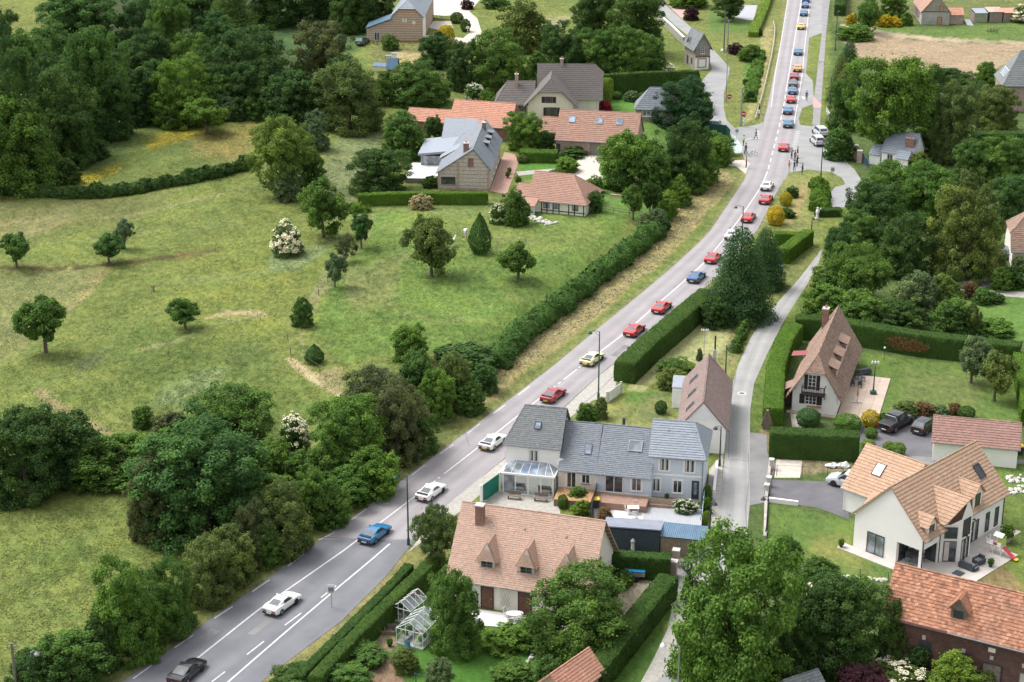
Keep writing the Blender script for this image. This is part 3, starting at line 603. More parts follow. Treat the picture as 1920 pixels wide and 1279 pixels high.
# ================================================================ VEGETATION
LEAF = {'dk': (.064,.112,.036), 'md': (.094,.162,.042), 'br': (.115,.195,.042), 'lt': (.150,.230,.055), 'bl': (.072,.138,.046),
 'ol': (.130,.165,.055), 'bn': (.115,.126,.058), 'pu': (.070,.030,.046), 'ye': (.46,.37,.03), 'gr': (.125,.170,.088),
 'fe': (.048,.096,.042), 'hg': (.105,.200,.032), 'hd': (.062,.122,.030), 'lg': (.18,.28,.05), 'fl': (.66,.66,.56), 'rd': (.30,.03,.06), 'or': (.20,.13,.07), 'dry': (.34,.29,.165), 'tu': (.165,.20,.065)}
for k, c in LEAF.items(): PAL['leaf_' + k] = ('leaf', (c[0]*1.1, c[1]*1.2, c[2]*1.1) if k in ('dk','md','bl','ol','bn','gr','fe','br') else c, .34 if k not in ('fl', 'dry') else 0.0)
plain('bark', (.14,.11,.085), (.085,.068,.052), 6, .95, .6)
plain('bark_pale', (.28,.25,.21), (.17,.15,.125), 6, .95, .5)
def unit(v): return v / (np.linalg.norm(v, axis=-1, keepdims=True) + 1e-9)
def quads(P, N, s, lv, asp=.62):
    n = len(P); N = unit(N); A = unit(np.cross(N, rng.normal(size=(n, 3)))); B = np.cross(N, A)
    s = np.broadcast_to(np.asarray(s, float), (n,))[:, None]
    V = np.stack([P - A*s, P - B*s*asp, P + A*s, P + B*s*asp], 1).reshape(-1, 3)
    F = np.arange(4*n).reshape(n, 4); return V, F, np.repeat(np.clip(lv, 0, 1), 4)
def crown(kind, n, ls, seed):
    global rng
    rng = np.random.default_rng(seed)
    if kind == 'spruce':
        P = []; N = []; lvv = []
        tiers = 26
        for i in range(tiers):
            z0 = .05 + .93 * i / tiers; Rr = .70 * (1 - z0)**.60 * rng.uniform(.9, 1.08) + .012
            nb = int(9 + 12 * (1-z0)); m = int(n * (1-z0)**1.2 / tiers * 2.1 / nb) + 6
            for b in range(nb):
                a = 2*math.pi*(b + rng.uniform(-.3,.3)) / nb + i; rr = Rr * rng.uniform(.78, 1.06); bl = rng.uniform(-.12,.12)
                t = rng.uniform(.12, 1, m)**.7; w = (.055 + .05*(1-t)) * rng.normal(size=m)
                x = np.cos(a)*rr*t - np.sin(a)*w; y = np.sin(a)*rr*t + np.cos(a)*w
                z = z0 + .035 - .05*t - .06*(t**3)*(1-z0) + .008*rng.normal(size=m)
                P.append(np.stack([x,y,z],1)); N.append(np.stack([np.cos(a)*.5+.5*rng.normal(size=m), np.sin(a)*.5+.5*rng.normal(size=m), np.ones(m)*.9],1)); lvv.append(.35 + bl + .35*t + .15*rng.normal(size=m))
        return quads(np.concatenate(P), np.concatenate(N), ls, np.concatenate(lvv))
    if kind in ('broadg','ashg','broad','ash','apple','med','sparse','willow','bush','thorn'):
        base = {'broadg':.0,'ashg':.0,'broad':.10,'ash':.12,'apple':.28,'med':.14,'sparse':.2,'willow':.02,'bush':0.0,'thorn':.0}[kind]
        zc = (1+base)/2; bz = (1-base)/2; fine = kind in ('ash','ashg','thorn','sparse')
        # a few unequal masses make the crown, each carries many small leaf clumps
        ns = {'apple':5,'med':6,'bush':6,'thorn':5,'sparse':4,'willow':5}.get(kind, 8)
        an = np.arange(ns)*2.4 + seed; off = rng.uniform(.10,.27,ns); off[0] = .03
        SC = np.stack([np.cos(an)*off, np.sin(an)*off, base + (1-base)*rng.uniform(.30,.66,ns)], 1)
        SR = rng.uniform(.19,.27,ns); SR[0] = .25; SC[0,2] = base + (1-base)*.68
        SZ = (1-base)*rng.uniform(.30,.40,ns)
        k = 300 if not fine else 380
        if kind in ('apple','sparse','med'): k = 110
        si = rng.choice(ns, k, p=SR**2/(SR**2).sum()); D = unit(rng.normal(size=(k,3)) + [0,0,.25])
        rad = rng.uniform(.72,1.0,k); rad[rng.random(k) < .15] *= .6
        C = SC[si] + D*rad[:,None]*np.stack([SR[si],SR[si],SZ[si]],1)
        lr = rng.uniform(.042,.085,k)*(1.0 if not fine else .85)*(1.25 if kind in ('apple','med','sparse') else 1)
        m = C.max(0); C[:,2] = base + (C[:,2]-C[:,2].min())/(C[:,2].max()-C[:,2].min())*(1-base)*.97
        hr = np.hypot(C[:,0],C[:,1]); C[:,:2] *= .455/np.quantile(hr,.97)
        if kind in ('broad','ash','med','apple'):
            f = np.clip((C[:,2]-base)/(1-base), 0, 1); C[:,:2] *= (.60 + .42*np.minimum(1, f*2.6))[:,None]
        if base == 0 and kind != 'willow':      # skirt of low growth down to the ground
            q = rng.random(k) < .26; a_ = rng.uniform(0, 6.283, k); r_ = rng.uniform(.26,.42,k); C[q] = np.stack([np.cos(a_)*r_, np.sin(a_)*r_, rng.uniform(.02,.30,k)],1)[q]
        C[:,2] = np.maximum(C[:,2], lr*.4)
        w = lr**2; w /= w.sum(); li = rng.choice(k, n, p=w)
        out = unit((C - [0,0,zc])*[1,1,.8]); d = unit(rng.normal(size=(n,3)) + .45*out[li])
        asp = 2.2 if kind == 'willow' else .8
        rr = lr[li] * rng.uniform(.55, 1.15, n)
        tw = rng.random(n) < .13; rr[tw] *= rng.uniform(1.1,1.9,tw.sum())
        P = C[li] + d*rr[:,None]*np.array([1,1,asp])
        if kind == 'willow': P[:,2] -= rng.random(n)*.05
        P[:,2] = np.maximum(P[:,2], .005)
        N = d + .55*rng.normal(size=(n,3)) + np.array([0,0,.5])
        if kind == 'willow': N[:,2] *= .3
        ll = rng.normal(size=k)*.13; sl_ = rng.normal(size=ns)*.10
        lv = .48 + ll[li] + sl_[si][li] + .15*rng.normal(size=n)
        return quads(P, N, ls*rng.uniform(.7,1.3,n), lv, .42 if kind == 'willow' else .66)
    if kind in ('ball','column','cone'):
        D = unit(rng.normal(size=(n,3))); zc, bz = .5, .5
        r = 1 + .05*np.sin(D[:,0]*7+seed)*np.sin(D[:,1]*8) + .05*np.sin(D[:,2]*9+D[:,0]*5) + .035*rng.normal(size=n)
        P = D*r[:,None]*np.array([.5,.5,bz]); P[:,2] += zc
        if kind == 'cone':
            f = np.clip(P[:,2],0,1); P[:,:2] *= (1.25*(1-f)**.6+.15)[:,None]
        if kind == 'ball': P[:,2] = np.where(P[:,2] < .25, P[:,2]*.7, P[:,2])
        if kind == 'column': P[:,:2] = P[:,:2] * 1.12; P[:,2] = np.clip((P[:,2]-.5)*1.25+.5, 0.01, .97 + .03*rng.random(n))
        return quads(P, D + .6*rng.normal(size=(n,3)) + np.array([0,0,.4]), ls*rng.uniform(.7,1.3,n), .48 + .17*rng.normal(size=n) + .12*np.sin(D[:,0]*6+D[:,1]*5), .66)
SPEC = {'broadg': ('broadg', 46000, .0125, 3), 'ashg': ('ashg', 54000, .0115, 2), 'medg': ('broadg', 18000, .020, 3), 'broad': ('broad', 40000, .0125, 2), 'ash': ('ash', 46000, .0115, 1), 'med': ('med', 16000, .022, 3), 'apple': ('apple', 14000, .023, 3),
        'bush': ('bush', 21000, .0185, 4), 'thorn': ('thorn', 17000, .018, 3), 'sparse': ('sparse', 7000, .018, 2), 'willow': ('willow', 44000, .013, 1), 'spruce': ('spruce', 30000, .0145, 1),
        'ball': ('ball', 6000, .028, 2), 'column': ('column', 5000, .034, 1), 'cone': ('cone', 6000, .03, 1), 'lowbush': ('bush', 8000, .030, 3)}
_cm = {}; _tm = {}; _cnt = {}
def crown_mesh(kind, v):
    if (kind, v) not in _cm:
        k, n, ls, nv = SPEC[kind]; V, F, lv = crown(k, n, ls, 11 + v*7 + len(kind))
        _cm[(kind, v)] = npmesh(kind + '_crown', V, F, {'lv': lv}, M('leaf_md'))
    return _cm[(kind, v)]
def trunk_mesh(kind, v):
    if (kind, v) in _tm: return _tm[(kind, v)]
    r_ = random.Random(v*13 + len(kind)); mb = MB()
    r0 = {'broad':.035,'ash':.032,'apple':.036,'sparse':.028,'med':.03}.get(kind, .03)
    top = .95 if kind in ('spruce', 'cone') else .5
    a = Vector((0,0,-.03)); b = Vector((r_.uniform(-.02,.02), r_.uniform(-.02,.02), top*.5)); mb.bar(a, b, r0*1.25, r0*.8, 7)
    c = Vector((b.x*1.6, b.y*1.6, top)); mb.bar(b, c, r0*.8, r0*.25, 6)
    if kind not in ('spruce','cone','ball','column'):
        for i in range(7):
            an = i*2.4 + r_.uniform(-.3,.3); z = r_.uniform(.16,.42) if kind != 'apple' else r_.uniform(.22,.34)
            s = a.lerp(b, z/ (top*.5)) if z < top*.5 else b.lerp(c, (z-top*.5)/(top*.5))
            e = s + Vector((math.cos(an)*r_.uniform(.2,.34), math.sin(an)*r_.uniform(.2,.34), r_.uniform(.16,.36))); mb.bar(s, e, r0*.5, r0*.18, 5)
            e2 = e + Vector((math.cos(an+.6)*.1, math.sin(an+.6)*.1, .1)); mb.bar(e, e2, r0*.18, r0*.06, 4)
    me = bpy.data.meshes.new(kind + '_trunk'); me.from_pydata(mb.v, [], mb.f); me.update(); me.materials.append(M('bark')); _tm[(kind, v)] = me
    return me
def blossom_mesh(kind, v, n=3200):
    key = (kind, v, 'b')
    if key in _cm: return _cm[key]
    src = crown_mesh(kind, v); V = np.empty(len(src.vertices)*3, np.float32); src.vertices.foreach_get('co', V); V = V.reshape(-1,4,3).mean(1)
    r2 = np.random.default_rng(v+5); rad = np.linalg.norm((V-np.array([0,0,.5]))/np.array([.5,.5,.5]),axis=1)
    ok = np.where((rad > .78) & (V[:,2] > .2))[0]; sel = r2.choice(ok, min(n*2, len(ok)), replace=False)
    keep = (np.sin(V[sel,0]*19)+np.sin(V[sel,1]*17+1)+np.sin(V[sel,2]*21)) > -.9; P = V[sel][keep][:n]
    D = unit(P-np.array([0,0,.45])); Vv, F, lv = quads(P + D*.03, D + .4*r2.normal(size=P.shape)+np.array([0,0,.8]), .015, .6+.2*r2.normal(size=len(P)), .9)
    _cm[key] = npmesh('blossom', Vv, F, {'lv': lv}, M('leaf_fl')); return _cm[key]
def setmat(o, key):
    if len(o.data.materials) == 0: return
    o.material_slots[0].link = 'OBJECT'; o.material_slots[0].material = M(key)
def put(kind, x, y, z, wid, hei, colr, label, name=None, cat=None, group=None, blossom=None, rz=None, bark='bark'):
    nv = SPEC[kind][3]; c_ = _cnt.get(kind, 0); _cnt[kind] = c_ + 1; v = c_ % nv
    isbush = kind in ('bush','ball','column','lowbush','thorn','cone')
    nm = name or {'spruce':'spruce_tree','apple':'orchard_tree','willow':'weeping_tree','bush':'bush','lowbush':'shrub','ball':'clipped_shrub','column':'columnar_shrub','cone':'pointed_shrub','thorn':'thorn_bush'}.get(kind, 'broadleaf_tree')
    ct = cat or ('bush' if isbush else 'tree')
    t = thing(nm, label, ct, (x, y, z), random.uniform(0, 6.28) if rz is None else rz, group)
    t.scale = (wid, wid*random.uniform(.96,1.04), hei)
    cr = bpy.data.objects.new('crown' if not isbush else 'foliage', crown_mesh(kind, v)); link(cr, t); setmat(cr, 'leaf_' + colr)
    tr = bpy.data.objects.new('trunk', trunk_mesh(kind, v)); link(tr, t); setmat(tr, bark)
    if blossom:
        bl = bpy.data.objects.new('blossom', blossom_mesh(kind, v)); link(bl, t); setmat(bl, 'leaf_' + blossom)
    return t
FOREST = 'trees of the dark wood'; BELT = 'bushes and trees of the roadside hedgerow'
def bb(kind, x0, y0, x1, y1, colr, label, base=None, **kw):
    """place a plant whose outline in the photograph spans x0..x1, y0..y1 (base = y pixel of its foot when the trunk shows)"""
    if base is None and kind in ('broad','ash','med'): kind += 'g'
    if kw.get('group') in (FOREST, BELT): ex = 1.10 if kw['group'] == FOREST else 1.07; cx_, w_ = (x0+x1)/2, (x1-x0)/2*ex; x0, x1 = cx_-w_, cx_+w_; y0 -= (y1-y0)*(ex-1)*.6
    yc = (y0 + y1)/2; hh = (y1 - y0)/2; xc = (x0 + x1)/2
    bx = base if base is not None else y1 - hh*.25
    for _ in range(3):
        x, y, z = G(xc, bx); s = scl(x, y, z); th = math.atan2(CAMH - z, y); sn, cn = math.sin(th), math.cos(th)
        r = (x1 - x0)/2/s
        b = math.sqrt(max((hh/s)**2 - (r*sn)**2, (.35*r)**2 * .8)) / cn
        if base is None:
            b = max(b, .3*r); bx = yc + s*b*cn*.96
        else: break
    if base is None: H = 2*b
    else:
        zc = max(.2, (base - yc)/(s*cn)); H = zc + b
    kw.pop('x', None)
    return put(kind, x, y, z, 2*r*1.04, H, colr, label, **kw)

# ---- the wood at top left
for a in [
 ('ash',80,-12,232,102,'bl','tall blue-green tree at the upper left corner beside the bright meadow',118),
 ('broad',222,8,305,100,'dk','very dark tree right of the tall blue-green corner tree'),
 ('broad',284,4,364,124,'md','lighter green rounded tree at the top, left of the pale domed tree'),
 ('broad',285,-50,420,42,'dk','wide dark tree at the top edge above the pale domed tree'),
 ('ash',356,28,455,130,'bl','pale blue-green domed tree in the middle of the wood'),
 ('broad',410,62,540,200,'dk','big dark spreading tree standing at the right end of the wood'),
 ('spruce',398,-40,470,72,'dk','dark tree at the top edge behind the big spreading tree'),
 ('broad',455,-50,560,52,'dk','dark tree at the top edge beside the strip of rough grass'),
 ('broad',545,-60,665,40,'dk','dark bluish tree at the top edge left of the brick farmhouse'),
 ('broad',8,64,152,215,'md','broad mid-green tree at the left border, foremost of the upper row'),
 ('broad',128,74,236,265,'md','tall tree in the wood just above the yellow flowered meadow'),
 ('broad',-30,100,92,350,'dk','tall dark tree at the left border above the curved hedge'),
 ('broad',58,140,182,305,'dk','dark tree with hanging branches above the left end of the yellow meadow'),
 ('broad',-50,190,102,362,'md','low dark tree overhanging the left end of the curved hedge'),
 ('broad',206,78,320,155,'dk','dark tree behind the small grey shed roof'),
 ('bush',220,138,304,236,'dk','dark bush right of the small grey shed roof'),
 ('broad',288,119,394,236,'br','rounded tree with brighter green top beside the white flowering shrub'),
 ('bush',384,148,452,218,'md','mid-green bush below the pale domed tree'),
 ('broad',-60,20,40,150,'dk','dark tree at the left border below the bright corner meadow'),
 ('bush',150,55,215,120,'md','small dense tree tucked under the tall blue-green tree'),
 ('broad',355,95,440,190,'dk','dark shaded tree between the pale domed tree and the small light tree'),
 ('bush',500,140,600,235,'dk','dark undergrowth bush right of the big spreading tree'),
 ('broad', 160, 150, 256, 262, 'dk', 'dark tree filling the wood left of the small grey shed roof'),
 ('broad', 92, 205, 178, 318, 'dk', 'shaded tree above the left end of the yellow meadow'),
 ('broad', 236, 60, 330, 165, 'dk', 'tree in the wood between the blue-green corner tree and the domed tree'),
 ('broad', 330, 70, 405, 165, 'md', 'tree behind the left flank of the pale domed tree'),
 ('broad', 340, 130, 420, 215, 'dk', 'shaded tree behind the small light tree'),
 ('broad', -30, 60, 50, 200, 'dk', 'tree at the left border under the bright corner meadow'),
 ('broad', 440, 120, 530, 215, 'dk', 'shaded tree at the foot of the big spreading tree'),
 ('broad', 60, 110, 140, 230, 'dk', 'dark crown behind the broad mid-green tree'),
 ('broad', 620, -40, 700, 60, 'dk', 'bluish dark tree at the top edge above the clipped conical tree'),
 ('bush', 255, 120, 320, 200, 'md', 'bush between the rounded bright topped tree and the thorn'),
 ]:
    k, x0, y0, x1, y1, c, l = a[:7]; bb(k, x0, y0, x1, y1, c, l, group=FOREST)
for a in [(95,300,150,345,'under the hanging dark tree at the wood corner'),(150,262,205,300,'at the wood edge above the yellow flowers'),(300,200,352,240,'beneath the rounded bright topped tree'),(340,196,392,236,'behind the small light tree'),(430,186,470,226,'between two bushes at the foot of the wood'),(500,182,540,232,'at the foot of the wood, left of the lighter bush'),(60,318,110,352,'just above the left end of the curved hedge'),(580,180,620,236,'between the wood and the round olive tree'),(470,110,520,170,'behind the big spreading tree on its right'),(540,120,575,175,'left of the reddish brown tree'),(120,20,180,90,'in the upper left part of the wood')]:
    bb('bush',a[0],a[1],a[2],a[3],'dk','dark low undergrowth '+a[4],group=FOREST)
bb('apple',348,185,430,250,'br','small light green tree standing alone in front of the dark wood',base=252)
bb('bush',404,182,456,225,'gr','grey-green bush at the foot of the wood, right of the light tree')
bb('bush',458,166,522,224,'md','green bush at the foot of the wood, left of two lighter bushes')
bb('lowbush',516,172,560,228,'br','lighter bush at the foot of the wood')
bb('bush',548,185,596,230,'md','bush at the right end of the wood beside the round olive tree')
bb('thorn',252,185,290,232,'dk','small thorn with a few white flowers beside the grey shed roof',blossom='fl')
bb('broad',560,50,660,168,'bn','dark tree with reddish brown patches beside the round olive tree',group=FOREST)
bb('broad',588,118,724,248,'ol','large round olive green tree left of the orange tiled barn')
bb('ash',466,216,594,368,'lt','bright light green ash tree with visible stem in the middle of the meadow',base=366)
bb('thorn',566,206,622,282,'gr','grey-green thorn tree right behind the bright ash tree')
bb('bush',512,312,570,378,'gr','greyish bush at the foot of the bright ash tree')
bb('bush',556,282,612,352,'md','slim dark green bush between the ash tree and the rough grass')
bb('med',562,338,652,445,'md','dark leafy tree above the white flowering hawthorn',base=446)
bb('thorn',508,413,572,480,'gr','round hawthorn thick with white flowers in the meadow',blossom='fl')
bb('apple',0,438,62,485,'md','small round orchard tree with bare stem at the left border',base=501)
bb('apple',176,440,234,480,'bl','small orchard tree, lower one of the pair in the upper meadow',base=493)
bb('apple',214,413,254,455,'gr','small orchard tree, upper one of the pair in the upper meadow',base=466)
bb('apple',38,560,134,648,'md','large dark orchard tree standing alone in the left meadow',base=661)
bb('apple',316,560,380,606,'md','small leaning orchard tree in the centre of the meadow',base=617)
bb('bush',546,558,590,612,'md','egg shaped bush on the fence line in the middle of the meadow')
bb('cone',574,646,606,682,'bl','small pointed shrub beside the bare earth track')
bb('med',734,610,802,680,'br','feathery light green bush in the paddock')
bb('lowbush',248,760,290,802,'md','small round bush in the lower meadow')
bb('apple',606,477,650,520,'gr','small thin orchard tree on the fence line',base=538)
bb('apple',654,402,702,452,'bl','small slender tree left of the brown-leaved tree',base=466)
bb('sparse',626,440,670,482,'bn','half dead small tree with bare twigs on the fence line',base=492)
bb('med',760,402,858,502,'ol','olive brown tree with thin foliage in the paddock',base=518,group=None)
bb('apple',934,455,1008,510,'md','small round apple tree in the middle of the paddock',base=523)
bb('cone',882,402,918,458,'bl','narrow tree with pale bare trunk near the white animals',base=474,bark='bark_pale')
# ---- upper middle
for a in [
 ('broad',645,-40,742,44,'dk','dark tree at the top edge just left of the brick farmhouse'),
 ('bush',684,28,702,52,'hd','small clipped conical tree behind the farmhouse lean-to'),
 ('bush',715,66,750,94,'md','shrub growing against the banded farmhouse wall'),
 ('column',824,50,850,86,'ye','golden yellow conifer beside the farm track'),
 ('bush',812,60,838,90,'dk','dark bush left of the golden conifer'),
 ('ball',845,24,868,44,'hd','round shrub at the bend of the farm track'),
 ('ball',864,37,882,60,'hd','clipped shrub on the right of the farm track bend'),
 ('lowbush',864,0,888,18,'pu','dark shrub beside the small white bird table'),
 ('bush',906,-8,960,16,'md','dark shrubs at the top edge above the farm orchard'),
 ('med',934,-2,1034,96,'ol','olive green spreading tree in the farm orchard'),
 ('broad',1072,-30,1162,70,'dk','dark tree at the top edge, left of the twin dark trees'),
 ('broad',1138,-20,1250,95,'dk','tall very dark tree beside the west lane'),
 ('broad',1008,44,1105,140,'dk','dark tree between the olive tree and the dark grove'),
 ('broad',1082,58,1164,146,'md','dense round tree at the front of the dark grove'),
 ('broad',1128,52,1214,148,'md','rounded tree at the front right of the dark grove'),
 ('bush',1180,68,1250,140,'md','leafy bush beside the wall of the west lane'),
 ('broad',872,58,996,168,'md','large bushy tree behind the thatched white house, left of its roof'),
 ('broad',832,78,898,170,'dk','dark tree left of the large bushy tree'),
 ('broad',780,68,852,128,'dk','dark bluish tree in front of the brick farmhouse'),
 ('broad',728,116,848,198,'md','wide leafy tree above the white flowering elders'),
 ('bush',698,138,748,198,'md','bush below the small slate roofed hut'),
 ('bush',604,110,700,200,'dk','dark bush behind the round olive tree'),
 ('bush',985,98,1030,148,'md','bush with pale flowers left of the thatched roof'),
 ]:
    k, x0, y0, x1, y1, c, l = a[:7]; bb(k, x0, y0, x1, y1, c, l)
bb('thorn',748,150,800,196,'dk','dark elder sprinkled with white flowers, left one of the pair',blossom='fl')
bb('thorn',870,156,908,194,'md','elder with cream flowers, right one of the pair',blossom='fl')
bb('lowbush',898,166,928,204,'br','bright green shrub beside the cream flowered elder')
bb('lowbush',922,180,948,204,'gr','pale grey-green shrub at the thatched house corner')
bb('thorn',1200,112,1262,142,'md','low bush with cream flowers below the west lane wall',blossom='fl')
bb('column',1128,148,1148,190,'lg','yellow-green columnar conifer on the lawn of the white house')
bb('ball',1146,172,1166,186,'md','low round shrub right of the columnar conifer')
bb('lowbush',1168,170,1200,190,'gr','pale flowering shrub against the tall dark hedge')
bb('lowbush',1196,172,1216,190,'br','small green shrub beside the pale flowering one')
bb('lowbush',1118,190,1148,208,'rd','rose bush with red and pink flowers above the skylight barn',blossom='rd')
for a in [
 ('med',714,211,796,298,'md','leafy tree in front of the low orange roof',None),
 ('med',796,219,832,268,'dk','dark round tree between the low orange roof and the slate roof',None),
 ('med',856,214,906,250,'md','small tree in front of the orange tiled barn',None),
 ('lowbush',832,222,862,246,'br','bright bush at the foot of the orange tiled barn',None),
 ('broad',946,210,1024,282,'br','fresh green tree between the orange and the skylight barns',None),
 ('bush',1002,246,1042,284,'dk','dark tree against the left end of the skylight barn',None),
 ('broad',650,280,768,364,'dk','wide dark pine tree left of the white terrace',None),
 ('med',1122,246,1236,352,'br','big bright green chestnut beside the garage door of the skylight barn',None),
 ('med',1190,281,1256,366,'md','drooping cherry tree right of the big chestnut',None),
 ('broad',1226,226,1330,350,'dk','dark tree behind the big chestnut, right of the skylight barn',None),
 ('broad',1216,152,1334,246,'fe','dark grey-green pine right of the small slate roof',None),
 ('apple',1166,348,1208,392,'md','small lollipop tree behind the paddock rail fence, left one',412),
 ('apple',1198,343,1238,388,'hd','small lollipop tree behind the paddock rail fence, right one',408),
 ('med',940,352,994,422,'md','tree with spiky outline at the corner of the half-timbered cottage',None),
 ]:
    bb(a[0],*a[1:5],a[5],a[6],base=a[7])
bb('thorn',916,382,950,420,'br','small bush with white blossom left of the half-timbered cottage',blossom='fl')
bb('lowbush',1098,328,1132,362,'br','light bush behind the cottage hip roof')
bb('lowbush',1096,358,1130,398,'md','round bush at the right corner of the half-timbered cottage')
bb('lowbush',1040,294,1086,322,'br','flowering mixed shrub between the lawn and the pale drive')
bb('ball',1030,318,1058,332,'hd','low ball shrub at the garden path')
bb('lowbush',1046,272,1102,294,'dk','dark shrub row against the skylight barn wall')
bb('ball',970,290,990,306,'ol','small round shrub by the brick terrace')
bb('lowbush',984,294,1000,304,'rd','small crimson shrub beside the clipped hedge')
bb('lowbush',965,330,978,342,'md','potted shrub at the terrace edge')
bb('bush',790,330,824,352,'hd','round green shrub at the corner of the flint house')
bb('lowbush',770,362,812,392,'dry','tuft of pale dry grass in front of the bright clipped hedge', name='grass_tuft', cat='grass clump')
# ---- hedge trees on the bank, from the junction down to the bright hedge
for i,(x0,y0,x1,y1,c,l) in enumerate([
 (1262,245,1316,290,'md','topmost bush of the roadside hedge behind the green fence'),
 (1300,246,1372,292,'br','bright bush beside the green fence panel'),
 (1318,258,1374,310,'br','bright bush nearest the gravel path'),
 (1290,280,1350,345,'br','tall green bush below the gravel path bush'),
 (1268,300,1326,362,'md','leafy bush of the upper roadside hedge'),
 (1248,330,1300,386,'br','rounded bright bush above the clipped balls'),
 (1232,358,1272,406,'lg','yellow-green rounded bush near the paddock corner'),
 (1228,374,1266,412,'br','bright green ball bush at the paddock corner'),
 (1198,392,1252,440,'gr','grey-green bush at the top of the long roadside hedge'),
 (1228,318,1262,360,'md','bush behind the drooping cherry tree')]):
    bb('bush',x0,y0,x1,y1,c,l,group='bushes of the upper roadside hedge')
bb('ball',1140,318,1186,358,'hd','dense clipped yew block by the pale drive')
# ---- lower left hedgerow mass
for a in [
 ('broad',-30,770,135,935,'dk','large dark bush at the left border above the lower field'),
 ('bush',78,782,200,906,'dk','wide dark bush right of the left border bush'),
 ('bush',185,812,296,888,'br','low bright green bramble bush in the hedge'),
 ('bush',288,775,356,838,'bn','brownish dark bush at the top of the hedge mass'),
 ('broad',350,720,522,860,'md','round dark green tree behind the big blue-green tree'),
 ('broad',244,860,350,1015,'bn','dark brownish bush at the foot of the big blue-green tree'),
 ('bush',395,880,560,985,'md','leafy bush between the big blue-green tree and the road hedge'),
 ('broad',582,752,726,900,'br','fresh green bushy tree beside the white elder'),
 ('broad',640,688,760,800,'bn','olive brown bush at the top of the road hedge'),
 ('broad',690,720,800,868,'bn','dark brown-green bush close to the road verge'),
 ('bush',742,664,822,770,'bl','bluish green tree left of the bright bushes'),
 ('bush',780,700,850,792,'br','bright green bush in the road hedge'),
 ('broad',822,668,886,768,'ol','tall olive bush in the road hedge'),
 ('bush',878,684,934,738,'bl','grey-green bush at the lower end of the long roadside hedge'),
 ('lowbush',816,648,930,690,'dk','low dark bramble along the paddock edge'),
 ('bush',600,872,700,948,'br','low fern-green bush by the road verge'),
 ('bush',520,850,610,930,'md','bush between the white elder and the road hedge'),
 ('broad',478,912,588,1044,'ol','tall olive hedge bush by the dashed road edge'),
 ('bush',550,884,626,992,'md','blue-green bush beside the fern-green one'),
 ('broad',436,952,506,1064,'bn','brownish bush of the road hedge'),
 ('bush',398,990,482,1096,'ol','dry topped bush of the road hedge'),
 ('broad',338,1012,442,1132,'ol','round light olive bush of the road hedge'),
 ('broad',260,1058,362,1198,'md','feathery dark bush of the road hedge'),
 ('broad',186,1066,304,1240,'br','tall pointed bright tree of the road hedge'),
 ('bush',158,1150,230,1256,'dk','dark bush left of the pointed bright tree'),
 ('bush',62,1186,196,1300,'md','low bush at the bottom left beside the utility pole'),
 ]:
    k, x0, y0, x1, y1, c, l = a[:7]; bb(k, x0, y0, x1, y1, c, l, group='bushes and trees of the roadside hedgerow')
for a in [
 ('bush',20,1225,110,1310,'dk','low dark bush in the bottom left corner'),('bush',225,1120,290,1225,'md','bush filling the hedgerow behind the pointed bright tree'),
 ('bush',300,1100,372,1180,'md','low bush at the road side of the feathery dark bush'),('bush',385,1040,440,1110,'bn','small brownish bush between two olive hedge bushes'),
 ('bush',470,985,530,1062,'md','green bush at the road side of the tall olive bush'),('bush',585,905,660,985,'md','bush left of the fern green bush by the verge'),
 ('bush',118,820,250,915,'md','bramble bank between the left border bushes'),('lowbush',190,860,300,912,'br','low ferns at the upper edge of the lower field'),
 ('bush',470,830,560,930,'md','dark bush beneath the cream flowered elder'),('bush',560,840,650,930,'md','bush right of the cream flowered elder'),
 ('bush',655,840,750,930,'br','bright bush spilling towards the road verge'),('bush',735,765,820,850,'md','bush below the bluish green tree at the verge'),
 ('bush',850,715,910,775,'md','bush below the tall olive bush at the verge'),('lowbush',300,790,370,850,'br','pale bramble at the foot of the dark round tree')]:
    bb(*a, group='bushes and trees of the roadside hedgerow')
bb('ash',252,782,522,1018,'bl','very big blue-green ash tree at the corner of the lower field')
bb('thorn',520,776,588,872,'dk','elder covered in cream white flowers between two green trees',blossom='fl')
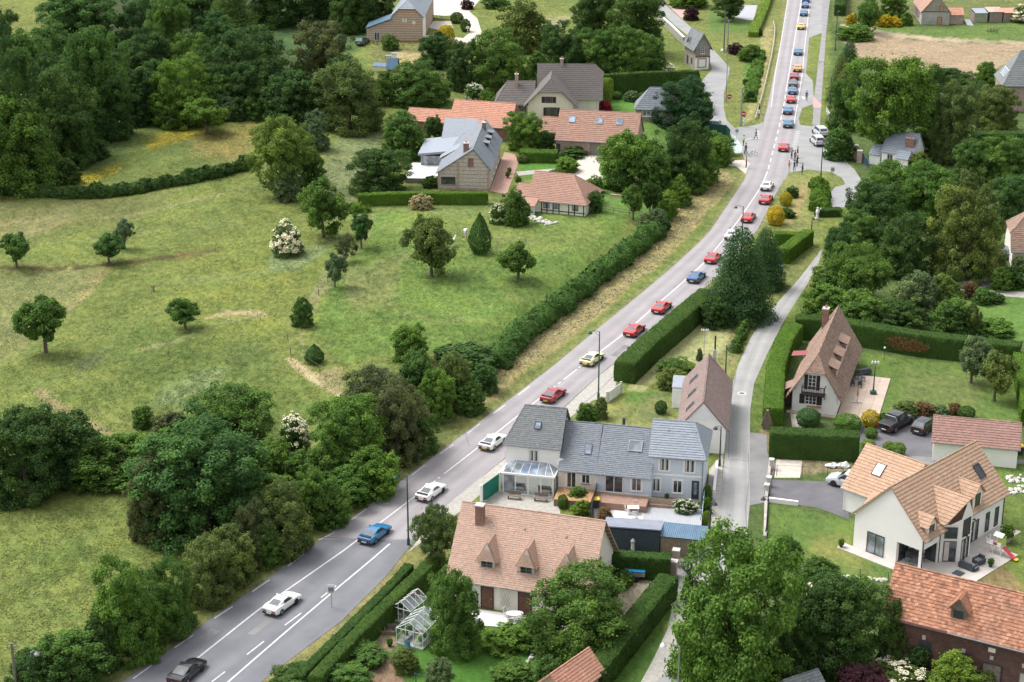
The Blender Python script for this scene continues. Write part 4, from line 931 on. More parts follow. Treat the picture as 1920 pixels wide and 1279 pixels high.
# ---- middle and right
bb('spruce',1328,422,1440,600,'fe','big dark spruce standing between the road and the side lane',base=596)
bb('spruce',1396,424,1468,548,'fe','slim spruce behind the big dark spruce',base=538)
bb('bush',1312,556,1366,616,'dk','dark round bush at the foot of the big spruce')
bb('lowbush',1440,462,1468,500,'gr','pale flowering shrub left of the clipped garden hedge')
bb('lowbush',1460,390,1492,408,'hd','dark green bush above the yellow shrubs')
bb('ball',1438,388,1470,422,'ye','yellow clipped shrub beside the road, lower one')
bb('ball',1462,362,1484,386,'ye','yellow clipped shrub beside the road, upper one')
bb('lowbush',1472,348,1498,370,'hd','green shrub above the upper yellow shrub')
for a in [
 ('broad',1534,424,1610,508,'dk','dark round tree above the side lane',505),
 ('broad',1544,444,1666,560,'md','big round light topped tree beside the side lane',566),
 ('bush',1516,496,1592,556,'md','bush below the dark round tree',None),
 ('bush',1498,532,1600,598,'br','bright bamboo like bush behind the clipped hedge corner',None),
 ('bush',1560,545,1660,620,'md','bushy shrub in the middle of the belt behind the clipped hedge',None),
 ('bush',1640,560,1730,622,'dk','dark glossy shrub of the belt behind the clipped hedge',None),
 ('bush',1670,512,1760,600,'gr','blue-grey leafed shrub of the belt behind the clipped hedge',None),
 ('bush',1725,515,1800,590,'lt','light yellowish tree top of the belt behind the clipped hedge',None),
 ('bush',1740,560,1830,632,'md','wide green shrub at the right end of the belt',None),
 ('lowbush',1800,528,1830,560,'or','orange tinted shrub at the right end of the belt',None),
 ('lowbush',1820,540,1862,570,'md','green shrub beside the orange tinted one',None),
 ('lowbush',1846,545,1884,568,'dk','low shrub by the stone path',None),
 ('med',1804,570,1838,630,'ol','bonsai-like tree with pale stem behind the hedge',632),
 ('lowbush',1822,598,1902,632,'br','low loose hedge behind the clipped hedge, on the lawn',None),
 ('ball',1668,490,1702,518,'ol','round olive shrub at the edge of the estate lawn',None),
 ('broad',1548,150,1612,245,'md','tree at the corner above the white street railings',None),
 ('broad',1588,112,1745,268,'br','largest bright green tree behind the small white house',300),
 ('broad',1698,128,1775,270,'dk','dark tree behind the large bright tree',None),
 ('broad',1738,158,1828,306,'ol','olive green rounded tree right of the large bright tree',None),
 ('broad',1824,162,1908,248,'ol','olive green tree below the dark slate roof',None),
 ('spruce',1808,150,1864,222,'fe','dark conifer left of the dark slate roof',222),
 ('bush',1825,118,1870,172,'br','bright bush at the left corner of the dark slate roof',None),
 ('broad',1562,128,1612,220,'ol','olive tree at the left of the large bright tree',None),
 ('spruce',1566,74,1612,160,'fe','dark conifer beside the bare field',160),
 ('spruce',1552,98,1594,190,'ol','brownish conifer beside the footpath',190),
 ('bush',1740,128,1830,170,'dk','dark bushes along the lower edge of the bare field',None),
 ('broad',1570,340,1690,452,'dk','dark bushy tree at the bend of the small drive',None),
 ('broad',1612,302,1712,396,'md','round leafy tree covering the foot of the small white house',None),
 ('broad',1660,302,1790,420,'br','big light leafed tree in the centre of the right grove',None),
 ('bush',1694,286,1752,325,'lt','yellow-green tree right of the small white house chimney',None),
 ('ash',1736,318,1878,524,'ol','tall broad tree with drooping olive foliage in the right grove',None),
 ('ash',1778,262,1862,345,'md','tree with cauliflower like crown right of the small white house',None),
 ('broad',1836,255,1935,350,'md','leafy tree at the right border under the long dark hedge',None),
 ('broad',1850,330,1940,430,'bl','bluish green tree at the right border above the brown roof',None),
 ('broad',1640,400,1750,520,'dk','deep shaded tree left of the weeping tree',None),
 ('broad',1575,400,1660,480,'md','tree above the big round light topped tree',None),
 ('bush',1690,240,1760,290,'lt','bright shrub on the lawn behind the small white house',None),
 ('bush',1855,500,1900,545,'md','shrub beside the estate drive bend',None),
 ('lowbush',1868,500,1925,540,'hd','garden shrubs beside the white car, foremost',None),
 ('lowbush',1895,478,1935,510,'gr','white flowering shrub at the right border near the cars',None),
 ('broad',1600,-10,1652,62,'md','garden tree right of the tall narrow hedge at the top',62),
 ('bush',1645,-14,1698,32,'md','garden tree at the top edge left of the brick cottage',None),
 ('lowbush',1584,26,1608,48,'ye','yellow shrub at the left of the garden tree',None),
 ('lowbush',1642,28,1672,50,'ye','yellow shrub in front of the brick cottage garden',None),
 ('lowbush',1664,30,1690,50,'ye','yellow and green shrub nearest the brick cottage',None),
 ('bush',1686,24,1712,48,'br','bright green bush at the brick cottage corner',None),
 ('bush',1568,46,1640,76,'br','rough green bush along the edge of the bare field',None),
 ('lowbush',1542,240,1600,300,'md','ivy covered bank bush beside the two parked cars',None),
 ('broad',1334,-14,1402,38,'dk','dark tree beside the pale car park at the top',38),
 ('lowbush',1280,14,1312,38,'pu','purple brown shrub beside the red paved drive',None),
 ('bush',1248,-16,1330,14,'hg','clipped green shrubs at the top beside the red paved drive',None),
 ('lowbush',1364,80,1396,102,'pu','dark red leafed shrub below the two tall poles',None),
 ('bush',1385,85,1430,115,'md','grey-green bushes on the bank between the lanes',None),
 ('lowbush',1398,170,1416,190,'hd','small dark shrub on the bank above the waiting spectators',None),
 ('lowbush',1392,148,1404,158,'hd','tiny dark shrub on the bank',None),
 ('lowbush',1420,52,1430,68,'dk','dark shrub end of the clipped strip hedge',None),
 ('thorn',1890,8,1940,42,'ol','tree with white blossom at the top right corner','B'),
 # right garden
 ('apple',1786,634,1855,700,'gr','fruit tree with thin foliage on the lawn, left one of the pair',718),
 ('apple',1828,662,1900,738,'ol','fruit tree with thin foliage on the lawn, right one of the pair',752),
 ('ball',1494,766,1536,800,'bl','round clipped grey-green shrub under the gable balcony',None),
 ('ball',1564,776,1612,808,'br','round shrub with pale flowers at the terrace corner',None),
 ('ball',1616,769,1646,800,'ye','round golden yellow shrub beside the terrace steps',None),
 ('ball',1622,802,1644,822,'hg','small green ball shrub on the drive edge',None),
 ('lowbush',1674,750,1722,782,'ol','mixed border shrub behind the pickup truck',None),
 ('lowbush',1712,752,1752,778,'or','reddish border shrub behind the pickup truck',None),
 ('lowbush',1748,758,1780,782,'gr','silver grey border shrub by the black hatchback',None),
 ('lowbush',1776,754,1802,778,'or','brown-red shrub in the border',None),
 ('ball',1796,762,1826,786,'hd','dark ball shrub at the right end of the border',None),
 ('ball',1680,765,1700,782,'hg','green ball shrub beside the pickup truck',None),
 ('ball',1645,775,1665,795,'hd','ball shrub right of the golden shrub',None),
 ('ball',1655,828,1676,850,'lg','bright green shrub behind the tiled roof, left one',None),
 ('ball',1672,830,1696,856,'lg','bright green shrub behind the tiled roof, right one',None),
 ('ball',1616,824,1640,842,'lg','low bright green shrub above the tiled roof corner',None),
 # blue terrace yard
 ('bush',1110,745,1142,785,'ol','feathery olive shrub behind the long slate roof',None),
 ('bush',1078,756,1120,796,'md','dark shrub behind the long slate roof',None),
 ('ball',1228,752,1250,776,'hd','small clipped box shrub on the yellow lawn',None),
 ('bush',1230,690,1285,730,'ol','mixed garden shrub beside the white door shed',None),
 ('bush',1228,668,1300,708,'md','wide garden shrub behind the brown roofed annex',None),
 ('lowbush',1258,700,1300,728,'lt','yellow-green shrub behind the white door shed',None),
 ('bush',1320,700,1352,725,'md','green shrub right of the brown roof ridge',None),
 ('lowbush',1304,652,1318,676,'gr','slim rose bush on the dry lawn',None),
 ('bush',1064,912,1102,944,'md','green shrub on the wooden deck',None),
 ('ball',1046,928,1064,954,'hg','small green shrub left of the deck shrub',None),
 ('bush',1072,938,1106,966,'lg','bright green shrub at the deck corner',None),
 ('lowbush',1116,950,1150,990,'or','reddish shrub with yellow tips by the fence',None),
 ('lowbush',1262,934,1308,962,'hd','dark leafed shrub with white flowers in the gravel yard','B'),
 ('lowbush',1315,908,1336,940,'hg','green shrub along the side lane wall, upper one',None),
 ('lowbush',1315,934,1336,964,'hg','green shrub along the side lane wall, middle one',None),
 ('lowbush',1314,958,1332,992,'lg','yellow flowering shrub along the side lane wall, lowest one',None),
 # tan house garden
 ('ash',776,944,866,1068,'ol','slender tree at the left end of the tan roof',1070),
 ('broad',800,1074,908,1228,'md','dense dark green tree in front of the tan roofed house, left one',None),
 ('broad',985,1062,1192,1232,'md','wide spreading tree in front of the tan roofed house, right one',None),
 ('lowbush',905,1170,1010,1212,'br','leafy low hedge around the patio',None),
 ('bush',1150,1068,1186,1100,'md','dark shrub at the right corner of the tan roofed house',None),
 ('lowbush',1160,1080,1180,1106,'lg','yellow-green shrub beside the blue covered trailer',None),
 ('lowbush',636,1205,724,1246,'md','leafy vegetable bed beside the long hedge',None),
 ('bush',736,1212,788,1262,'ol','mixed brown and green shrub by the larger greenhouse',None),
 ('med',798,1232,852,1300,'gr','small fruit tree at the bottom edge of the lawn',None),
 ('bush',596,1240,700,1300,'md','tangled garden plants at the bottom edge',None),
 ('bush',500,1240,600,1300,'dk','dark bush at the foot of the long hedge by the road',None),
 ('lowbush',1000,1228,1060,1290,'bl','dark border plants left of the small orange roof',None),
 ('lowbush',920,1240,1000,1275,'md','rockery plants beside the lawn',None),
 # lower right grove
 ('broad',1240,998,1492,1312,'br','very large bright green ash tree covering the side lane',None),
 ('broad',1480,1082,1650,1262,'dk','big dark tree right of the large ash tree',None),
 ('broad',1440,1100,1560,1260,'dk','shaded tree between the large ash and the dark tree',None),
 ('bush',1440,1004,1502,1062,'dk','small dark bush rising behind the large ash tree',None),
 ('bush',1490,1040,1575,1110,'md','leafy bush below the curved stone edging',None),
 ('bush',1560,1080,1652,1150,'br','rough bright green growth below the curved stone edging',None),
 ('bush',1640,1130,1700,1250,'dk','dark ivy mass at the corner of the brick barn',None),
 ('bush',1560,1240,1660,1310,'pu','dark purple bush at the bottom edge',None),
 ('bush',1728,1218,1832,1310,'lg','yellow-green tree in front of the brick barn wall',None),
 ('bush',1430,1240,1520,1300,'dk','dark bush at the bottom edge of the grove',None),
 ('bush',1300,1255,1420,1320,'lg','yellow-green bush at the very bottom below the large ash',None),
 ('bush',1690,1210,1745,1270,'dk','small dark bush against the barn wall',None),
 ('lowbush',1820,1250,1880,1300,'ol','pale flowering plants at the foot of the barn wall',None),
 ]:
    b = a[7]
    bb(a[0],*a[1:5],a[5],a[6], base=(b if not isinstance(b, str) else None), blossom=('fl' if b == 'B' else None))
bb('thorn',1630,1232,1745,1300,'ol','spreading bush covered in small white flowers before the barn',blossom='fl')
bb('thorn',1510,1088,1570,1140,'md','elder with a few white flowers right of the large ash tree',blossom='fl')

# ---- hedges -----------------------------------------------------
def hedge(label, pts, w, h, colr, style='clipped', name='hedge', group=None, closed=False):
    """pts: photograph pixels of the hedge's ground centre line"""
    P = [np.array(G(*p)) for p in pts]; S = []
    far = np.mean([p[1] for p in P]) > 300; st = .7 if far else .4
    for a, b in zip(P[:-1], P[1:]):
        n = max(1, int(np.linalg.norm(b-a)/st))
        for i in range(n): S.append(a + (b-a)*i/n)
    S.append(P[-1]); S = np.array(S); m = len(S)
    if style != 'clipped' or m > 8:
        T = np.gradient(S, axis=0)
    else: T = np.gradient(S, axis=0)
    T = unit(T * np.array([1,1,0])); Nn = np.stack([-T[:,1], T[:,0], T[:,2]*0], 1)
    if style == 'clipped': prof = [(-1,0),(-1.01,.25),(-1.0,.55),(-1,.85),(-.97,1),(-.5,1.015),(0,1.02),(.5,1.015),(.97,1),(1,.85),(1.0,.55),(1.01,.25),(1,0)]; amp = .055
    else: prof = [(-.9,0),(-1.1,.2),(-1.05,.45),(-.9,.7),(-.65,.88),(-.3,.98),(0,1.02),(.3,.98),(.65,.88),(.9,.7),(1.05,.45),(1.1,.2),(.9,0)]; amp = .24
    K = len(prof); V = np.zeros((m, K, 3)); r2 = np.random.default_rng(int(abs(pts[0][0]))+len(pts))
    hs = h * (1 + (0 if style == 'clipped' else .2)*np.sin(np.arange(m)*.5+pts[0][0])*np.sin(np.arange(m)*.21) + (0.004 if style == 'clipped' else .03)*r2.normal(size=m))
    wsn = w/2 * (1 + (0 if style == 'clipped' else .15)*np.sin(np.arange(m)*.37+1))
    for k, (u, v) in enumerate(prof):
        V[:,k] = S + Nn*(u*wsn)[:,None]; V[:,k,2] = S[:,2] - .08 + (h*0 + hs)*v
    V += r2.normal(size=V.shape) * amp * (.6 if style == 'clipped' else 1)
    idx = np.arange(m*K).reshape(m, K)
    F = np.stack([idx[:-1,:-1], idx[1:,:-1], idx[1:,1:], idx[:-1,1:]], -1).reshape(-1, 4)
    vv = V.reshape(-1,3); 
    # end caps
    caps = []
    for e in (0, m-1):
        for k in range(K//2): caps.append([idx[e,k], idx[e,k+1], idx[e,K-2-k], idx[e,K-1-k]])
    F = np.concatenate([F, np.array(caps)])
    # leaves over the surface
    fc = vv[F]; ar = np.linalg.norm(np.cross(fc[:,2]-fc[:,0], fc[:,3]-fc[:,1]), axis=1)/2
    ls = (.10 if style == 'clipped' else .15) * (1.7 if far else 1.0)
    nl = int(min(16000, ar.sum() * .9 / (ls*ls*1.0))); pr = ar/ar.sum(); fi = r2.choice(len(F), nl, p=pr)
    uu = r2.random((nl,1)); v2 = r2.random((nl,1))
    Pt = (fc[fi,0]*(1-uu)+fc[fi,1]*uu)*(1-v2) + (fc[fi,3]*(1-uu)+fc[fi,2]*uu)*v2
    fn = unit(np.cross(fc[fi,2]-fc[fi,0], fc[fi,3]-fc[fi,1])); ctr = np.array([0,0,1.])
    cen = vv.reshape(m,K,3).mean(1); ci = np.clip(fi//(K-1), 0, m-1); out = Pt - cen[ci]; fn = np.where((fn*out).sum(1,keepdims=True) < 0, -fn, fn)
    jit = r2.random((nl,1)) * (.03 if style == 'clipped' else .18)
    patch = .10*np.sin(Pt[:,0]*1.1+Pt[:,1]*.8)+.08*np.sin(Pt[:,2]*2.3+Pt[:,0]*2.1)
    LV, LF, lv = quads(Pt + fn*jit, fn + (.45 if style == 'clipped' else .8)*r2.normal(size=(nl,3)) + [0,0,.15], ls*r2.uniform(.7,1.2,nl), .5 + patch + .15*r2.normal(size=nl))
    AV = np.concatenate([vv, LV]); AF = np.concatenate([F, LF + len(vv)]); al = np.concatenate([np.full(len(vv), .38), lv])
    o = bpy.data.objects.new(name, npmesh(name, AV, AF, {'lv': al}, M('leaf_' + colr))); link(o)
    return tag(o, label, 'hedge', group)
hedge('long dark curved hedge dividing the yellow meadow from the lower meadow', [(8,362),(70,369),(130,371),(200,368),(280,357),(350,343),(410,330),(462,316),(478,311)], 1.6, 1.7, 'dk', 'loose')
hedge('long dense roadside hedge along the top of the dry grass bank', [(930,690),(958,655),(1000,615),(1050,582),(1100,540),(1150,502),(1190,470),(1215,450),(1240,428)], 2.6, 2.2, 'md', 'loose')
hedge('bright green clipped hedge in front of the flint gable house', [(672,386),(730,383),(790,382),(850,382),(914,382)], 1.4, 1.9, 'hg')
hedge('tall dark clipped hedge behind the white thatched house', [(1005,181),(1100,183),(1200,176),(1305,172)], 1.4, 4.2, 'hd')
hedge('small clipped block hedge at the junction of the garden and west lane', [(1292,162),(1306,164)], 2.6, 2.6, 'hg')
hedge('curved clipped hedge along the inner side of the west lane bend', [(1300,188),(1315,200),(1322,216)], 2.6, 2.2, 'hg')
hedge('flat topped double hedge on the lawn below the fresh green tree', [(975,301),(1045,303)], 2.6, 1.8, 'hg')
hedge('lower step of the clipped hedge on the lawn', [(1003,303),(1048,303)], 2.0, 1.1, 'hg')
hedge('tall thick clipped hedge along the road in front of the dry lawn', [(1170,718),(1215,674),(1262,634),(1296,604),(1328,578)], 2.6, 2.7, 'hd')
hedge('tall clipped hedge around the house with the balcony, lane side', [(1448,803),(1450,765),(1453,720),(1468,670),(1488,640)], 2.2, 2.5, 'hg')
BP = hedge('long tall clipped hedge with a brown bare patch behind the lawn', [(1490,632),(1560,636),(1640,650),(1720,664),(1800,673),(1910,686)], 2.0, 2.9, 'hd')
hedge('high clipped hedge in front of the house with the balcony', [(1442,852),(1500,855),(1560,858),(1608,860)], 2.0, 3.0, 'hd')
hedge('clipped hedge at the right border beside the lawn', [(1912,690),(1922,740),(1930,800)], 2.0, 2.2, 'hg')
hedge('tall clipped hedge right of the slim spruce, outer side', [(1468,494),(1490,476),(1514,458)], 1.7, 2.2, 'hg')
hedge('low clipped hedge joining the outer hedge at its top', [(1452,458),(1480,459),(1500,459)], 1.4, 1.9, 'hg')
hedge('rounded green hedge strip beside the small branching drive', [(1534,350),(1538,375),(1545,392),(1528,398)], 2.2, 1.5, 'hg', 'loose')
hedge('trimmed hedge across the end of the small branching drive', [(1528,405),(1552,405),(1576,404)], 1.6, 1.2, 'hd')
hedge('narrow clipped hedge strip at the top beside the main road', [(1412,70),(1424,40),(1436,10),(1446,-25)], 2.2, 1.2, 'lg')
hedge('tall narrow clipped hedge at the top beside the footpath', [(1574,30),(1576,5),(1578,-30)], 2.4, 2.6, 'hd')
hedge('long dark clipped hedge at the right border above the grove', [(1822,276),(1870,275),(1930,275)], 2.2, 2.6, 'dk')
hedge('double topped hedge between the main road and the greenhouses, road side', [(560,1300),(590,1270),(655,1206),(715,1146),(768,1088)], .9, 1.8, 'hd')
hedge('double topped hedge between the main road and the greenhouses, garden side', [(592,1305),(655,1236),(715,1176),(790,1104),(822,1068)], 1.2, 2.0, 'hd')
hedge('tall dark clipped hedge behind the blue covered trailer', [(1134,1076),(1190,1080),(1256,1085)], 1.4, 2.4, 'hd')
hedge('long dark clipped hedge beside the white rail fence', [(1252,1118),(1215,1165),(1180,1210),(1140,1262),(1110,1300)], 1.9, 2.3, 'hd')
hedge('low loose hedge by the gate above the paddock', [(655,398),(690,396)], 1.2, 1.2, 'br', 'loose')
hedge('rough hedge on the west bank beside the bare earth strip', [(1405,192),(1412,160),(1420,120),(1424,100)], 2.0, .8, 'br', 'loose')
hedge('vine covered wire fence along the side lane', [(1378,662),(1390,630),(1402,608),(1426,570)], .7, 1.2, 'md', 'loose')

_a, _b = np.array(G(1655,653)), np.array(G(1730,666)); r2 = np.random.default_rng(9); q_ = r2.random((1500,2)); q_ = q_[((q_[:,0]-.5)**2 + (q_[:,1]-.5)**2*1.1 + .03*r2.normal(size=1500)) < .2]
P_ = _a + (_b-_a)*q_[:,:1]*1.15 + np.array([-.25,-1.0,0]); P_[:,2] = .45 + 2.0*q_[:,1]; V_, F_, l_ = quads(P_ + r2.normal(size=P_.shape)*.03, np.array([0,-1,.2]) + .5*r2.normal(size=P_.shape), .11, .5+.2*r2.normal(size=len(P_)))
o = bpy.data.objects.new('dead_foliage', npmesh('dead_foliage', V_, F_, {'lv': l_}, M('leaf_or'))); link(o, BP); o['kind'] = 'stuff'
# ---- meadow grass tufts (nobody could count them)
def tufts(name, n, polys, size, colr, seed, dens=None):
    r2 = np.random.default_rng(seed); PX = []
    for poly, share in polys:
        P = np.array(poly, float); k = int(n*share); got = []
        while sum(len(g) for g in got) < k:
            q = r2.random((k*2, 2)) * (P.max(0)-P.min(0)) + P.min(0); ins = in_poly(q[:,0], q[:,1], poly) > 0
            cl = (np.sin(q[:,0]*.05+q[:,1]*.09)+np.sin(q[:,0]*.13-q[:,1]*.11)+np.sin(q[:,0]*.023+q[:,1]*.31)*.6)/2.6
            got.append(q[ins & (cl + r2.normal(size=len(q))*.35 > -.1)])
        PX.append(np.concatenate(got)[:k])
    PX = np.concatenate(PX); dx = (PX[:,0]-960)/FOC; dy = (639.5-PX[:,1])/FOC; z = np.zeros(len(PX))
    for _ in range(4):
        t = (z-CAMH)/(-sP+dy*cP); x = dx*t; y = (cP+dy*sP)*t; z = hgt(x, y)
    m = len(x); s = size*r2.uniform(.5,1.5,m); P0 = np.stack([x,y,z+s*.3],1)
    V = []; Fs = []; 
    N = np.stack([r2.normal(size=m)*.5, r2.normal(size=m)*.5-.2, np.ones(m)*1.2],1)
    Vv, F, lv = quads(P0, N, s, .5+.16*r2.normal(size=m), .4)
    o = bpy.data.objects.new(name, npmesh(name, Vv, F, {'lv': lv}, M('leaf_' + colr))); link(o)
    o['kind'] = 'stuff'; return tag(o, label={'tu':'fine tufts of green grass across the meadows','dry':'pale dry seed grass on the road bank and tracks'}[colr], cat='grass')
FULL = [(-60,380),(480,320),(640,430),(1180,420),(920,700),(700,720),(300,820),(-60,780)]
tufts('meadow_grass', 60000, [(FULL,.62),([(-60,920),(250,900),(440,1000),(180,1200),(-60,1290)],.22),([(60,320),(240,230),(480,215),(460,310),(120,350)],.16)], .11, 'tu', 3)
tufts('dry_grass', 6000, [([(1342,318),(1378,334),(1312,412),(1258,474),(1184,532),(1098,608),(1020,668),(950,708),(935,690),(1000,618),(1090,538),(1190,470),(1262,404)],1)], .16, 'dry', 4)

# ================================================================ BUILDINGS
def tilemat(k, a, b, c, moss=(.09,.08,.06), amt=.6, rough=.85): PAL[k] = ('tile', a, b, c, moss, amt, rough)
tilemat('tile_tan', (.40,.265,.20), (.46,.31,.24), (.52,.36,.285), (.40,.30,.24), .5)
tilemat('tile_modern', (.37,.24,.16), (.44,.29,.20), (.52,.35,.25), (.40,.29,.20), .3)
tilemat('tile_orange', (.25,.12,.08), (.42,.195,.12), (.54,.28,.18), (.20,.13,.10), .55)
tilemat('tile_orange2', (.44,.20,.14), (.52,.26,.185), (.60,.33,.24), (.40,.25,.19), .35)
tilemat('tile_brown', (.18,.12,.09), (.27,.18,.135), (.36,.25,.195), (.16,.125,.105), .55)
tilemat('tile_dbrown', (.16,.115,.105), (.225,.165,.15), (.29,.215,.195), (.15,.12,.11), .4)
tilemat('tile_red', (.30,.175,.13), (.37,.22,.165), (.44,.27,.205), (.30,.19,.16), .45)
tilemat('tile_garage', (.25,.145,.12), (.32,.19,.16), (.40,.25,.21), (.24,.15,.13), .4)
tilemat('slate', (.145,.160,.185), (.185,.205,.235), (.235,.255,.285), (.20,.21,.20), .35, .6)
tilemat('slate_blue', (.215,.245,.285), (.245,.275,.315), (.275,.305,.345), (.26,.28,.29), .25, .55)
tilemat('slate_old', (.125,.14,.150), (.175,.19,.20), (.24,.25,.25), (.22,.22,.18), .55, .7)
tilemat('thatch', (.115,.105,.098), (.145,.132,.123), (.175,.162,.152), (.12,.105,.105), .5, .95)
tilemat('zinc', (.25,.285,.33), (.28,.315,.36), (.31,.345,.39), (.30,.32,.34), .2, .45)
tilemat('rust', (.50,.23,.15), (.50,.36,.28), (.60,.52,.46), (.40,.19,.13), .8, .8)
plain('render_white', (.87,.85,.83), (.82,.80,.775), .5, .85, .12, spec=.2, lo=.3, hi=.75)
plain('render_cream', (.78,.74,.66), (.70,.66,.58), .6, .85, .15, spec=.2)
plain('render_pinkish', (.76,.70,.67), (.69,.63,.60), .6, .85, .15, spec=.2)
plain('render_blue', (.60,.66,.73), (.54,.60,.67), .6, .85, .1, spec=.2)
plain('render_grey', (.42,.41,.38), (.33,.32,.30), .8, .9, .3, spec=.2)
plain('timber_wall', (.33,.30,.27), (.24,.22,.20), 1.4, .9, .3)
plain('white_pvc', (.80,.80,.79), (.74,.74,.73), 2, .45, 0)
plain('grey_metal', (.30,.31,.33), (.24,.25,.27), 2, .45, .1, .5)
plain('anthracite', (.055,.06,.068), (.042,.046,.052), 2, .45, .05)
plain('dark_wood', (.050,.035,.032), (.035,.026,.024), 4, .6, .2)
plain('brown_wood', (.17,.085,.06), (.12,.06,.045), 4, .7, .3)
plain('old_wood', (.24,.20,.165), (.15,.125,.105), 4, .85, .4)
plain('pale_wood', (.47,.29,.15), (.37,.22,.11), 3, .75, .3)
plain('terracotta', (.50,.24,.15), (.42,.19,.12), 3, .8, .2)
plain('cement', (.50,.48,.45), (.40,.385,.36), 2, .9, .4)
plain('curtain', (.62,.58,.55), (.50,.46,.44), 2, .9, 0)
plain('navy_panel', (.045,.065,.090), (.036,.053,.075), 3, .5, .1)
plain('navy_roof', (.24,.26,.31), (.20,.22,.27), 1, .5, .1)
plain('blue_sheet', (.115,.19,.27), (.09,.155,.225), 1, .45, .1, .3)
plain('bamboo', (.40,.33,.25), (.28,.225,.17), 5, .85, .5, coord='Object')
plain('green_metal', (.01,.20,.14), (.012,.16,.115), 1, .4, .05)
plain('pale_blue', (.42,.54,.64), (.36,.48,.58), 1, .6, .1)
PAL['glass'] = ('glass', (.030,.034,.040), .08)
PAL['glass_grey'] = ('glass', (.13,.15,.17), .10)
PAL['glass_blue'] = ('glass', (.14,.18,.24), .12)
PAL['clear_glass'] = ('clear', .30)
PAL['brick_red'] = ('brick', (.30,.13,.10), (.20,.085,.07), (.34,.30,.26), .22, .07, .9, .008)
PAL['brick_dark'] = ('brick', (.17,.070,.058), (.085,.040,.036), (.15,.12,.11), .22, .07, .9, .009)
PAL['brick_pale'] = ('brick', (.44,.31,.26), (.34,.22,.18), (.46,.40,.35), .22, .07, .9, .010)
PAL['flint'] = ('banded', (.36,.22,.18), (.50,.46,.41), .62, .16)
PAL['banded'] = ('banded', (.42,.24,.18), (.50,.43,.35), .50, .42)

def clip_hp(poly, a, b, c):          # keep a*x+b*y >= c
    out = []; n = len(poly)
    for i in range(n):
        p, q = poly[i], poly[(i+1) % n]; dp = a*p[0]+b*p[1]-c; dq = a*q[0]+b*q[1]-c
        if dp >= 0: out.append(p)
        if (dp > 0 and dq < 0) or (dp < 0 and dq > 0):
            t = dp/(dp-dq); out.append((p[0]+(q[0]-p[0])*t, p[1]+(q[1]-p[1])*t))
    return out
def tile_plane(mb, pts, tw, th, lift=.10, jit=1.0, rnd=None, gap=0.0):
    rnd = rnd or random
    p0, p1 = Vector(pts[0]), Vector(pts[1]); e = (p1-p0).normalized()
    n = None
    for k in range(2, len(pts)):
        c = e.cross(Vector(pts[k])-p0)
        if c.length > 1e-4: n = c.normalized(); break
    if n.z < 0: n = -n
    up = n.cross(e)
    if up.z < 0: up = -up
    P = [((Vector(q)-p0).dot(e), (Vector(q)-p0).dot(up)) for q in pts]
    umin, umax = min(p[0] for p in P), max(p[0] for p in P); vmax = max(p[1] for p in P)
    row = 0; v = 0.0; t1 = min(.05, th*.16)
    while v < vmax - 1e-4:
        band = clip_hp(clip_hp(P, 0, 1, v), 0, -1, -(v+th)) if len(P) else []
        if len(band) >= 3:
            b0, b1 = min(p[0] for p in band), max(p[0] for p in band)
            u = umin - (tw/2 if row % 2 else 0)
            u += math.floor((b0-u)/tw)*tw
            while u < b1:
                cell = clip_hp(clip_hp(band, 1, 0, u), -1, 0, -(u+tw-gap))
                if len(cell) >= 3:
                    j = (rnd.random()-.5)*.012*jit; tl = (rnd.random()-.5)*.01*jit; pp = []
                    for (a, b) in cell:
                        hgh = lift + t1*(1-(b-v)/th) + j + tl*(a-u)/tw
                        pp.append(p0 + e*a + up*b + n*hgh)
                    lo = [i for i, (a, b) in enumerate(cell) if b < v + 1e-4]
                    m = len(pp); fs = [tuple(range(m))]
                    if len(lo) == 2:
                        i, k = lo; pp += [pp[i]-n*(t1+.012), pp[k]-n*(t1+.012)]; fs.append((i, k, m+1, m) )
                    mb.add(pp, fs, min(1, max(0, rnd.gauss(.5, .12*min(2.2, jit)))))
                u += tw
        v += th; row += 1
def fixup(o):
    import bmesh
    bm = bmesh.new(); bm.from_mesh(o.data); bmesh.ops.recalc_face_normals(bm, faces=bm.faces); bm.to_mesh(o.data); bm.free(); return o

class House:
    def __init__(s, name, label, A, B, zr=0.0, yaw=None, z0=None, cat='house', inset=(0,0), group=None, atB=False):
        z0 = G(*A)[2] if z0 is None else z0
        a = Vector(U(*A, z0+zr)); b = Vector(U(*B, z0+zr)); d = b - a
        s.L = d.length; s.yaw = math.atan2(d.y, d.x) if yaw is None else R(yaw)
        org = a
        if atB: org = b - Vector((math.cos(s.yaw), math.sin(s.yaw)))*atB
        s.root = thing(name, label, cat, (org.x, org.y, z0), s.yaw, group)
        s.walls = {}; s.roofs = {}; s.tiles = {}; s.ridge = {}
    def block(s, **k): return Block(s, **k)
    def done(s):
        for m, mb in s.walls.items(): fixup(mb.build('wall', m, s.root))
        for m, mb in s.roofs.items(): fixup(mb.build('roof', m, s.root))
        for m, mb in s.tiles.items(): mb.build('roof_tiles', m, s.root, kind='stuff')
        return s.root
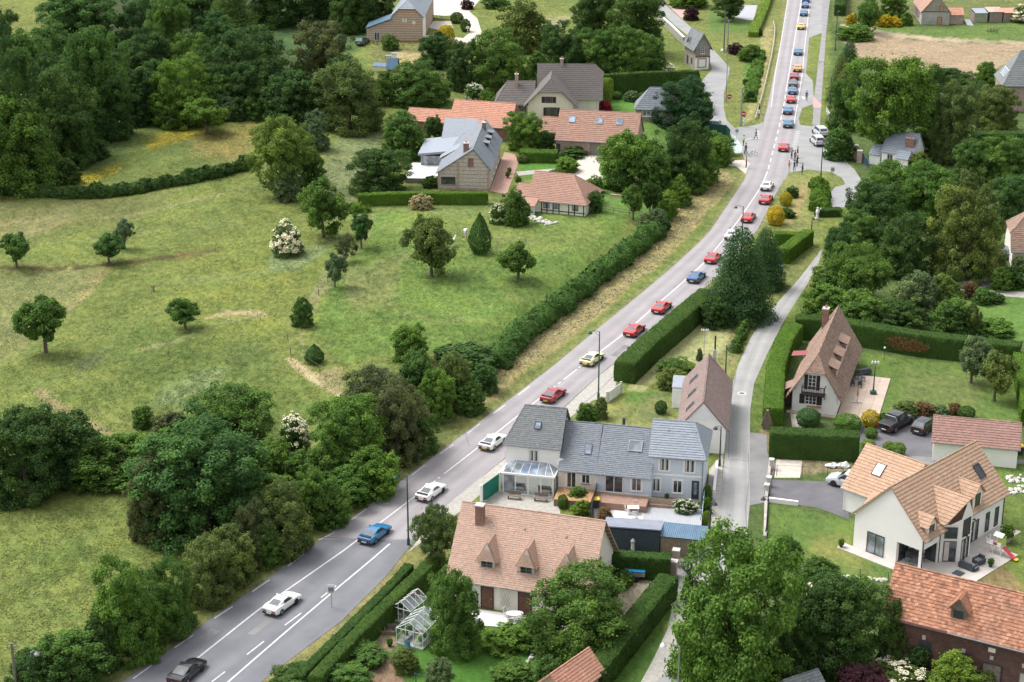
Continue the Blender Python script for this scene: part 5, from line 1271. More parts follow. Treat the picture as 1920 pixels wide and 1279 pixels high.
class Block:
    def __init__(s, H, x=0, y=0, ang=0, L=5, D=5, he=3, hr=6, he2=None, rp=.5, g=.25, o=.3, hipL=None, hipR=None, wall='render_white', roof='slate', tile=(.4,.3), nowall=(), base=-.4, gab=None, ridge=True, gutter=True, gwall=None, T2=None, jit=1.0):
        s.H = H; s.L, s.D, s.he, s.hr, s.rp = L, D, he, hr, rp; he2 = he if he2 is None else he2; s.he2 = he2
        ca, sa = math.cos(R(ang)), math.sin(R(ang))
        s.T = lambda p: (x + p[0]*ca - p[1]*sa, y + p[0]*sa + p[1]*ca, p[2])
        s.s1 = (hr-he)/(rp*D); s.s2 = (hr-he2)/((1-rp)*D); s.wall = wall; s.roof = roof
        W = H.walls.setdefault(wall, MB()); W.T = s.T
        def gable(xx, hip, mb):
            pts = [(0,base),(D,base),(D,he2)]
            if hip and hip[1] is not None and hip[1] > max(he, he2)+.05:
                zh = hip[1]; pts += [(D-(zh-he2)/s.s2, zh), ((zh-he)/s.s1, zh)]
            elif hip: pass
            else: pts += [(rp*D, hr)]
            pts += [(0, he)]
            mb.face(*[(xx, a, b) for a, b in pts])
        if 'f' not in nowall: W.face((0,0,base),(L,0,base),(L,0,he),(0,0,he))
        if 'b' not in nowall: W.face((L,D,base),(0,D,base),(0,D,he2),(L,D,he2))
        if 'l' not in nowall: gable(0, hipL, W)
        if 'r' not in nowall: gable(L, hipR, W)
        ef, eb = he - o*s.s1, he2 - o*s.s2; x0, x1 = -g, L+g
        def gpt(xx, z, front):  # point on verge at height z
            return (xx, (z-he)/s.s1, z) if front else (xx, D-(z-he2)/s.s2, z)
        F = [(x0,-o,ef),(x1,-o,ef)]; Bk = [(x1,D+o,eb),(x0,D+o,eb)]; ends = []
        rl, rr = (x0, rp*D, hr), (x1, rp*D, hr)
        if hipR:
            k, zh = hipR
            rr = (x1-k, rp*D, hr)
            if zh is not None and zh > max(ef, eb)+.1:
                F.append(gpt(x1, zh, True)); Bk.insert(0, gpt(x1, zh, False)); ends.append([gpt(x1, zh, True), gpt(x1, zh, False), rr])
            else: ends.append([(x1,-o,ef),(x1,D+o,eb),rr])
        F.append(rr)
        if hipL:
            k, zh = hipL; rl = (x0+k, rp*D, hr); F.append(rl)
            if zh is not None and zh > max(ef, eb)+.1:
                F.append(gpt(x0, zh, True)); Bk.append(gpt(x0, zh, False)); ends.append([gpt(x0, zh, False), gpt(x0, zh, True), rl])
            else: ends.append([(x0,D+o,eb),(x0,-o,ef),rl])
        else: F.append(rl)
        # back polygon: eave right .. eave left .. ridge left, ridge right
        bl = [(x1,D+o,eb),(x0,D+o,eb)]
        if hipL and hipL[1] is not None and hipL[1] > max(ef, eb)+.1: bl.append(gpt(x0, hipL[1], False))
        bl += [rl, rr]
        if hipR and hipR[1] is not None and hipR[1] > max(ef, eb)+.1: bl.append(gpt(x1, hipR[1], False))
        planes = [F, bl] + ends
        RM = H.roofs.setdefault(roof, MB()); RM.T = None
        TM = H.tiles.setdefault(roof, MB()) if tile else None
        if TM: TM.T = None
        for pl in planes:
            q = [Vector(s.T(p)) for p in pl]
            c = None
            for k in range(2, len(q)):
                c = (q[1]-q[0]).cross(q[k]-q[0])
                if c.length > 1e-4: break
            n = c.normalized(); n = -n if n.z < 0 else n
            th = .10; m = len(q)
            RM.add([v for v in q] + [v + n*th for v in q], [tuple(range(m))[::-1], tuple(range(m, 2*m))] + [(i,(i+1)%m,m+(i+1)%m,m+i) for i in range(m)])
            if tile: tile_plane(TM, q, tile[0], tile[1], lift=th+.004, jit=jit)
        if ridge:
            RC = MB(s.T)
            up = Vector((0,0,.13))
            def rcap(a, b):
                a = Vector(a)+up; b = Vector(b)+up; n = max(1, int((b-a).length/.4))
                for i in range(n):
                    RC.bar(a.lerp(b, i/n), a.lerp(b, (i+.97)/n), .085, .075, 6, tv=random.random())
            rcap(rl, rr)
            for e in ends: rcap(e[0], e[2]); rcap(e[1], e[2])
            RC.build('ridge_cap', roof, H.root)
        s.gut = []
        if gutter:
            for yy, zz in ((-o-.06, ef), (D+o+.06, eb)):
                gm = MB(s.T); gm.bar((x0, yy, zz+.02), (x1, yy, zz+.02), .06, n=6); gm.build('gutter', 'grey_metal', H.root)
    def side(s, side):
        L, D = s.L, s.D
        o, ax, ou = {'f': ((0,0),(1,0),(0,-1)), 'b': ((L,D),(-1,0),(0,1)), 'l': ((0,D),(0,-1),(-1,0)), 'r': ((L,0),(0,1),(1,0))}[side]
        return lambda a, b, c: s.T((o[0]+ax[0]*a+ou[0]*c, o[1]+ax[1]*a+ou[1]*c, b))
    def window(s, side, u, z, w, h, frame='white_pvc', glass='glass', nx=2, nz=1, sill='white_pvc', shutters=None, surround=None, curtain=False, name='window', arch=False):
        T = s.side(side); root = s.H.root; f = .06; t = .045 if w < 1.4 else .06
        mb = MB(T); mb.box(u-t, u+w+t, z-t, z, 0, 0) if False else None
        def bx(m, a0, a1, b0, b1, c0, c1): m.box(a0, a1, b0, b1, c0, c1)
        mb = MB(lambda p: T(p[0], p[1], p[2]))
        bx(mb, u-t, u, z-t, z+h+t, -.02, f); bx(mb, u+w, u+w+t, z-t, z+h+t, -.02, f); bx(mb, u, u+w, z-t, z, -.02, f-.003); bx(mb, u, u+w, z+h, z+h+t, -.02, f-.003)
        for i in range(1, nx): bx(mb, u+w*i/nx-.035, u+w*i/nx+.035, z, z+h, -.01, f-.006)
        for j in range(1, nz): bx(mb, u, u+w, z+h*j/nz-.02, z+h*j/nz+.02, -.01, f-.012)
        wo = fixup(mb.build(name, frame, root))
        for i in range(nx):
            g = MB(lambda p: T(p[0], p[1], p[2])); a0 = u+w*i/nx+.02; a1 = u+w*(i+1)/nx-.02
            g.box(a0, a1, z+.01, z+h-.01, .004, .016); fixup(g.build('pane', glass, wo))
            if curtain:
                c = MB(lambda p: T(p[0], p[1], p[2])); c.box(a0+.03, a0+(a1-a0)*.45, z+.06, z+h-.05, .017, .02); fixup(c.build('curtain', 'curtain', wo))
        if sill:
            g = MB(lambda p: T(p[0], p[1], p[2])); g.box(u-t-.08, u+w+t+.08, z-t-.09, z-t-.003, 0, .14); fixup(g.build('sill', sill, wo))
        if surround:
            g = MB(lambda p: T(p[0], p[1], p[2])); e = .16
            g.box(u-t-e, u-t-.003, z-t-.1, z+h+t+e, 0, .03); g.box(u+w+t+.003, u+w+t+e, z-t-.1, z+h+t+e, 0, .03); g.box(u-t-.003, u+w+t+.003, z+h+t+.003, z+h+t+e, 0, .03); fixup(g.build('surround', surround, wo))
        if shutters:
            sw = w/2 if w < 1.6 else .55
            for a in (u-t-.04-sw, u+w+t+.04):
                g = MB(lambda p: T(p[0], p[1], p[2])); g.box(a, a+sw, z-.02, z+h+.02, .02, .06)
                for q in (.18, .82): g.box(a+.03, a+sw-.03, z+h*q-.05, z+h*q+.05, .063, .08)
                fixup(g.build('shutter', shutters, wo))
        return wo
    def door(s, side, u, z, w, h, mat='brown_wood', glass=None, planks=0, frame='white_pvc', name='door'):
        T = s.side(side); g = MB(lambda p: T(p[0], p[1], p[2])); g.box(u, u+w, z, z+h, .004, .06)
        n = planks or 2
        for i in range(n): g.box(u+w*i/n+.03, u+w*(i+1)/n-.03, z+.06, z+h-.06, .063, .075)
        o = fixup(g.build(name, mat, s.H.root))
        if frame:
            g = MB(lambda p: T(p[0], p[1], p[2])); g.box(u-.09, u-.003, z, z+h+.09, 0, .09); g.box(u+w+.003, u+w+.09, z, z+h+.09, 0, .09); g.box(u-.003, u+w+.003, z+h+.003, z+h+.09, 0, .088); fixup(g.build('frame', frame, o))
        g = MB(lambda p: T(p[0], p[1], p[2])); g.box(u+w*.82, u+w*.82+.14, z+h*.48, z+h*.48+.04, .078, .12); fixup(g.build('handle', 'grey_metal', o))
        if glass:
            g = MB(lambda p: T(p[0], p[1], p[2])); g.box(u+w*.3, u+w*.7, z+h*.25, z+h*.9, .077, .085); fixup(g.build('pane', glass, o))
        return o
    def slope_T(s, back=False):
        a = math.atan(s.s2 if back else s.s1)
        if not back: return lambda u, v, n: s.T((u, v*math.cos(a) - n*math.sin(a), s.he + v*math.sin(a) + n*math.cos(a)))
        return lambda u, v, n: s.T((u, s.D - v*math.cos(a) + n*math.sin(a), s.he2 + v*math.sin(a) + n*math.cos(a)))
    def skylight(s, u, v, w, h, back=False, frame='anthracite', glass='glass_blue', blind=False, name='skylight'):
        T = s.slope_T(back); g = MB(lambda p: T(*p)); t = .07
        g.box(u-t, u, v-t, v+h+t, .08, .24); g.box(u+w, u+w+t, v-t, v+h+t, .08, .24); g.box(u, u+w, v-t, v, .08, .237); g.box(u, u+w, v+h, v+h+t, .08, .237)
        o = fixup(g.build(name, frame, s.H.root)); g = MB(lambda p: T(*p)); g.box(u+.003, u+w-.003, v+.003, v+h-.003, .08, .20); fixup(g.build('pane', glass, o)); return o
    def vent(s, u, v, back=False):
        T = s.slope_T(back); g = MB(lambda p: T(*p)); g.box(u, u+.16, v, v+.2, .1, .22); return fixup(g.build('roof_vent', s.roof, s.H.root))
    def chimney(s, u, y, w, d, ztop, mat='brick_red', pots=1, cap='cement', zb=None):
        zb = s.he if zb is None else zb
        g = MB(s.T); g.box(u, u+w, y, y+d, zb, ztop); o = fixup(g.build('chimney', mat, s.H.root))
        g = MB(s.T); g.box(u-.06, u+w+.06, y-.06, y+d+.06, ztop+.002, ztop+.12); fixup(g.build('cap', cap, o))
        for i in range(pots):
            g = MB(s.T); cxp = u+w*(i+.5)/pots; g.lathe(cxp, y+d/2, [(.13,ztop+.12),(.10,ztop+.4),(.12,ztop+.45)], 8); g.build('chimney_pot', 'terracotta', o)
        return o
    def dormer(s, u, w, yf, zt, hw, style='gable', pk=1.0, wall='render_white', roof=None, tile=(.3,.22), win=(.12,.7,.9), frame='white_pvc', glass='glass', nx=2, ov=.22, back=False, hipk=None, shutter=None, ww=None, vfront=False, winh=None, apron=None):
        """u centre along the block, yf the depth of the front face, zt its foot, hw its wall height"""
        roof = roof or s.roof; root = s.H.root; T0 = s.T
        T = (lambda p: T0((p[0], s.D - p[1], p[2]))) if back else T0
        sl = s.s2 if back else s.s1; he = s.he2 if back else s.he
        zf = lambda y: he + y*sl
        x0, x1 = u-w/2, u+w/2; zw = zt + hw
        yb = (zw-he)/sl
        g = MB(T); g.face((x0,yf,zt-.1),(x1,yf,zt-.1),(x1,yf,zw),(x0,yf,zw))
        if style == 'gable': g.face((x0,yf,zw),(x1,yf,zw),(u,yf,zw+pk))
        g.face((x0,yf,zt-.1),(x0,yf,zw),(x0,yb,zw)); g.face((x1,yf,zt-.1),(x1,yb,zw),(x1,yf,zw))
        do = g.build('dormer', wall, root)
        rm = MB(T); tm = MB(T) if tile else None; pl = []
        if style == 'gable':
            sp = pk/(w/2); zp = zw+pk; ybp = (zp-he)/sl; e = ov; ze = zw - e*sp; ybe = max(yf, (ze-he)/sl)
            fr = (u, yf-e, zp); 
            if hipk:
                fr = (u, yf-e+hipk, zp); pl.append([(x0-e*.6,yf-e,zw-.6*e*sp+.0),(x1+e*.6,yf-e,zw-.6*e*sp),fr])
            pl.append([(x0-e,ybe,ze),(x0-e,yf-e,ze),fr,(u,ybp,zp)]); pl.append([(x1+e,yf-e,ze),(x1+e,ybe,ze),(u,ybp,zp),fr])
        else:
            st = pk; d = (zw + .0 - he); yb2 = (zw - he + st*0)/sl
            # shallow roof rising back to the main slope
            k = .18 if pk >= 1 else pk; ym = (zw - he - k*yf)/(sl-k); zm = zw + k*(ym-yf)
            pl.append([(x0-.15,yf-ov,zw-k*ov),(x1+.15,yf-ov,zw-k*ov),(x1+.15,ym,zm),(x0-.15,ym,zm)])
        for q in pl:
            q = [Vector(p) for p in q]; c = (q[1]-q[0]).cross(q[2]-q[0]); n = c.normalized(); n = -n if n.z < 0 else n; m = len(q)
            rm.add([v + n*.01 for v in q] + [v + n*.09 for v in q], [tuple(range(m))[::-1], tuple(range(m, 2*m))] + [(i,(i+1)%m,m+(i+1)%m,m+i) for i in range(m)])
            if tile: tile_plane(tm, q, tile[0], tile[1], lift=.094)
        fixup(rm.build('dormer_roof', roof, do))
        if tile: tm.build('dormer_tiles', roof, do, kind='stuff')
        wh = winh or hw*.72; wz = zt + hw*.12; wd = ww or w*.68
        g = MB(T); t = .05
        for a in ((u-wd/2-t, u-wd/2, wz-t, wz+wh+t), (u+wd/2, u+wd/2+t, wz-t, wz+wh+t), (u-wd/2, u+wd/2, wz-t, wz), (u-wd/2, u+wd/2, wz+wh, wz+wh+t)): g.box(a[0], a[1], yf-.06, yf-.002, a[2], a[3])
        for i in range(1, nx): g.box(u-wd/2+wd*i/nx-.03, u-wd/2+wd*i/nx+.03, yf-.055, yf-.004, wz, wz+wh)
        if nx > 1: g.box(u-wd/2, u+wd/2, yf-.05, yf-.006, wz+wh*.5-.02, wz+wh*.5+.02)
        fixup(g.build('window_frame', frame, do))
        g = MB(T); g.box(u-wd/2, u+wd/2, yf-.022, yf-.012, wz, wz+wh); fixup(g.build('pane', glass, do))
        if apron:
            g = MB(T); g.box(x0-.05, x1+.05, yf-.12, yf-.003, zt-.12, zt+.02); fixup(g.build('apron', apron, do))
        return do
def extra(H, name, mat, fn, parent=None, T=None, kind=None):
    mb = MB(T); fn(mb); return fixup(mb.build(name, mat, parent or H.root, kind=kind))

# ---- terrace of joined houses: white, cream, pale blue
H = House('terraced_house', 'white two-storey house with a white glazed conservatory, left end of the slate roofed terrace', (948,827), (1046,836), 5, z0=0)
b = H.block(L=5.75, D=5.4, he=5, hr=8, hipL=(1.7,None), wall='render_white', roof='slate_old', tile=(.3,.22), g=.2)
b.window('f', 2.55, 3.05, .85, 1.15, surround='white_pvc', sill='terracotta', curtain=True)
b.skylight(2.9, 1.6, .55, .7, glass='glass_blue')
for zz, r, uu in ((3.35,.42,5.9),(2.0,.30,5.75)):
    d = extra(H, 'satellite_dish', 'white_pvc', lambda m: m.lathe(0, 0, [(.02,0),(r*.5,.04),(r*.85,.11),(r,.18),(r*.98,.2)], 16)); d.location = (uu, -.35, zz); d.rotation_euler = (R(75), 0, R(20))
    extra(H, 'arm', 'grey_metal', lambda m: m.bar((0,0,-.05),(0,.05,-.3),.02), parent=d)
extra(H, 'verge_board', 'dark_wood', lambda m: (m.add([(5.98,-.3,4.7),(6.03,-.3,4.7),(6.03,2.7,8.1),(5.98,2.7,8.1),(5.98,-.3,4.45),(6.03,-.3,4.45),(6.03,2.7,7.85),(5.98,2.7,7.85)], [(0,1,2,3),(4,7,6,5),(0,3,7,4),(1,5,6,2)]), m.add([(5.98,5.7,4.7),(6.03,5.7,4.7),(6.03,2.7,8.1),(5.98,2.7,8.1),(5.98,5.7,4.45),(6.03,5.7,4.45),(6.03,2.7,7.85),(5.98,2.7,7.85)], [(0,3,2,1),(4,5,6,7),(0,4,7,3),(1,2,6,5)])))
# conservatory
def cons(H):
    x0, x1, yf, ze, zt = .15, 5.55, -2.1, 2.25, 3.0
    xa, xb, ya = x0+.95, x1-.95, 0
    root = extra(H, 'conservatory', 'white_pvc', lambda m: (
        [m.box(x-.06, x+.06, yf-.0, yf+.12, 0, ze) for x in (x0+.06, x0+1.35, x0+2.7, x0+4.05, x1-.06)],
        [m.box(x-.06, x+.06, y, y+.12, 0, ze) for x in (x0+.06, x1-.06) for y in (-1.1, -.14)],
        m.box(x0-.12, x1+.12, yf-.14, yf+.04, ze, ze+.2), m.box(x0-.12, x0+.06, yf+.043, 0, ze, ze+.197), m.box(x1-.06, x1+.12, yf+.043, 0, ze, ze+.197),
        m.box(x0, x1, yf, yf+.1, -.05, .12),
        [m.bar((xe, yf, ze+.22), (xt, -.02, zt), .035, n=4) for xe, xt in ((x0,xa),(x0+.9,xa+.15),(x0+1.8,x0+1.95),(x0+2.7,x0+2.7),(x0+3.6,x0+3.5),(x1-.9,xb-.1),(x1,xb))],
        m.bar((xa,-.03,zt),(xb,-.03,zt),.05,n=4), m.bar((x0,-.05,ze+.2),(xa,-.03,zt),.035,n=4), m.bar((x1,-.05,ze+.2),(xb,-.03,zt),.035,n=4)))
    xe = [x0,x0+.9,x0+1.8,x0+2.7,x0+3.6,x1-.9,x1]; xt = [xa,xa+.15,x0+1.95,x0+2.7,x0+3.5,xb-.1,xb]
    for i in range(6): extra(H, 'roof_pane', 'glass_blue' if i in (2,3) else 'glass_grey', lambda m: m.face((xe[i]+.03,yf+.02,ze+.21),(xe[i+1]-.03,yf+.02,ze+.21),(xt[i+1]-.02,-.04,zt-.02),(xt[i]+.02,-.04,zt-.02)), parent=root)
    extra(H, 'roof_pane', 'glass_grey', lambda m: m.face((x0,yf+.05,ze+.205),(xa,-.05,zt-.03),(x0,-.05,ze+.205)), parent=root)
    extra(H, 'roof_pane', 'glass_grey', lambda m: m.face((x1,yf+.05,ze+.205),(x1,-.05,ze+.205),(xb,-.05,zt-.03)), parent=root)
    for i, (a, c) in enumerate(zip((x0+.12,x0+1.41,x0+2.76,x0+4.11), (x0+1.29,x0+2.64,x0+3.99,x1-.12))): extra(H, 'pane', 'clear_glass' if i else 'glass_grey', lambda m: m.box(a, c, yf+.05, yf+.06, .12, ze), parent=root)
    for x in (x0+.06, x1-.06): extra(H, 'pane', 'clear_glass', lambda m: m.box(x-.005, x+.005, yf+.12, -.14, .1, ze), parent=root)
    extra(H, 'floor', 'cement', lambda m: m.box(x0, x1, yf, 0, -.1, .03), parent=root)
cons(H); H.done(); T1 = H
H = House('terraced_house', 'low cream house with a wooden deck, second in the slate roofed terrace', (1047,877), (1118,883), 3, z0=0)
b = H.block(L=3.95, D=8.2, he=3, hr=6.4, wall='render_pinkish', roof='slate', tile=(.3,.22), g=0, ridge=True)
b.window('f', .95, .95, .85, 1.75, surround='white_pvc', sill=None); b.window('f', 2.5, 1.55, .75, .9, surround='white_pvc', sill='terracotta')
b.skylight(2.55, 1.8, .55, 1.1, frame='old_wood', glass='glass_blue')
H.done()
dk = H
for i in range(20): extra(H, 'deck_board', 'pale_wood', lambda m: m.box(.05+i*.19, .05+i*.19+.17, -2.9, -.02, .74, .80))
extra(H, 'deck_frame', 'old_wood', lambda m: m.box(.05, 3.85, -2.88, -.05, 0, .735))
H = House('terraced_house', 'low pale blue house with sliding patio door, third in the slate roofed terrace', (1118,883), (1221,893), 3, z0=0)
b = H.block(L=5.75, D=8.2, he=3, hr=6.4, wall='render_blue', roof='slate', tile=(.3,.22), g=0)
b.window('f', 1.0, .85, 1.75, 1.9, sill=None); b.window('f', 3.75, 1.25, .9, 1.3, surround='white_pvc')
b.skylight(3.0, 2.6, 1.3, 1.1, frame='grey_metal', glass='glass_grey')
extra(H, 'flue_pipe', 'anthracite', lambda m: m.lathe(1.95, 4.9, [(.16,5.2),(.16,6.9),(.2,6.95),(.2,7.05)], 10))
extra(H, 'deck', 'brown_deck', lambda m: m.box(0, 5.6, -2.5, -.02, 0, .72))
extra(H, 'wall_base', 'render_white', lambda m: m.box(.1, 5.6, -.06, -.01, .72, .8))
H.done(); T3 = H
H = House('terraced_house', 'pale blue two-storey house with hipped roof, right end of the slate roofed terrace', (1221,852), (1318,859), 5, z0=0)
b = H.block(L=5.4, D=7, he=5, hr=7.3, hipR=(1.6,None), wall='render_blue', roof='slate_blue', tile=(.45,.3), g=.25)
b.window('f', .95, 3.35, .85, 1.25, surround='white_pvc', curtain=True); b.window('f', 3.5, 3.35, .9, 1.5, surround='white_pvc', curtain=True)
b.window('f', .15, .95, .8, 1.35, surround='white_pvc', curtain=True); b.window('f', 2.4, .95, .8, 1.3, surround='white_pvc')
b.door('f', 4.25, .35, .75, 2.05, 'anthracite', glass='glass_grey', frame=None)
extra(H, 'string_course', 'render_white', lambda m: m.box(-.02, 5.42, -.05, -.01, 2.75, 2.95))
extra(H, 'deck', 'brown_deck', lambda m: m.box(-.1, 4.2, -2.0, -.02, 0, .3))
extra(H, 'downpipe', 'grey_metal', lambda m: m.bar((5.3,-.1,.1),(5.3,-.1,4.9),.05))
b.vent(1.4, 2.9); b.vent(4.2, 2.9)
H.done()
# ---- brown roofed annex behind the terrace
H = House('cottage', 'narrow brown tiled house running away behind the blue terrace house, with three long skylights', (1275,799), (1350,806), 3, yaw=-8, z0=0)
b = H.block(x=4.9, y=0, ang=90, L=14.2, D=4.9, he=3, hr=5.9, wall='render_white', roof='tile_dbrown', tile=(.35,.25), g=.15)
for v in (2.2, 6.0, 10.2): b.skylight(v, 1.0, .55, 1.3, back=True, frame='grey_metal', glass='glass')
extra(H, 'chimney', 'cement', lambda m: m.box(2.9, 3.3, 14.0, 14.4, 3.5, 6.6)); extra(H, 'stove_pipe', 'dark_wood', lambda m: m.bar((3.1,14.2,6.6),(3.1,14.2,8.3),.1))
extra(H, 'gable_cladding', 'white_pvc', lambda m: [m.add([(2.45-w_, -.05, z_), (2.45+w_, -.05, z_), (2.45+w_*.9, -.03, z_+.2), (2.45-w_*.9, -.03, z_+.2)], [(0,1,2,3)]) for z_, w_ in ((3.9,1.5),(4.12,1.25),(4.34,1.0),(4.56,.8),(4.78,.6),(5.0,.4))])
H.done()
H = House('garden_shed', 'small white shed with pale roof against the left side of the brown roofed house', (1261,765), (1276,767), 0, yaw=-8, cat='shed')
b = H.block(x=-.1, y=0, ang=0, L=1.5, D=3.4, he=2.5, hr=2.75, rp=.9, wall='render_white', roof='zinc', tile=None, g=.05, o=.05, ridge=False, gutter=False)
b.door('f', .25, .05, 1.0, 2.1, 'white_pvc'); H.done()

# ---- tan roofed house
H = House('house', 'large tan tiled house with three steep dormers and brown shutters, bottom centre', (845,1080), (1100,1118), 2.8, z0=0)
b = H.block(L=12.9, D=9.6, he=2.9, hr=7.95, wall='render_cream', roof='tile_tan', tile=(.26,.2), g=.45, o=.35, gutter=True)
for u in (3.25, 7.0, 10.75):
    b.dormer(u, 1.45, .75, 3.45, 1.35, pk=1.35, wall='render_cream', tile=(.24,.18), hipk=.5, frame='grey_metal', glass='glass', apron='grey_metal', ww=1.0)
b.chimney(1.3, 3.3, .75, .7, 8.5, 'brick_red', pots=0, zb=6)
b.door('f', 3.0, .05, 1.05, 2.15, 'brown_wood', planks=2, frame='dark_wood'); b.door('f', 6.55, .05, 1.15, 2.2, 'brown_wood', planks=2, frame='dark_wood'); b.door('f', 10.2, .05, 1.1, 2.1, 'brown_wood', planks=2, frame='dark_wood')
def trellis(m):
    for i in range(5):
        m.bar((4.75+i*.25,-.06,.5),(4.75+min(4,i+3)*.25,-.06,.5+2*(min(4,i+3)-i)/3.5),.012,n=4); m.bar((4.75+i*.25,-.05,.5),(4.75+max(0,i-3)*.25,-.05,.5+2*(i-max(0,i-3))/3.5),.012,n=4)
extra(H, 'trellis', 'grey_metal', trellis)
b.window('r', 3.6, 3.2, .8, 1.2, shutters='brown_wood', surround=None)
for i in range(7):
    y_ = .2+i*.65; extra(H, 'rafter_end', 'old_wood', lambda m: m.cbox(13.15, 4.8+y_, 7.95-y_*1.05-.15, .35, .12, .14))
for k, (u, v) in enumerate([(2.6,5.4),(5.9,5.2),(9.9,5.0),(6.1,1.2)]): b.vent(u, v)
H.done(); TAN = H

# ---- house with the balcony
H = House('house', 'white gabled house with brown tiled steep roof and dark timber balcony', (1484,771), (1566,781), 0, yaw=-17, z0=0)
b = H.block(x=5.07, y=0, ang=90, L=17.2, D=5.07, he=2.75, hr=6.85, hipL=(1.35,5.1), wall='render_white', roof='tile_brown', tile=(.28,.2), g=.55, o=.6, jit=1.6)
b.window('l', 1.75, 2.95, .8, 1.75, nx=2, nz=4, shutters='dark_wood', sill=None); b.window('l', 1.5, 1.15, 1.2, 1.15, nx=3, nz=3, shutters='dark_wood', sill='white_pvc')
b.chimney(15.2, 3.4, .8, .7, 7.2, 'brick_red', pots=1, zb=4)
for u in (3.2, 7.4, 11.6): b.dormer(u, 2.3, .55, 3.55, 1.35, pk=.42, style='shed', wall='tile_brown', tile=(.28,.22), ww=1.3, winh=.7, nx=2, glass='glass')
def balc(m):
    m.box(1.1, 3.75, -.95, 0, 2.5, 2.62)
    for x in (1.15, 3.7): m.box(x-.05, x+.05, -.93, -.83, 2.62, 3.6); m.bar((x,-.05,1.9),(x,-.8,2.5),.05,n=4)
    m.box(1.1, 3.75, -.93, -.85, 3.52, 3.6)
    for i in range(13): x = 1.25+i*.195; m.box(x, x+.05, -.91, -.87, 2.62, 3.52)
    m.box(1.1, 1.16, -.85, 0, 3.52, 3.6); m.box(3.69, 3.75, -.85, 0, 3.52, 3.6)
extra(H, 'balcony', 'dark_wood', balc)
extra(H, 'flower_box', 'terracotta', lambda m: m.box(1.75, 3.35, -.3, -.02, .85, 1.02))
for i, (xx, zz) in enumerate([(-.45,2.7),(.25,3.2),(4.8,3.2),(5.5,2.7)]): extra(H, 'bracket', 'brown_wood', lambda m: m.bar((xx,-.5,zz),(xx,0,zz-.35),.05,n=4))
extra(H, 'lean_to', 'brown_wood', lambda m: (m.box(-1.3, -.02, 1.5, 3.6, 0, 1.9))); extra(H, 'lean_to_roof', 'tile_brown', lambda m: m.add([(-1.5,1.2,1.9),(0,1.2,2.7),(0,3.8,2.7),(-1.5,3.8,1.9),(-1.5,1.2,1.8),(0,1.2,2.6),(0,3.8,2.6),(-1.5,3.8,1.8)], [(0,1,2,3),(4,7,6,5),(0,4,5,1),(1,5,6,2),(2,6,7,3),(3,7,4,0)]))
extra(H, 'awning', 'awning_red', lambda m: m.add([(-1.9,11,2.5),(0,11,2.8),(0,12.6,2.8),(-1.9,12.6,2.5),(-1.9,11,2.44),(0,11,2.74),(0,12.6,2.74),(-1.9,12.6,2.44)], [(0,1,2,3),(4,7,6,5),(0,4,5,1),(1,5,6,2),(2,6,7,3),(3,7,4,0)])) if plain('awning_red', (.30,.09,.09), (.25,.08,.08), 1) is None else None
extra(H, 'plinth', 'tan_paving', lambda m: m.box(-.5, 5.3, -.7, -.02, -.05, .12))
H.done(); NOR = H
# tan terrace beside it, slab by slab
tr = thing('terrace', 'tan paved terrace along the right side of the house with the balcony', 'terrace', (H.root.location.x, H.root.location.y, 0), H.yaw)
mb0 = None
for i in range(11):
    for j in range(4):
        m = MB(); m.box(5.2+j*1.15, 5.2+j*1.15+1.13, -.9+i*1.28, -.9+i*1.28+1.26, -.1, .10 + .004*((i*3+j) % 3)); m.build('paving_slab', 'tan_paving', tr)

# ---- garage and hut near the pickup
H = House('garage', 'long white garage with red-brown tiled roof at the right border', (1749,825), (1912,840), 2.55, z0=0, cat='garage')
b = H.block(x=.1, y=.3, L=8.8, D=4.0, he=2.55, hr=4.35, wall='render_white', roof='tile_garage', tile=(.32,.3), g=.25, o=.35); H.done()
H = House('well_shelter', 'small pointed timber shelter between the lane and the tall hedge', (1437,806), (1458,808), 0, cat='shelter')
b = H.block(x=0, y=0, ang=90, L=.8, D=.8, he=.9, hr=2.3, wall='old_wood', roof='tile_brown', tile=(.2,.2), g=.1, o=.12, ridge=False, gutter=False)
H.root.location.x += .4; H.block
H.done()

# ---- modern white house
H = House('house', 'modern white rendered house with orange-tan tiled roofs, glazed bay and covered terrace', (1594,1030), (1725,1075), 0, yaw=-45, z0=0, atB=7.7)
W_, LN = 7.7, 14.6
b = H.block(x=W_, y=0, ang=90, L=LN, D=W_, he=3.75, hr=7.75, wall='render_white', roof='tile_modern', tile=(.40,.36), g=.22, o=.35, nowall=('l','f'))
def gab(m):
    z = 2.35
    m.face((0,0,-.4),(4.9,0,-.4),(4.9,0,z),(W_,0,z),(W_,0,3.75),(W_/2,0,7.75),(0,0,3.75))
    m.box(W_-.32, W_-.02, .02, .32, 0, z)               # post
    m.face((W_,0,z),(W_,2.8,z),(W_,2.8,3.75),(W_,0,3.75)); m.face((W_,2.8,-.4),(W_,LN,-.4),(W_,LN,3.75),(W_,2.8,3.75))
    m.face((4.9,0,-.4),(4.9,2.8,-.4),(4.9,2.8,z),(4.9,0,z)); m.face((4.9,2.8,-.4),(W_,2.8,-.4),(W_,2.8,z),(4.9,2.8,z)); m.face((4.9,0,z),(W_,0,z),(W_,2.8,z),(4.9,2.8,z))
extra(H, 'front_wall', 'render_white', gab)
b.window('l', W_-(7.7-1.35)-.0 if False else 1.6, .15, 1.85, 2.1, frame='anthracite', glass='glass_grey', sill=None)
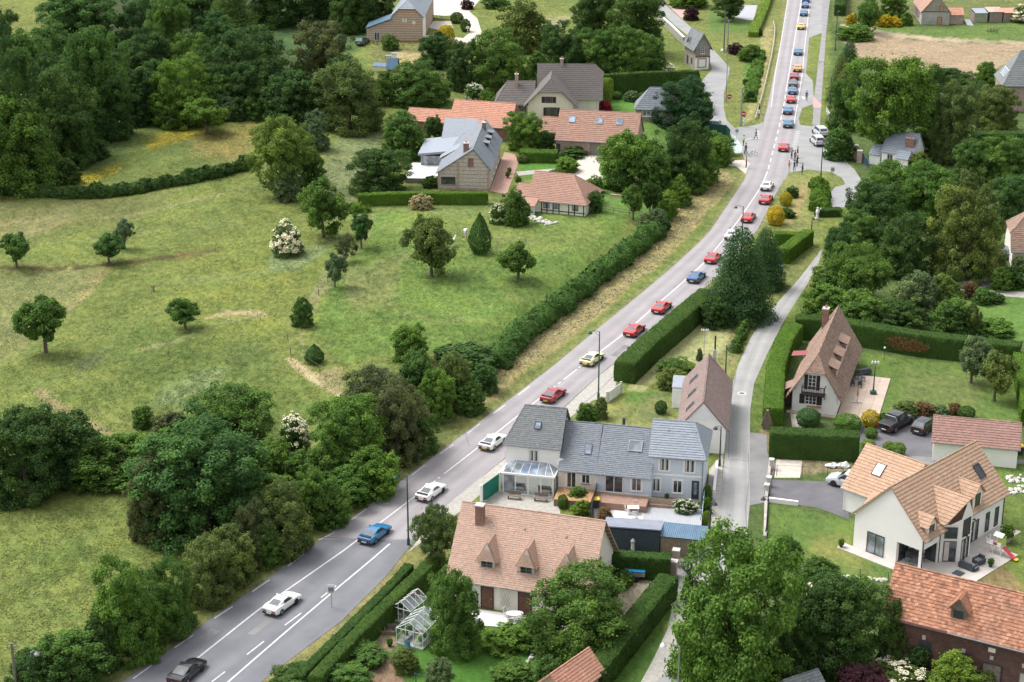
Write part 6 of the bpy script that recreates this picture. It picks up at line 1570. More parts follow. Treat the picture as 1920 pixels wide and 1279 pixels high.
# windows on the covered terrace
ww = Block.__new__(Block); ww.H = H; ww.L, ww.D = 2.8, 0; ww.T = lambda p: (4.9 + p[1], p[0], p[2]); 
ww.side = lambda sd: (lambda a, c, d: (4.9 + d, a, c))
ww.window('r', .5, .1, 1.5, 2.0, frame='anthracite', sill=None)
w2 = Block.__new__(Block); w2.H = H; w2.side = lambda sd: (lambda a, c, d: (4.9 + a, 2.8 - d, c)); w2.window('f', 1.5, .1, 1.1, 2.0, frame='anthracite', sill=None)
# right hand wall openings ('f' side of the block)
b.window('f', 8.1, .1, 1.8, 2.15, frame='anthracite', sill=None, curtain=True); b.window('f', 11.3, .35, .6, 2.0, nx=1, frame='anthracite', sill=None); b.window('f', 13.0, .35, .6, 2.0, nx=1, frame='anthracite', sill=None)
b.skylight(12.0, 2.2, .95, 1.4, frame='anthracite', glass='anthracite'); 
b.dormer(1.35, 1.35, -.02, 2.75, 2.05, pk=.75, ov=.25, frame='anthracite', ww=.7, winh=1.6, nx=1, tile=(.4,.36)); b.dormer(9.3, 1.45, -.02, 3.1, 2.3, pk=.85, ov=.25, frame='anthracite', ww=.75, winh=1.8, nx=1, tile=(.4,.36))
# bay
def bay():
    y0, y1, d = 3.2, 7.6, 1.35; zt = 4.0; zp = 6.55; ym = (y0+y1)/2; X = W_
    P = [(X, y0), (X+d, y0+1.25), (X+d, y1-1.25), (X, y1)]
    bo = extra(H, 'bay', 'render_white', lambda m: ([m.face((P[i][0],P[i][1],-.3),(P[i+1][0],P[i+1][1],-.3),(P[i+1][0],P[i+1][1],zt+(0 if i!=1 else .6)),(P[i][0],P[i][1],zt+(0 if i!=1 else .6))) for i in range(3)], m.face((X+d,P[1][1],zt+.6),(X+d,P[2][1],zt+.6),(X+d,ym,zp-.05)), m.face((X+d,P[1][1],zt),(X+d,P[1][1],zt+.6),(X+.6,y0+.2,zt)), m.face((X+d,P[2][1],zt),(X+.6,y1-.2,zt),(X+d,P[2][1],zt+.6))))
    pl = [[(X+.45, y0-.1, 4.05),(X-3.6, y0-.1, 4.05),(X-3.6,ym,zp+.0),(X+d+.3, ym, zp)], [(X-3.6, y1+.1, 4.05),(X+.45, y1+.1, 4.05),(X+d+.3, ym, zp),(X-3.6, ym, zp)]]
    rm = MB(); tm = MB()
    for q in pl:
        q = [Vector(p) for p in q]; n = (q[1]-q[0]).cross(q[2]-q[0]).normalized(); n = -n if n.z < 0 else n; m_ = 4
        rm.add([v for v in q]+[v+n*.1 for v in q], [(3,2,1,0),(4,5,6,7)]+[(i,(i+1)%4,4+(i+1)%4,4+i) for i in range(4)]); tile_plane(tm, q, .40, .36, lift=.104)
    fixup(rm.build('bay_roof', 'tile_modern', bo)); tm.build('bay_tiles', 'tile_modern', bo, kind='stuff')
    for i in range(3):
        a = Vector((P[i][0],P[i][1],0)); c = Vector((P[i+1][0],P[i+1][1],0)); ax = (c-a).normalized(); ou = Vector((ax.y,-ax.x,0)); Ln = (c-a).length
        f = (lambda a_, ax_, ou_: (lambda u, z, d_: tuple(a_+ax_*u+ou_*d_+Vector((0,0,z)))))(a, ax, ou)
        wb = Block.__new__(Block); wb.H = H; wb.side = lambda sd, f=f: f
        w_ = Ln*.62; u0 = (Ln-w_)/2
        wb.window('f', u0, .12, w_, 2.1, nx=2 if i == 1 else 1, frame='anthracite', sill=None, curtain=True)
        wb.window('f', u0, 2.6, w_, 1.1 if i != 1 else 1.75, nx=1, frame='anthracite', glass='glass' if i != 1 else 'anthracite', sill='white_pvc')
bay()
wg = H.block(x=-5.5, y=6.1, ang=0, L=6.6, D=7.4, he=2.75, hr=6.0, wall='render_white', roof='tile_modern', tile=(.40,.36), g=.25, o=.35, nowall=('r',))
wg.skylight(2.1, 2.1, .95, 1.3, frame='anthracite', glass='glass_blue'); wg.door('f', 4.9, .1, .9, 2.0, 'brown_wood')
extra(H, 'porch_roof', 'tile_modern', lambda m: m.add([(-2.2,4.6,2.35),(.1,4.6,2.35),(.1,6.3,3.1),(-2.2,6.3,3.1),(-2.2,4.6,2.25),(.1,4.6,2.25),(.1,6.3,3.0),(-2.2,6.3,3.0)], [(0,1,2,3),(4,7,6,5),(0,4,5,1),(1,5,6,2),(2,6,7,3),(3,7,4,0)]))
for x_, y_, z_ in ((W_+.05, .1, 3.6), (W_+.05, 3.0, 3.6), (W_+.05, LN-.1, 3.6)): extra(H, 'downpipe', 'anthracite', lambda m: m.bar((x_,y_,.05),(x_,y_,z_),.05))
extra(H, 'downpipe', 'white_pvc', lambda m: m.bar((-5.45,6.0,.05),(-5.45,6.0,2.7),.06))
for u_, z_ in ((5.4, 2.55), (8.9, 2.6)): extra(H, 'wall_lamp', 'anthracite', lambda m: (m.cbox(W_+(1.45 if u_ < 8 else .1), u_, z_, .1, .35, .06), m.cbox(W_+(1.5 if u_ < 8 else .15), u_, z_, .2, .06, .1)))
H.done(); MOD = H
tr = thing('terrace', 'pale beige terrace wrapping round the modern white house', 'terrace', tuple(H.root.location), H.yaw)
k = 0
for x0, x1, y0, y1 in [(-1.0,W_+.2,-1.3,-.03),(4.95,W_+.2,-.03,2.78),(W_+.03,12.4,2.8,9.8),(W_+.2,12.4,-1.3,2.8),(W_+.03,10.0,9.8,14.4)]:
    nx_, ny_ = max(1, round((x1-x0)/1.2)), max(1, round((y1-y0)/1.2))
    for i in range(nx_):
        for j in range(ny_):
            m = MB(); a = x0+(x1-x0)*i/nx_; c = y0+(y1-y0)*j/ny_; k += 1
            m.box(a+.006, a+(x1-x0)/nx_-.006, c+.006, c+(y1-y0)/ny_-.006, -.1, .085+.003*(k % 3)); m.build('paving_slab', 'beige_terrace', tr)

# ---- old brick barn
H = House('brick_barn', 'old dark brick barn with weathered orange tiled roof, bottom right corner', (1651,1148), (1905,1217), 5, yaw=-29, z0=0, cat='barn')
b = H.block(x=.2, y=.2, L=16, D=5.4, he=5, hr=8.3, wall='brick_dark', roof='tile_orange', tile=(.30,.30), g=.1, o=.25, gutter=False, jit=2.6)
b.door('f', 3.3, 0, 1.1, 3.2, 'anthracite', frame=None, planks=1, name='dark_doorway'); b.door('f', 8.9, 0, 1.5, 2.6, 'old_wood', planks=5, frame='anthracite'); b.window('f', 7.0, 2.2, .6, .8, frame='brick_dark', nx=1, sill=None); b.window('f', 12.0, .9, .7, 1.6, frame='old_wood', nx=1, glass='cement', sill='cement')
extra(H, 'half_door', 'old_wood', lambda m: m.box(3.35, 4.45, .06, .12, 0, 1.6))
for u_ in (3.75, 7.2, 9.6, 12.3): extra(H, 'keystone', 'cement', lambda m: m.box(u_, u_+.3, .11, .19, 3.35 if u_ < 5 else 3.05, 3.75 if u_ < 5 else 3.4))
extra(H, 'plaque', 'render_cream', lambda m: m.box(9.4, 10.0, .13, .19, 3.75, 4.15))
b.dormer(6.3, 1.3, .5, 5.3, 1.55, pk=.85, wall='old_wood', tile=(.26,.22), ww=.9, frame='old_wood', glass='anthracite', nx=1, apron='cement')
extra(H, 'fascia', 'fascia_pink', lambda m: m.box(.0, 5.9, -.2, -.12, 4.62, 4.86)) if plain('fascia_pink', (.30,.16,.15), (.24,.13,.125), 2) is None else None
extra(H, 'gutter', 'grey_metal', lambda m: m.bar((5.9,-.22,4.72),(16.3,-.22,4.68),.08))
H.done()
H = House('garden_shed', 'small shed with bright orange tiled roof at the bottom edge beside the long hedge', (1006,1325), (1060,1337), 0, yaw=-38, z0=0, cat='shed')
b = H.block(x=3.0, y=0, ang=90, L=5.2, D=3.0, he=2.1, hr=3.6, wall='brick_pale', roof='tile_orange2', tile=(.30,.28), g=.15, o=.2)
H.done(); ORS = H
H = House('garden_shed', 'grey roofed shed just showing at the bottom edge under the purple bush', (1490,1352), (1550,1358), 0, yaw=30, z0=0, cat='shed')
b = H.block(L=3.2, D=3, he=1.8, hr=3.0, wall='old_wood', roof='slate_old', tile=(.3,.3)); H.done()

# ---- navy shed and bamboo shed
def corr(m, x0, x1, y0, y1, z0, z1, n=22, a=.03):
    for i in range(n):
        xa = x0+(x1-x0)*i/n; xb = x0+(x1-x0)*(i+1)/n; xm = (xa+xb)/2
        m.add([(xa,y0,z0),(xm,y0,z0+a),(xb,y0,z0),(xa,y1,z1),(xm,y1,z1+a),(xb,y1,z1)], [(0,1,4,3),(1,2,5,4)])
H = House('garden_shed', 'dark navy panelled shed with flat grey roof behind the dark hedge', (1133,1032), (1237,1036), 0, yaw=-9, z0=0, cat='shed')
extra(H, 'wall', 'navy_panel', lambda m: (m.box(0, 5.35, 0, 2.2, 0, 2.45)))
for i in range(18): extra(H, 'cladding_board', 'navy_panel', lambda m: m.box(.02+i*.296, .02+i*.296+.27, -.04, -.003, .02, 2.4))
extra(H, 'roof', 'navy_roof', lambda m: m.add([(-.1,-.15,2.72),(5.45,-.15,2.72),(5.45,2.3,2.5),(-.1,2.3,2.5),(-.1,-.15,2.6),(5.45,-.15,2.6),(5.45,2.3,2.4),(-.1,2.3,2.4)], [(0,1,2,3),(4,7,6,5),(0,4,5,1),(1,5,6,2),(2,6,7,3),(3,7,4,0)]))
extra(H, 'side_annex', 'navy_roof', lambda m: m.box(-1.3, -.03, .4, 2.0, 0, 2.0)); H.root
H = House('garden_shed', 'bamboo clad shed with light blue corrugated roof beside the navy shed', (1238,1038), (1311,1046), 0, yaw=-13, z0=0, cat='shed')
for i in range(30): extra(H, 'bamboo_cane', 'bamboo', lambda m: m.bar((.05+i*.128,0,0),(.05+i*.128,0,1.85+.02*math.sin(i*5)),.06,n=5))
extra(H, 'back_wall', 'old_wood', lambda m: m.box(0, 3.85, .07, 1.9, 0, 1.84))
extra(H, 'roof', 'blue_sheet', lambda m: corr(m, -.05, 4.35, -.35, 2.0, 2.05, 2.45, 24)); 
tl_ = U(1243,1041); 

# ---- long barns and houses of the upper middle
H = House('barn', 'long barn with red-brown tiles, three skylights and a grey garage door', (1043,260), (1190,268), 2.5, cat='barn')
b = H.block(L=13.4, D=8.2, he=2.5, hr=6.4, wall='brick_pale', roof='tile_red', tile=(.42,.38), g=.2, o=.25)
for u in (1.7, 6.3, 9.7): b.skylight(u, 3.3, .95, 1.1, frame='grey_metal', glass='glass_blue')
b.door('f', 5.8, -.1, 2.1, 2.1, 'garage_door', planks=1, frame='brick_red', name='garage_door') if plain('garage_door', (.22,.20,.18), (.19,.175,.16), 2) is None else None
b.door('f', -.0, -.1, .7, 1.8, 'anthracite', frame=None, planks=1); b.door('f', 9.2, -.1, .8, 1.8, 'brown_wood', frame='brick_red')
H.done()
H = House('barn', 'long barn with bright orange tiles behind the slate roofed house', (841,232), (957,240), 2.4, cat='barn')
b = H.block(L=10.9, D=8, he=2.4, hr=5.6, wall='brick_red', roof='tile_orange2', tile=(.42,.38), g=.1, o=.2)
b2 = H.block(x=-8.2, y=1.5, L=8.15, D=4.6, he=2.2, hr=3.7, wall='brick_red', roof='tile_orange2', tile=(.42,.38), g=.1, o=.2)
b3 = H.block(x=16.0, y=1.0, L=3.3, D=4.2, he=2.0, hr=3.9, wall='brick_red', roof='tile_red', tile=(.42,.38), g=.1, o=.2); H.done()
H = House('cottage', 'half-timbered cottage with red tiled hipped roof', (986,373), (1099,384), 1.9)
b = H.block(x=.25, y=.25, L=9.0, D=8.0, he=1.95, hr=5.0, hipR=(3.4,None), wall='render_cream', roof='tile_red', tile=(.36,.32), g=.25, o=.3)
for u in (2.35, 3.2, 4.15, 5.1, 6.6, 7.5, 8.93): extra(H, 'timber_post', 'dark_wood', lambda m: m.box(u, u+.14, .2, .247, -.2, 1.9))
extra(H, 'timber_beam', 'dark_wood', lambda m: m.box(2.3, 9.2, .19, .245, .35, .47))
for u in (2.5, 4.0, 7.0): b.window('f', u, .75, .85, .8, nx=2, frame='dark_wood', sill=None, glass='glass_grey')
b2 = H.block(x=-2.6, y=2.6, L=2.8, D=4, he=1.6, hr=2.8, wall='render_grey', roof='tile_red', tile=(.36,.32), g=.1, o=.15); 
extra(H, 'porch_roof', 'tile_red', lambda m: m.add([(-.2,-2.0,1.5),(2.0,-2.0,1.5),(2.0,.2,2.1),(-.2,.2,2.1),(-.2,-2.0,1.4),(2.0,-2.0,1.4),(2.0,.2,2.0),(-.2,.2,2.0)], [(0,1,2,3),(4,7,6,5),(0,4,5,1),(1,5,6,2),(2,6,7,3),(3,7,4,0)]))
for x_ in (0,1.8): extra(H, 'porch_post', 'render_blue', lambda m: m.box(x_, x_+.15, -1.85, -1.7, -.3, 1.45))
H.done()
# flint house
H = House('house', 'flint and brick gabled house with slate roof, three dormers and a glazed modern wing', (821,355), (918,357), 0, yaw=-5)
b = H.block(x=8.1, y=0, ang=90, L=18.5, D=8.1, he=3.5, he2=2.7, rp=.31, hr=6.5, wall='flint', roof='slate', tile=(.5,.4), g=.2, o=.25)
for u in (8.2, 11.4, 14.8): b.dormer(u, 1.3, .95, 4.75, .8, style='shed', wall='anthracite', tile=None, ww=1.0, winh=.55, nx=1, frame='grey_metal')
b.window('l', .6, .9, 2.1, 1.1, nx=1, frame='anthracite', glass='glass', sill='brick_pale')
b.window('l', 4.85, 3.9, .75, 1.2, frame='brick_red', glass='brick_red', nx=1, sill='brick_red', name='bricked_window')
for (u0, u1) in ((0,.35),(3.0,3.4),(7.75,8.12)): extra(H, 'quoin', 'brick_pale', lambda m: m.box(u0, u1, -.05, -.003, -.3, 2.6 if u0 < 1 else (4.3 if u0 < 5 else 3.4)))
extra(H, 'brick_plinth', 'brick_pale', lambda m: m.box(.36, 7.74, -.04, -.003, -.3, .35))
for u in (3, 6.5, 10, 13.5): b.window('f', u, .9, .9, 1.3, frame='white_pvc')
b.chimney(1.5, 3.4, .8, .8, 7.0, 'brick_red', zb=5); b.chimney(13.5, 1.9, .6, .6, 7.3, 'brick_red', zb=5, pots=0)
def slab(m, P, t):
    n = len(P); m.add([tuple(p) for p in P] + [(p[0],p[1],p[2]-t) for p in P], [tuple(range(n)), tuple(range(n,2*n))[::-1]] + [(i,n+i,n+(i+1)%n,(i+1)%n) for i in range(n)])
extra(H, 'zinc_roof', 'zinc', lambda m: slab(m, [(-4.5,10.3,2.85),(1.5,11.0,3.3),(3.0,19.5,3.9),(-4.3,18.5,3.2)], .35))
extra(H, 'wing_wall', 'render_grey', lambda m: (m.box(-4.1,-3.8,10.9,18,-.3,2.6), m.box(-4.1,1.0,17.8,18.1,-.3,2.9)))
extra(H, 'wing_pillar', 'zinc', lambda m: (m.box(-4.1,-3.8,10.7,10.9,-.3,2.5), m.box(-.8,-.5,10.7,10.9,-.3,2.6)))
extra(H, 'glass_wall', 'glass_grey', lambda m: m.box(-3.75,-.85,10.8,10.85,-.1,2.4))
extra(H, 'slate_side_roof', 'slate_blue', lambda m: slab(m, [(-.8,8.3,2.7),(2.6,8.3,4.6),(2.6,12,4.6),(-.8,12,2.7)], .12))
extra(H, 'rear_wing', 'slate_blue', lambda m: (slab(m, [(-1.6,17.5,3.3),(4,17.5,3.3),(4,23,5.6),(-1.6,23,5.6)], .15)))
H.done()
ter = House('stone_terrace', 'white paved terrace on a rough stone wall beside the glazed wing', (759,343), (822,345), 0, yaw=-5, cat='terrace')
extra(ter, 'retaining_wall', 'flint_wall', lambda m: m.box(0, 5.0, 0, 9.0, -.4, .75)) if plain('flint_wall', (.34,.31,.27), (.20,.185,.165), 4, .95, .7) is None else None
for i in range(5):
    for j in range(8): extra(ter, 'paving_slab', 'white_terrace', lambda m: m.box(i*1.01-.03, i*1.01+.96, j*1.13-.03, j*1.13+1.08, .75, .83))
# thatched house
H = House('house', 'white house with large dark grey steep roofs and black shutters behind the barns', (990,223), (1074,225), 0, yaw=-3)
b = H.block(x=8.0, y=0, ang=90, L=6.5, D=8.0, he=3.0, hr=7.0, hipL=(1.6,5.0), wall='render_cream', roof='thatch', tile=(.6,.4), g=.7, o=.7, jit=.4)
b.window('l', 3.1, 3.0, 1.2, 1.05, nx=1, frame='dark_wood', shutters='dark_wood', sill=None); b.window('l', 3.4, .2, 1.7, 1.9, nx=2, frame='dark_wood', shutters='dark_wood', sill=None)
m_ = H.block(x=2.0, y=5.2, ang=0, L=10.6, D=7.8, he=3.2, hr=7.9, wall='render_cream', roof='thatch', tile=(.6,.4), g=.7, o=.6, hipR=(1.6,6.2), jit=.4)
w_ = H.block(x=-5.6, y=2.2, ang=0, L=6.2, D=7.5, he=2.5, hr=5.4, wall='render_cream', roof='thatch', tile=(.6,.4), g=.5, o=.5, hipL=(2.2,None), jit=.4)
w_.window('f', 3.4, .6, 1.8, 1.2, nx=2, frame='grey_metal', sill=None); w_.chimney(3.0, 2.6, .6, .6, 6.9, 'brick_pale', zb=4)
m_.chimney(3.4, 3.6, .6, .6, 8.9, 'brick_pale', zb=6)
H.done()
H = House('summer_house', 'small building with steep grey slate roof half hidden by the dark pine', (1192,226), (1226,229), 0, yaw=-6)
b = H.block(x=0, y=0, L=6.5, D=5, he=2.4, hr=5.4, hipL=(2.6,None), wall='timber_wall', roof='slate', tile=(.5,.4)); b.window('f', 1.2, .9, 1.4, .9, glass='glass_grey'); H.done()
# banded brick farmhouse
H = House('farmhouse', 'farmhouse of banded brick and stone with grey half-hipped roof at the top', (736,77), (790,76), 0, yaw=-3)
b = H.block(x=6.4, y=0, ang=90, L=26, D=6.4, he=5.4, hr=8.4, hipL=(2.4,6.8), wall='banded', roof='slate_blue', tile=(.8,.6), g=.3, o=.35)
H.block(x=-5.5, y=0, L=5.48, D=6, he=2.6, hr=2.7, rp=.5, wall='banded', roof='slate_blue', tile=None, g=0, o=0, nowall=('r',), ridge=False, gutter=False)
extra(H, 'lean_to_roof', 'blue_sheet', lambda m: slab(m, [(-5.7,-.3,2.8),(0,-.3,4.9),(0,6.3,4.9),(-5.7,6.3,2.8)], .18)); extra(H, 'lean_to_gable', 'banded', lambda m: m.face((-5.5,.02,2.55),(0,.02,2.55),(0,.02,4.7)))
fb = Block.__new__(Block); fb.H = H; fb.side = lambda sd: (lambda a, c, d: (-5.5+a, -d, c)); fb.window('f', 1.7, .2, 1.0, 1.6, nx=2, sill=None)
extra(H, 'gable_opening', 'render_cream', lambda m: (m.box(2.2,2.55,-.05,-.003,4.0,4.8), m.box(2.75,3.1,-.05,-.003,4.0,4.8)))
extra(H, 'clock_face', 'render_cream', lambda m: m.add([(4.6+.4*math.cos(t*.5236), -.05, 4.0+.4*math.sin(t*.5236)) for t in range(12)], [tuple(range(12))]))
extra(H, 'whitewashed_wall', 'render_white', lambda m: m.box(6.403, 6.45, .8, 7, 0, 5.2)); H.done()
H = House('hut', 'small hut with pointed slate roof among the bushes below the farmhouse', (722,136), (742,137), 0, cat='hut')
b = H.block(x=.5, y=0, L=1.8, D=1.8, he=1.2, hr=2.8, wall='brick_red', roof='blue_sheet', tile=None, ridge=False, gutter=False)
extra(H, 'side_roof', 'blue_sheet', lambda m: slab(m, [(-2.6,-.2,1.2),(.3,-.2,1.2),(.3,1.4,1.6),(-2.6,1.4,1.6)], .1)); H.done()
H = House('field_shelter', 'low shelter with pale grey roof at the edge of the dark wood', (214,240), (240,236), 0, cat='shed')
extra(H, 'roof', 'zinc', lambda m: slab(m, [(0,0,.8),(2.9,0,1.0),(3.0,1.6,1.1),(.3,1.6,.9)], .1)); extra(H, 'wall', 'old_wood', lambda m: m.box(.1,2.8,.2,1.5,-.3,.75)); H.done()
# chalet by the west lane
H = House('chalet', 'narrow two-storey timber and brick chalet standing in the bend of the west lane', (1303,131), (1330,129), 0, yaw=14)
b = H.block(x=3.1, y=0, ang=90, L=6.6, D=3.1, he=4.6, hr=7.2, wall='timber_wall', roof='slate_old', tile=(.5,.4), g=.35, o=.45)
b.window('l', 1.15, 3.3, .75, 1.3, nx=2, nz=3, frame='white_pvc', glass='glass'); 
extra(H, 'ground_floor', 'render_white', lambda m: m.box(.0,3.1,-.06,-.003,-.2,2.5)); extra(H, 'brick_panel_frame', 'brick_red', lambda m: (m.box(.5,.68,-.1,-.062,.4,2.3), m.box(2.2,2.38,-.1,-.062,.4,2.3), m.box(.68,2.2,-.1,-.062,2.12,2.3), m.box(.68,2.2,-.1,-.062,.4,.56)))
extra(H, 'corner_quoin', 'brick_red', lambda m: m.box(2.9,3.13,-.08,-.064,-.2,2.5)); extra(H, 'jetty_beam', 'brown_wood', lambda m: m.box(-.05,3.15,-.16,-.003,2.5,2.7))
for i in range(8): extra(H, 'timber_stud', 'old_wood', lambda m: m.box(.1+i*.4,.18+i*.4,-.04,-.003,2.72,4.4))
b.dormer(4.2, 1.3, .02, 3.4, 1.5, pk=.9, back=True, wall='timber_wall', tile=None, ww=.7, winh=1.1, nx=1); b.window('b', 1.5, .3, .9, 1.7, nx=1, frame='brown_wood', sill=None); b.window('b', 4.2, .8, .6, 1.2, nx=1, frame='brown_wood', sill=None)
H.done()
# brick cottage top right and its lean-to
H = House('cottage', 'old cottage with red roof and boarded grey gable beside the bare field', (1727,46), (1778,48), 0, yaw=-4)
b = H.block(x=6.2, y=0, ang=90, L=13, D=6.2, he=2.9, hr=6.6, wall='render_grey', roof='tile_red', tile=(.7,.5), g=.15, o=.2)
extra(H, 'gable_boarding', 'timber_wall', lambda m: m.face((-.0,-.05,3.0),(6.2,-.05,3.0),(3.1,-.05,6.5))); extra(H, 'beam', 'dark_wood', lambda m: m.box(0,6.2,-.1,-.052,2.9,3.02))
b.door('l', 3.6, .1, .85, 1.6, 'pale_wood', frame='brown_wood'); b.door('l', 4.0, 3.2, .6, 1.0, 'pale_wood', frame='brown_wood', name='loft_hatch')
for u in (1,3.2,5.6,8): b.window('b', u, .3, .9, 2.0, nx=2, frame='white_pvc', shutters='brick_red', sill=None)
H.block(x=6.3, y=1.2, L=3.3, D=4.5, he=2.0, hr=3.2, wall='brick_pale', roof='tile_orange2', tile=(.6,.5), g=.05, o=.1, nowall=())
extra(H, 'propped_sheet', 'zinc', lambda m: slab(m, [(10.2,-.5,.1),(11.6,-1.2,.1),(10.8,.6,1.2),(9.7,1.0,1.2)], .06)); H.done()
H = House('field_shed', 'row of rusty roofed board sheds at the top right corner', (1827,42), (1910,41), 0, cat='shed')
for i, (x0, x1, hz, wm, rm_) in enumerate([(0,3.0,2.0,'green_board','zinc'),(3.0,6.6,2.25,'old_board','rust'),(6.6,10.3,2.0,'old_board','tile_orange2')]):
    if i == 0: plain('green_board', (.36,.40,.27), (.28,.31,.21), 2, .9, .3); plain('old_board', (.34,.27,.245), (.25,.20,.18), 4, .9, .5)
    n_ = int((x1-x0)/.42)
    for k in range(n_):
        if i == 1 and k == 0: continue
        extra(H, 'board', wm, lambda m: m.box(x0+k*.42, x0+k*.42+.39, 0, .06, 0, hz))
    extra(H, 'roof_sheet', rm_, lambda m: corr(m, x0, x1-.05, -.3, 3.2, hz+.1, hz+.6, 9, .05))
extra(H, 'back_wall', 'old_board', lambda m: (m.box(0, 10.3, 3.0, 3.1, 0, 2.3), m.box(-.1,0,0,3,0,2.0), m.box(10.3,10.4,0,3,0,2.0)))
# dark slate building at right border
H = House('schoolhouse', 'brick building with steep dark slate roof and rooflights at the right border', (1883,157), (1960,160), 5.2, yaw=-4)
b = H.block(L=9.5, D=8.5, he=5.2, hr=10.4, hipL=(3.6,None), wall='brick_pale', roof='slate_old', tile=(.6,.45), g=.3, o=.35)
H.done()
def rl():   # four rooflights on the hip end
    a, c, r_ = Vector((-.3,8.85,4.8)), Vector((-.3,-.35,4.8)), Vector((3.3,4.25,10.4)); e = (c-a).normalized(); n = e.cross(r_-a).normalized(); n = -n if n.z < 0 else n; up = n.cross(e); up = -up if up.z < 0 else up
    for i in range(4):
        o_ = a + e*(3.0+i*1.0) + up*1.3 + n*.14
        m = MB(); q = [o_, o_+e*.65, o_+e*.65+up*1.5, o_+up*1.5]; m.add([tuple(v) for v in q]+[tuple(v+n*.08) for v in q], [(0,3,2,1),(4,5,6,7),(0,1,5,4),(1,2,6,5),(2,3,7,6),(3,0,4,7)]); f_ = fixup(m.build('rooflight', 'white_pvc', H.root))
        m = MB(); q = [o_+e*.08+up*.08+n*.083, o_+e*.57+up*.08+n*.083, o_+e*.57+up*1.42+n*.083, o_+e*.08+up*1.42+n*.083]; m.face(*[tuple(v) for v in q]); m.build('pane', 'glass_blue', f_)
rl()
# small white slate house in the trees
H = House('lodge', 'small white lodge with grey slate roof and brick chimneys half hidden by trees', (1645,312), (1690,330), 0, yaw=-34)
b = H.block(x=.4, y=.6, L=5.4, D=4.8, he=2.7, hr=5.6, wall='render_white', roof='slate_blue', tile=(.5,.4), g=.15, o=.2)
b.chimney(.3, 3.4, .7, .7, 7.6, 'brick_pale', pots=1, zb=5); b.chimney(3.7, .6, 1.5, .55, 5.2, 'brick_red', pots=3, zb=3)
H.block(x=3.6, y=-1.1, ang=0, L=2.1, D=2.2, he=2.3, hr=3.4, wall='render_white', roof='slate_blue', tile=(.5,.4), g=.1, o=.1); b.window('l', 1.6, .9, .8, 1.5); b.window('f', 1.0, .9, .9, 1.3)
H.block(x=-1.9, y=.8, ang=0, L=1.9, D=3.6, he=1.7, hr=2.9, wall='render_white', roof='slate_blue', tile=(.5,.4), g=.1, o=.1); H.done()
H = House('house', 'brown tiled hipped roof at the right border above the white hatchback', (1899,467), (1950,470), 2.6, yaw=-8)
b = H.block(L=9, D=9, he=2.6, hr=7.2, hipL=(3.0,4.3), wall='render_cream', roof='tile_brown', tile=(.4,.3), g=.3, o=.4); H.done()

# ================================================================ VEHICLES
for k, c in {'red':(.55,.022,.025),'red2':(.34,.02,.035),'blue':(.02,.16,.34),'blue2':(.015,.10,.26),'white':(.80,.80,.78),'yellow':(.78,.52,.05),'cream':(.78,.76,.42),'orange':(.75,.30,.03),'grey':(.12,.14,.17),'black':(.015,.015,.018),'silver':(.50,.51,.53),'green':(.05,.12,.12),'sky':(.30,.38,.42)}.items(): PAL['paint_'+k] = ('paint', c, .28)
plain('tyre', (.022,.022,.024), (.03,.03,.032), 3, .9); plain('alloy', (.55,.55,.56), (.45,.45,.46), 3, .35, 0, .8)
plain('car_trim', (.03,.03,.033), (.045,.045,.048), 3, .6); plain('plate_yellow', (.75,.52,.05), (.7,.5,.05), 3, .5); plain('plate_white', (.75,.75,.72), (.7,.7,.68), 3, .5)
plain('tail_red', (.35,.01,.012), (.25,.01,.01), 3, .3); plain('louvre', (.16,.17,.18), (.12,.13,.14), 3, .5)
PAL['car_glass'] = ('glass', (.035,.04,.05), .06)
def loft(m, st):
    rings = []
    for (y, hw, zb, zs, zt) in st:
        half = [(hw*.86,zb),(hw*.98,zb+.07),(hw,(zb+zs)/2),(hw*.985,zs),(hw*.90,zt),(hw*.45,zt+.02)]
        ring = [(x,y,z) for x,z in half] + [(-x,y,z) for x,z in half[::-1]]; rings.append(ring)
    K = len(rings[0]); pts = [p for r in rings for p in r]; fs = []
    for i in range(len(rings)-1):
        for k in range(K): fs.append((i*K+k, i*K+(k+1)%K, (i+1)*K+(k+1)%K, (i+1)*K+k))
    fs.append(tuple(range(K))); fs.append(tuple(range((len(rings)-1)*K, len(rings)*K))[::-1]); m.add(pts, fs)
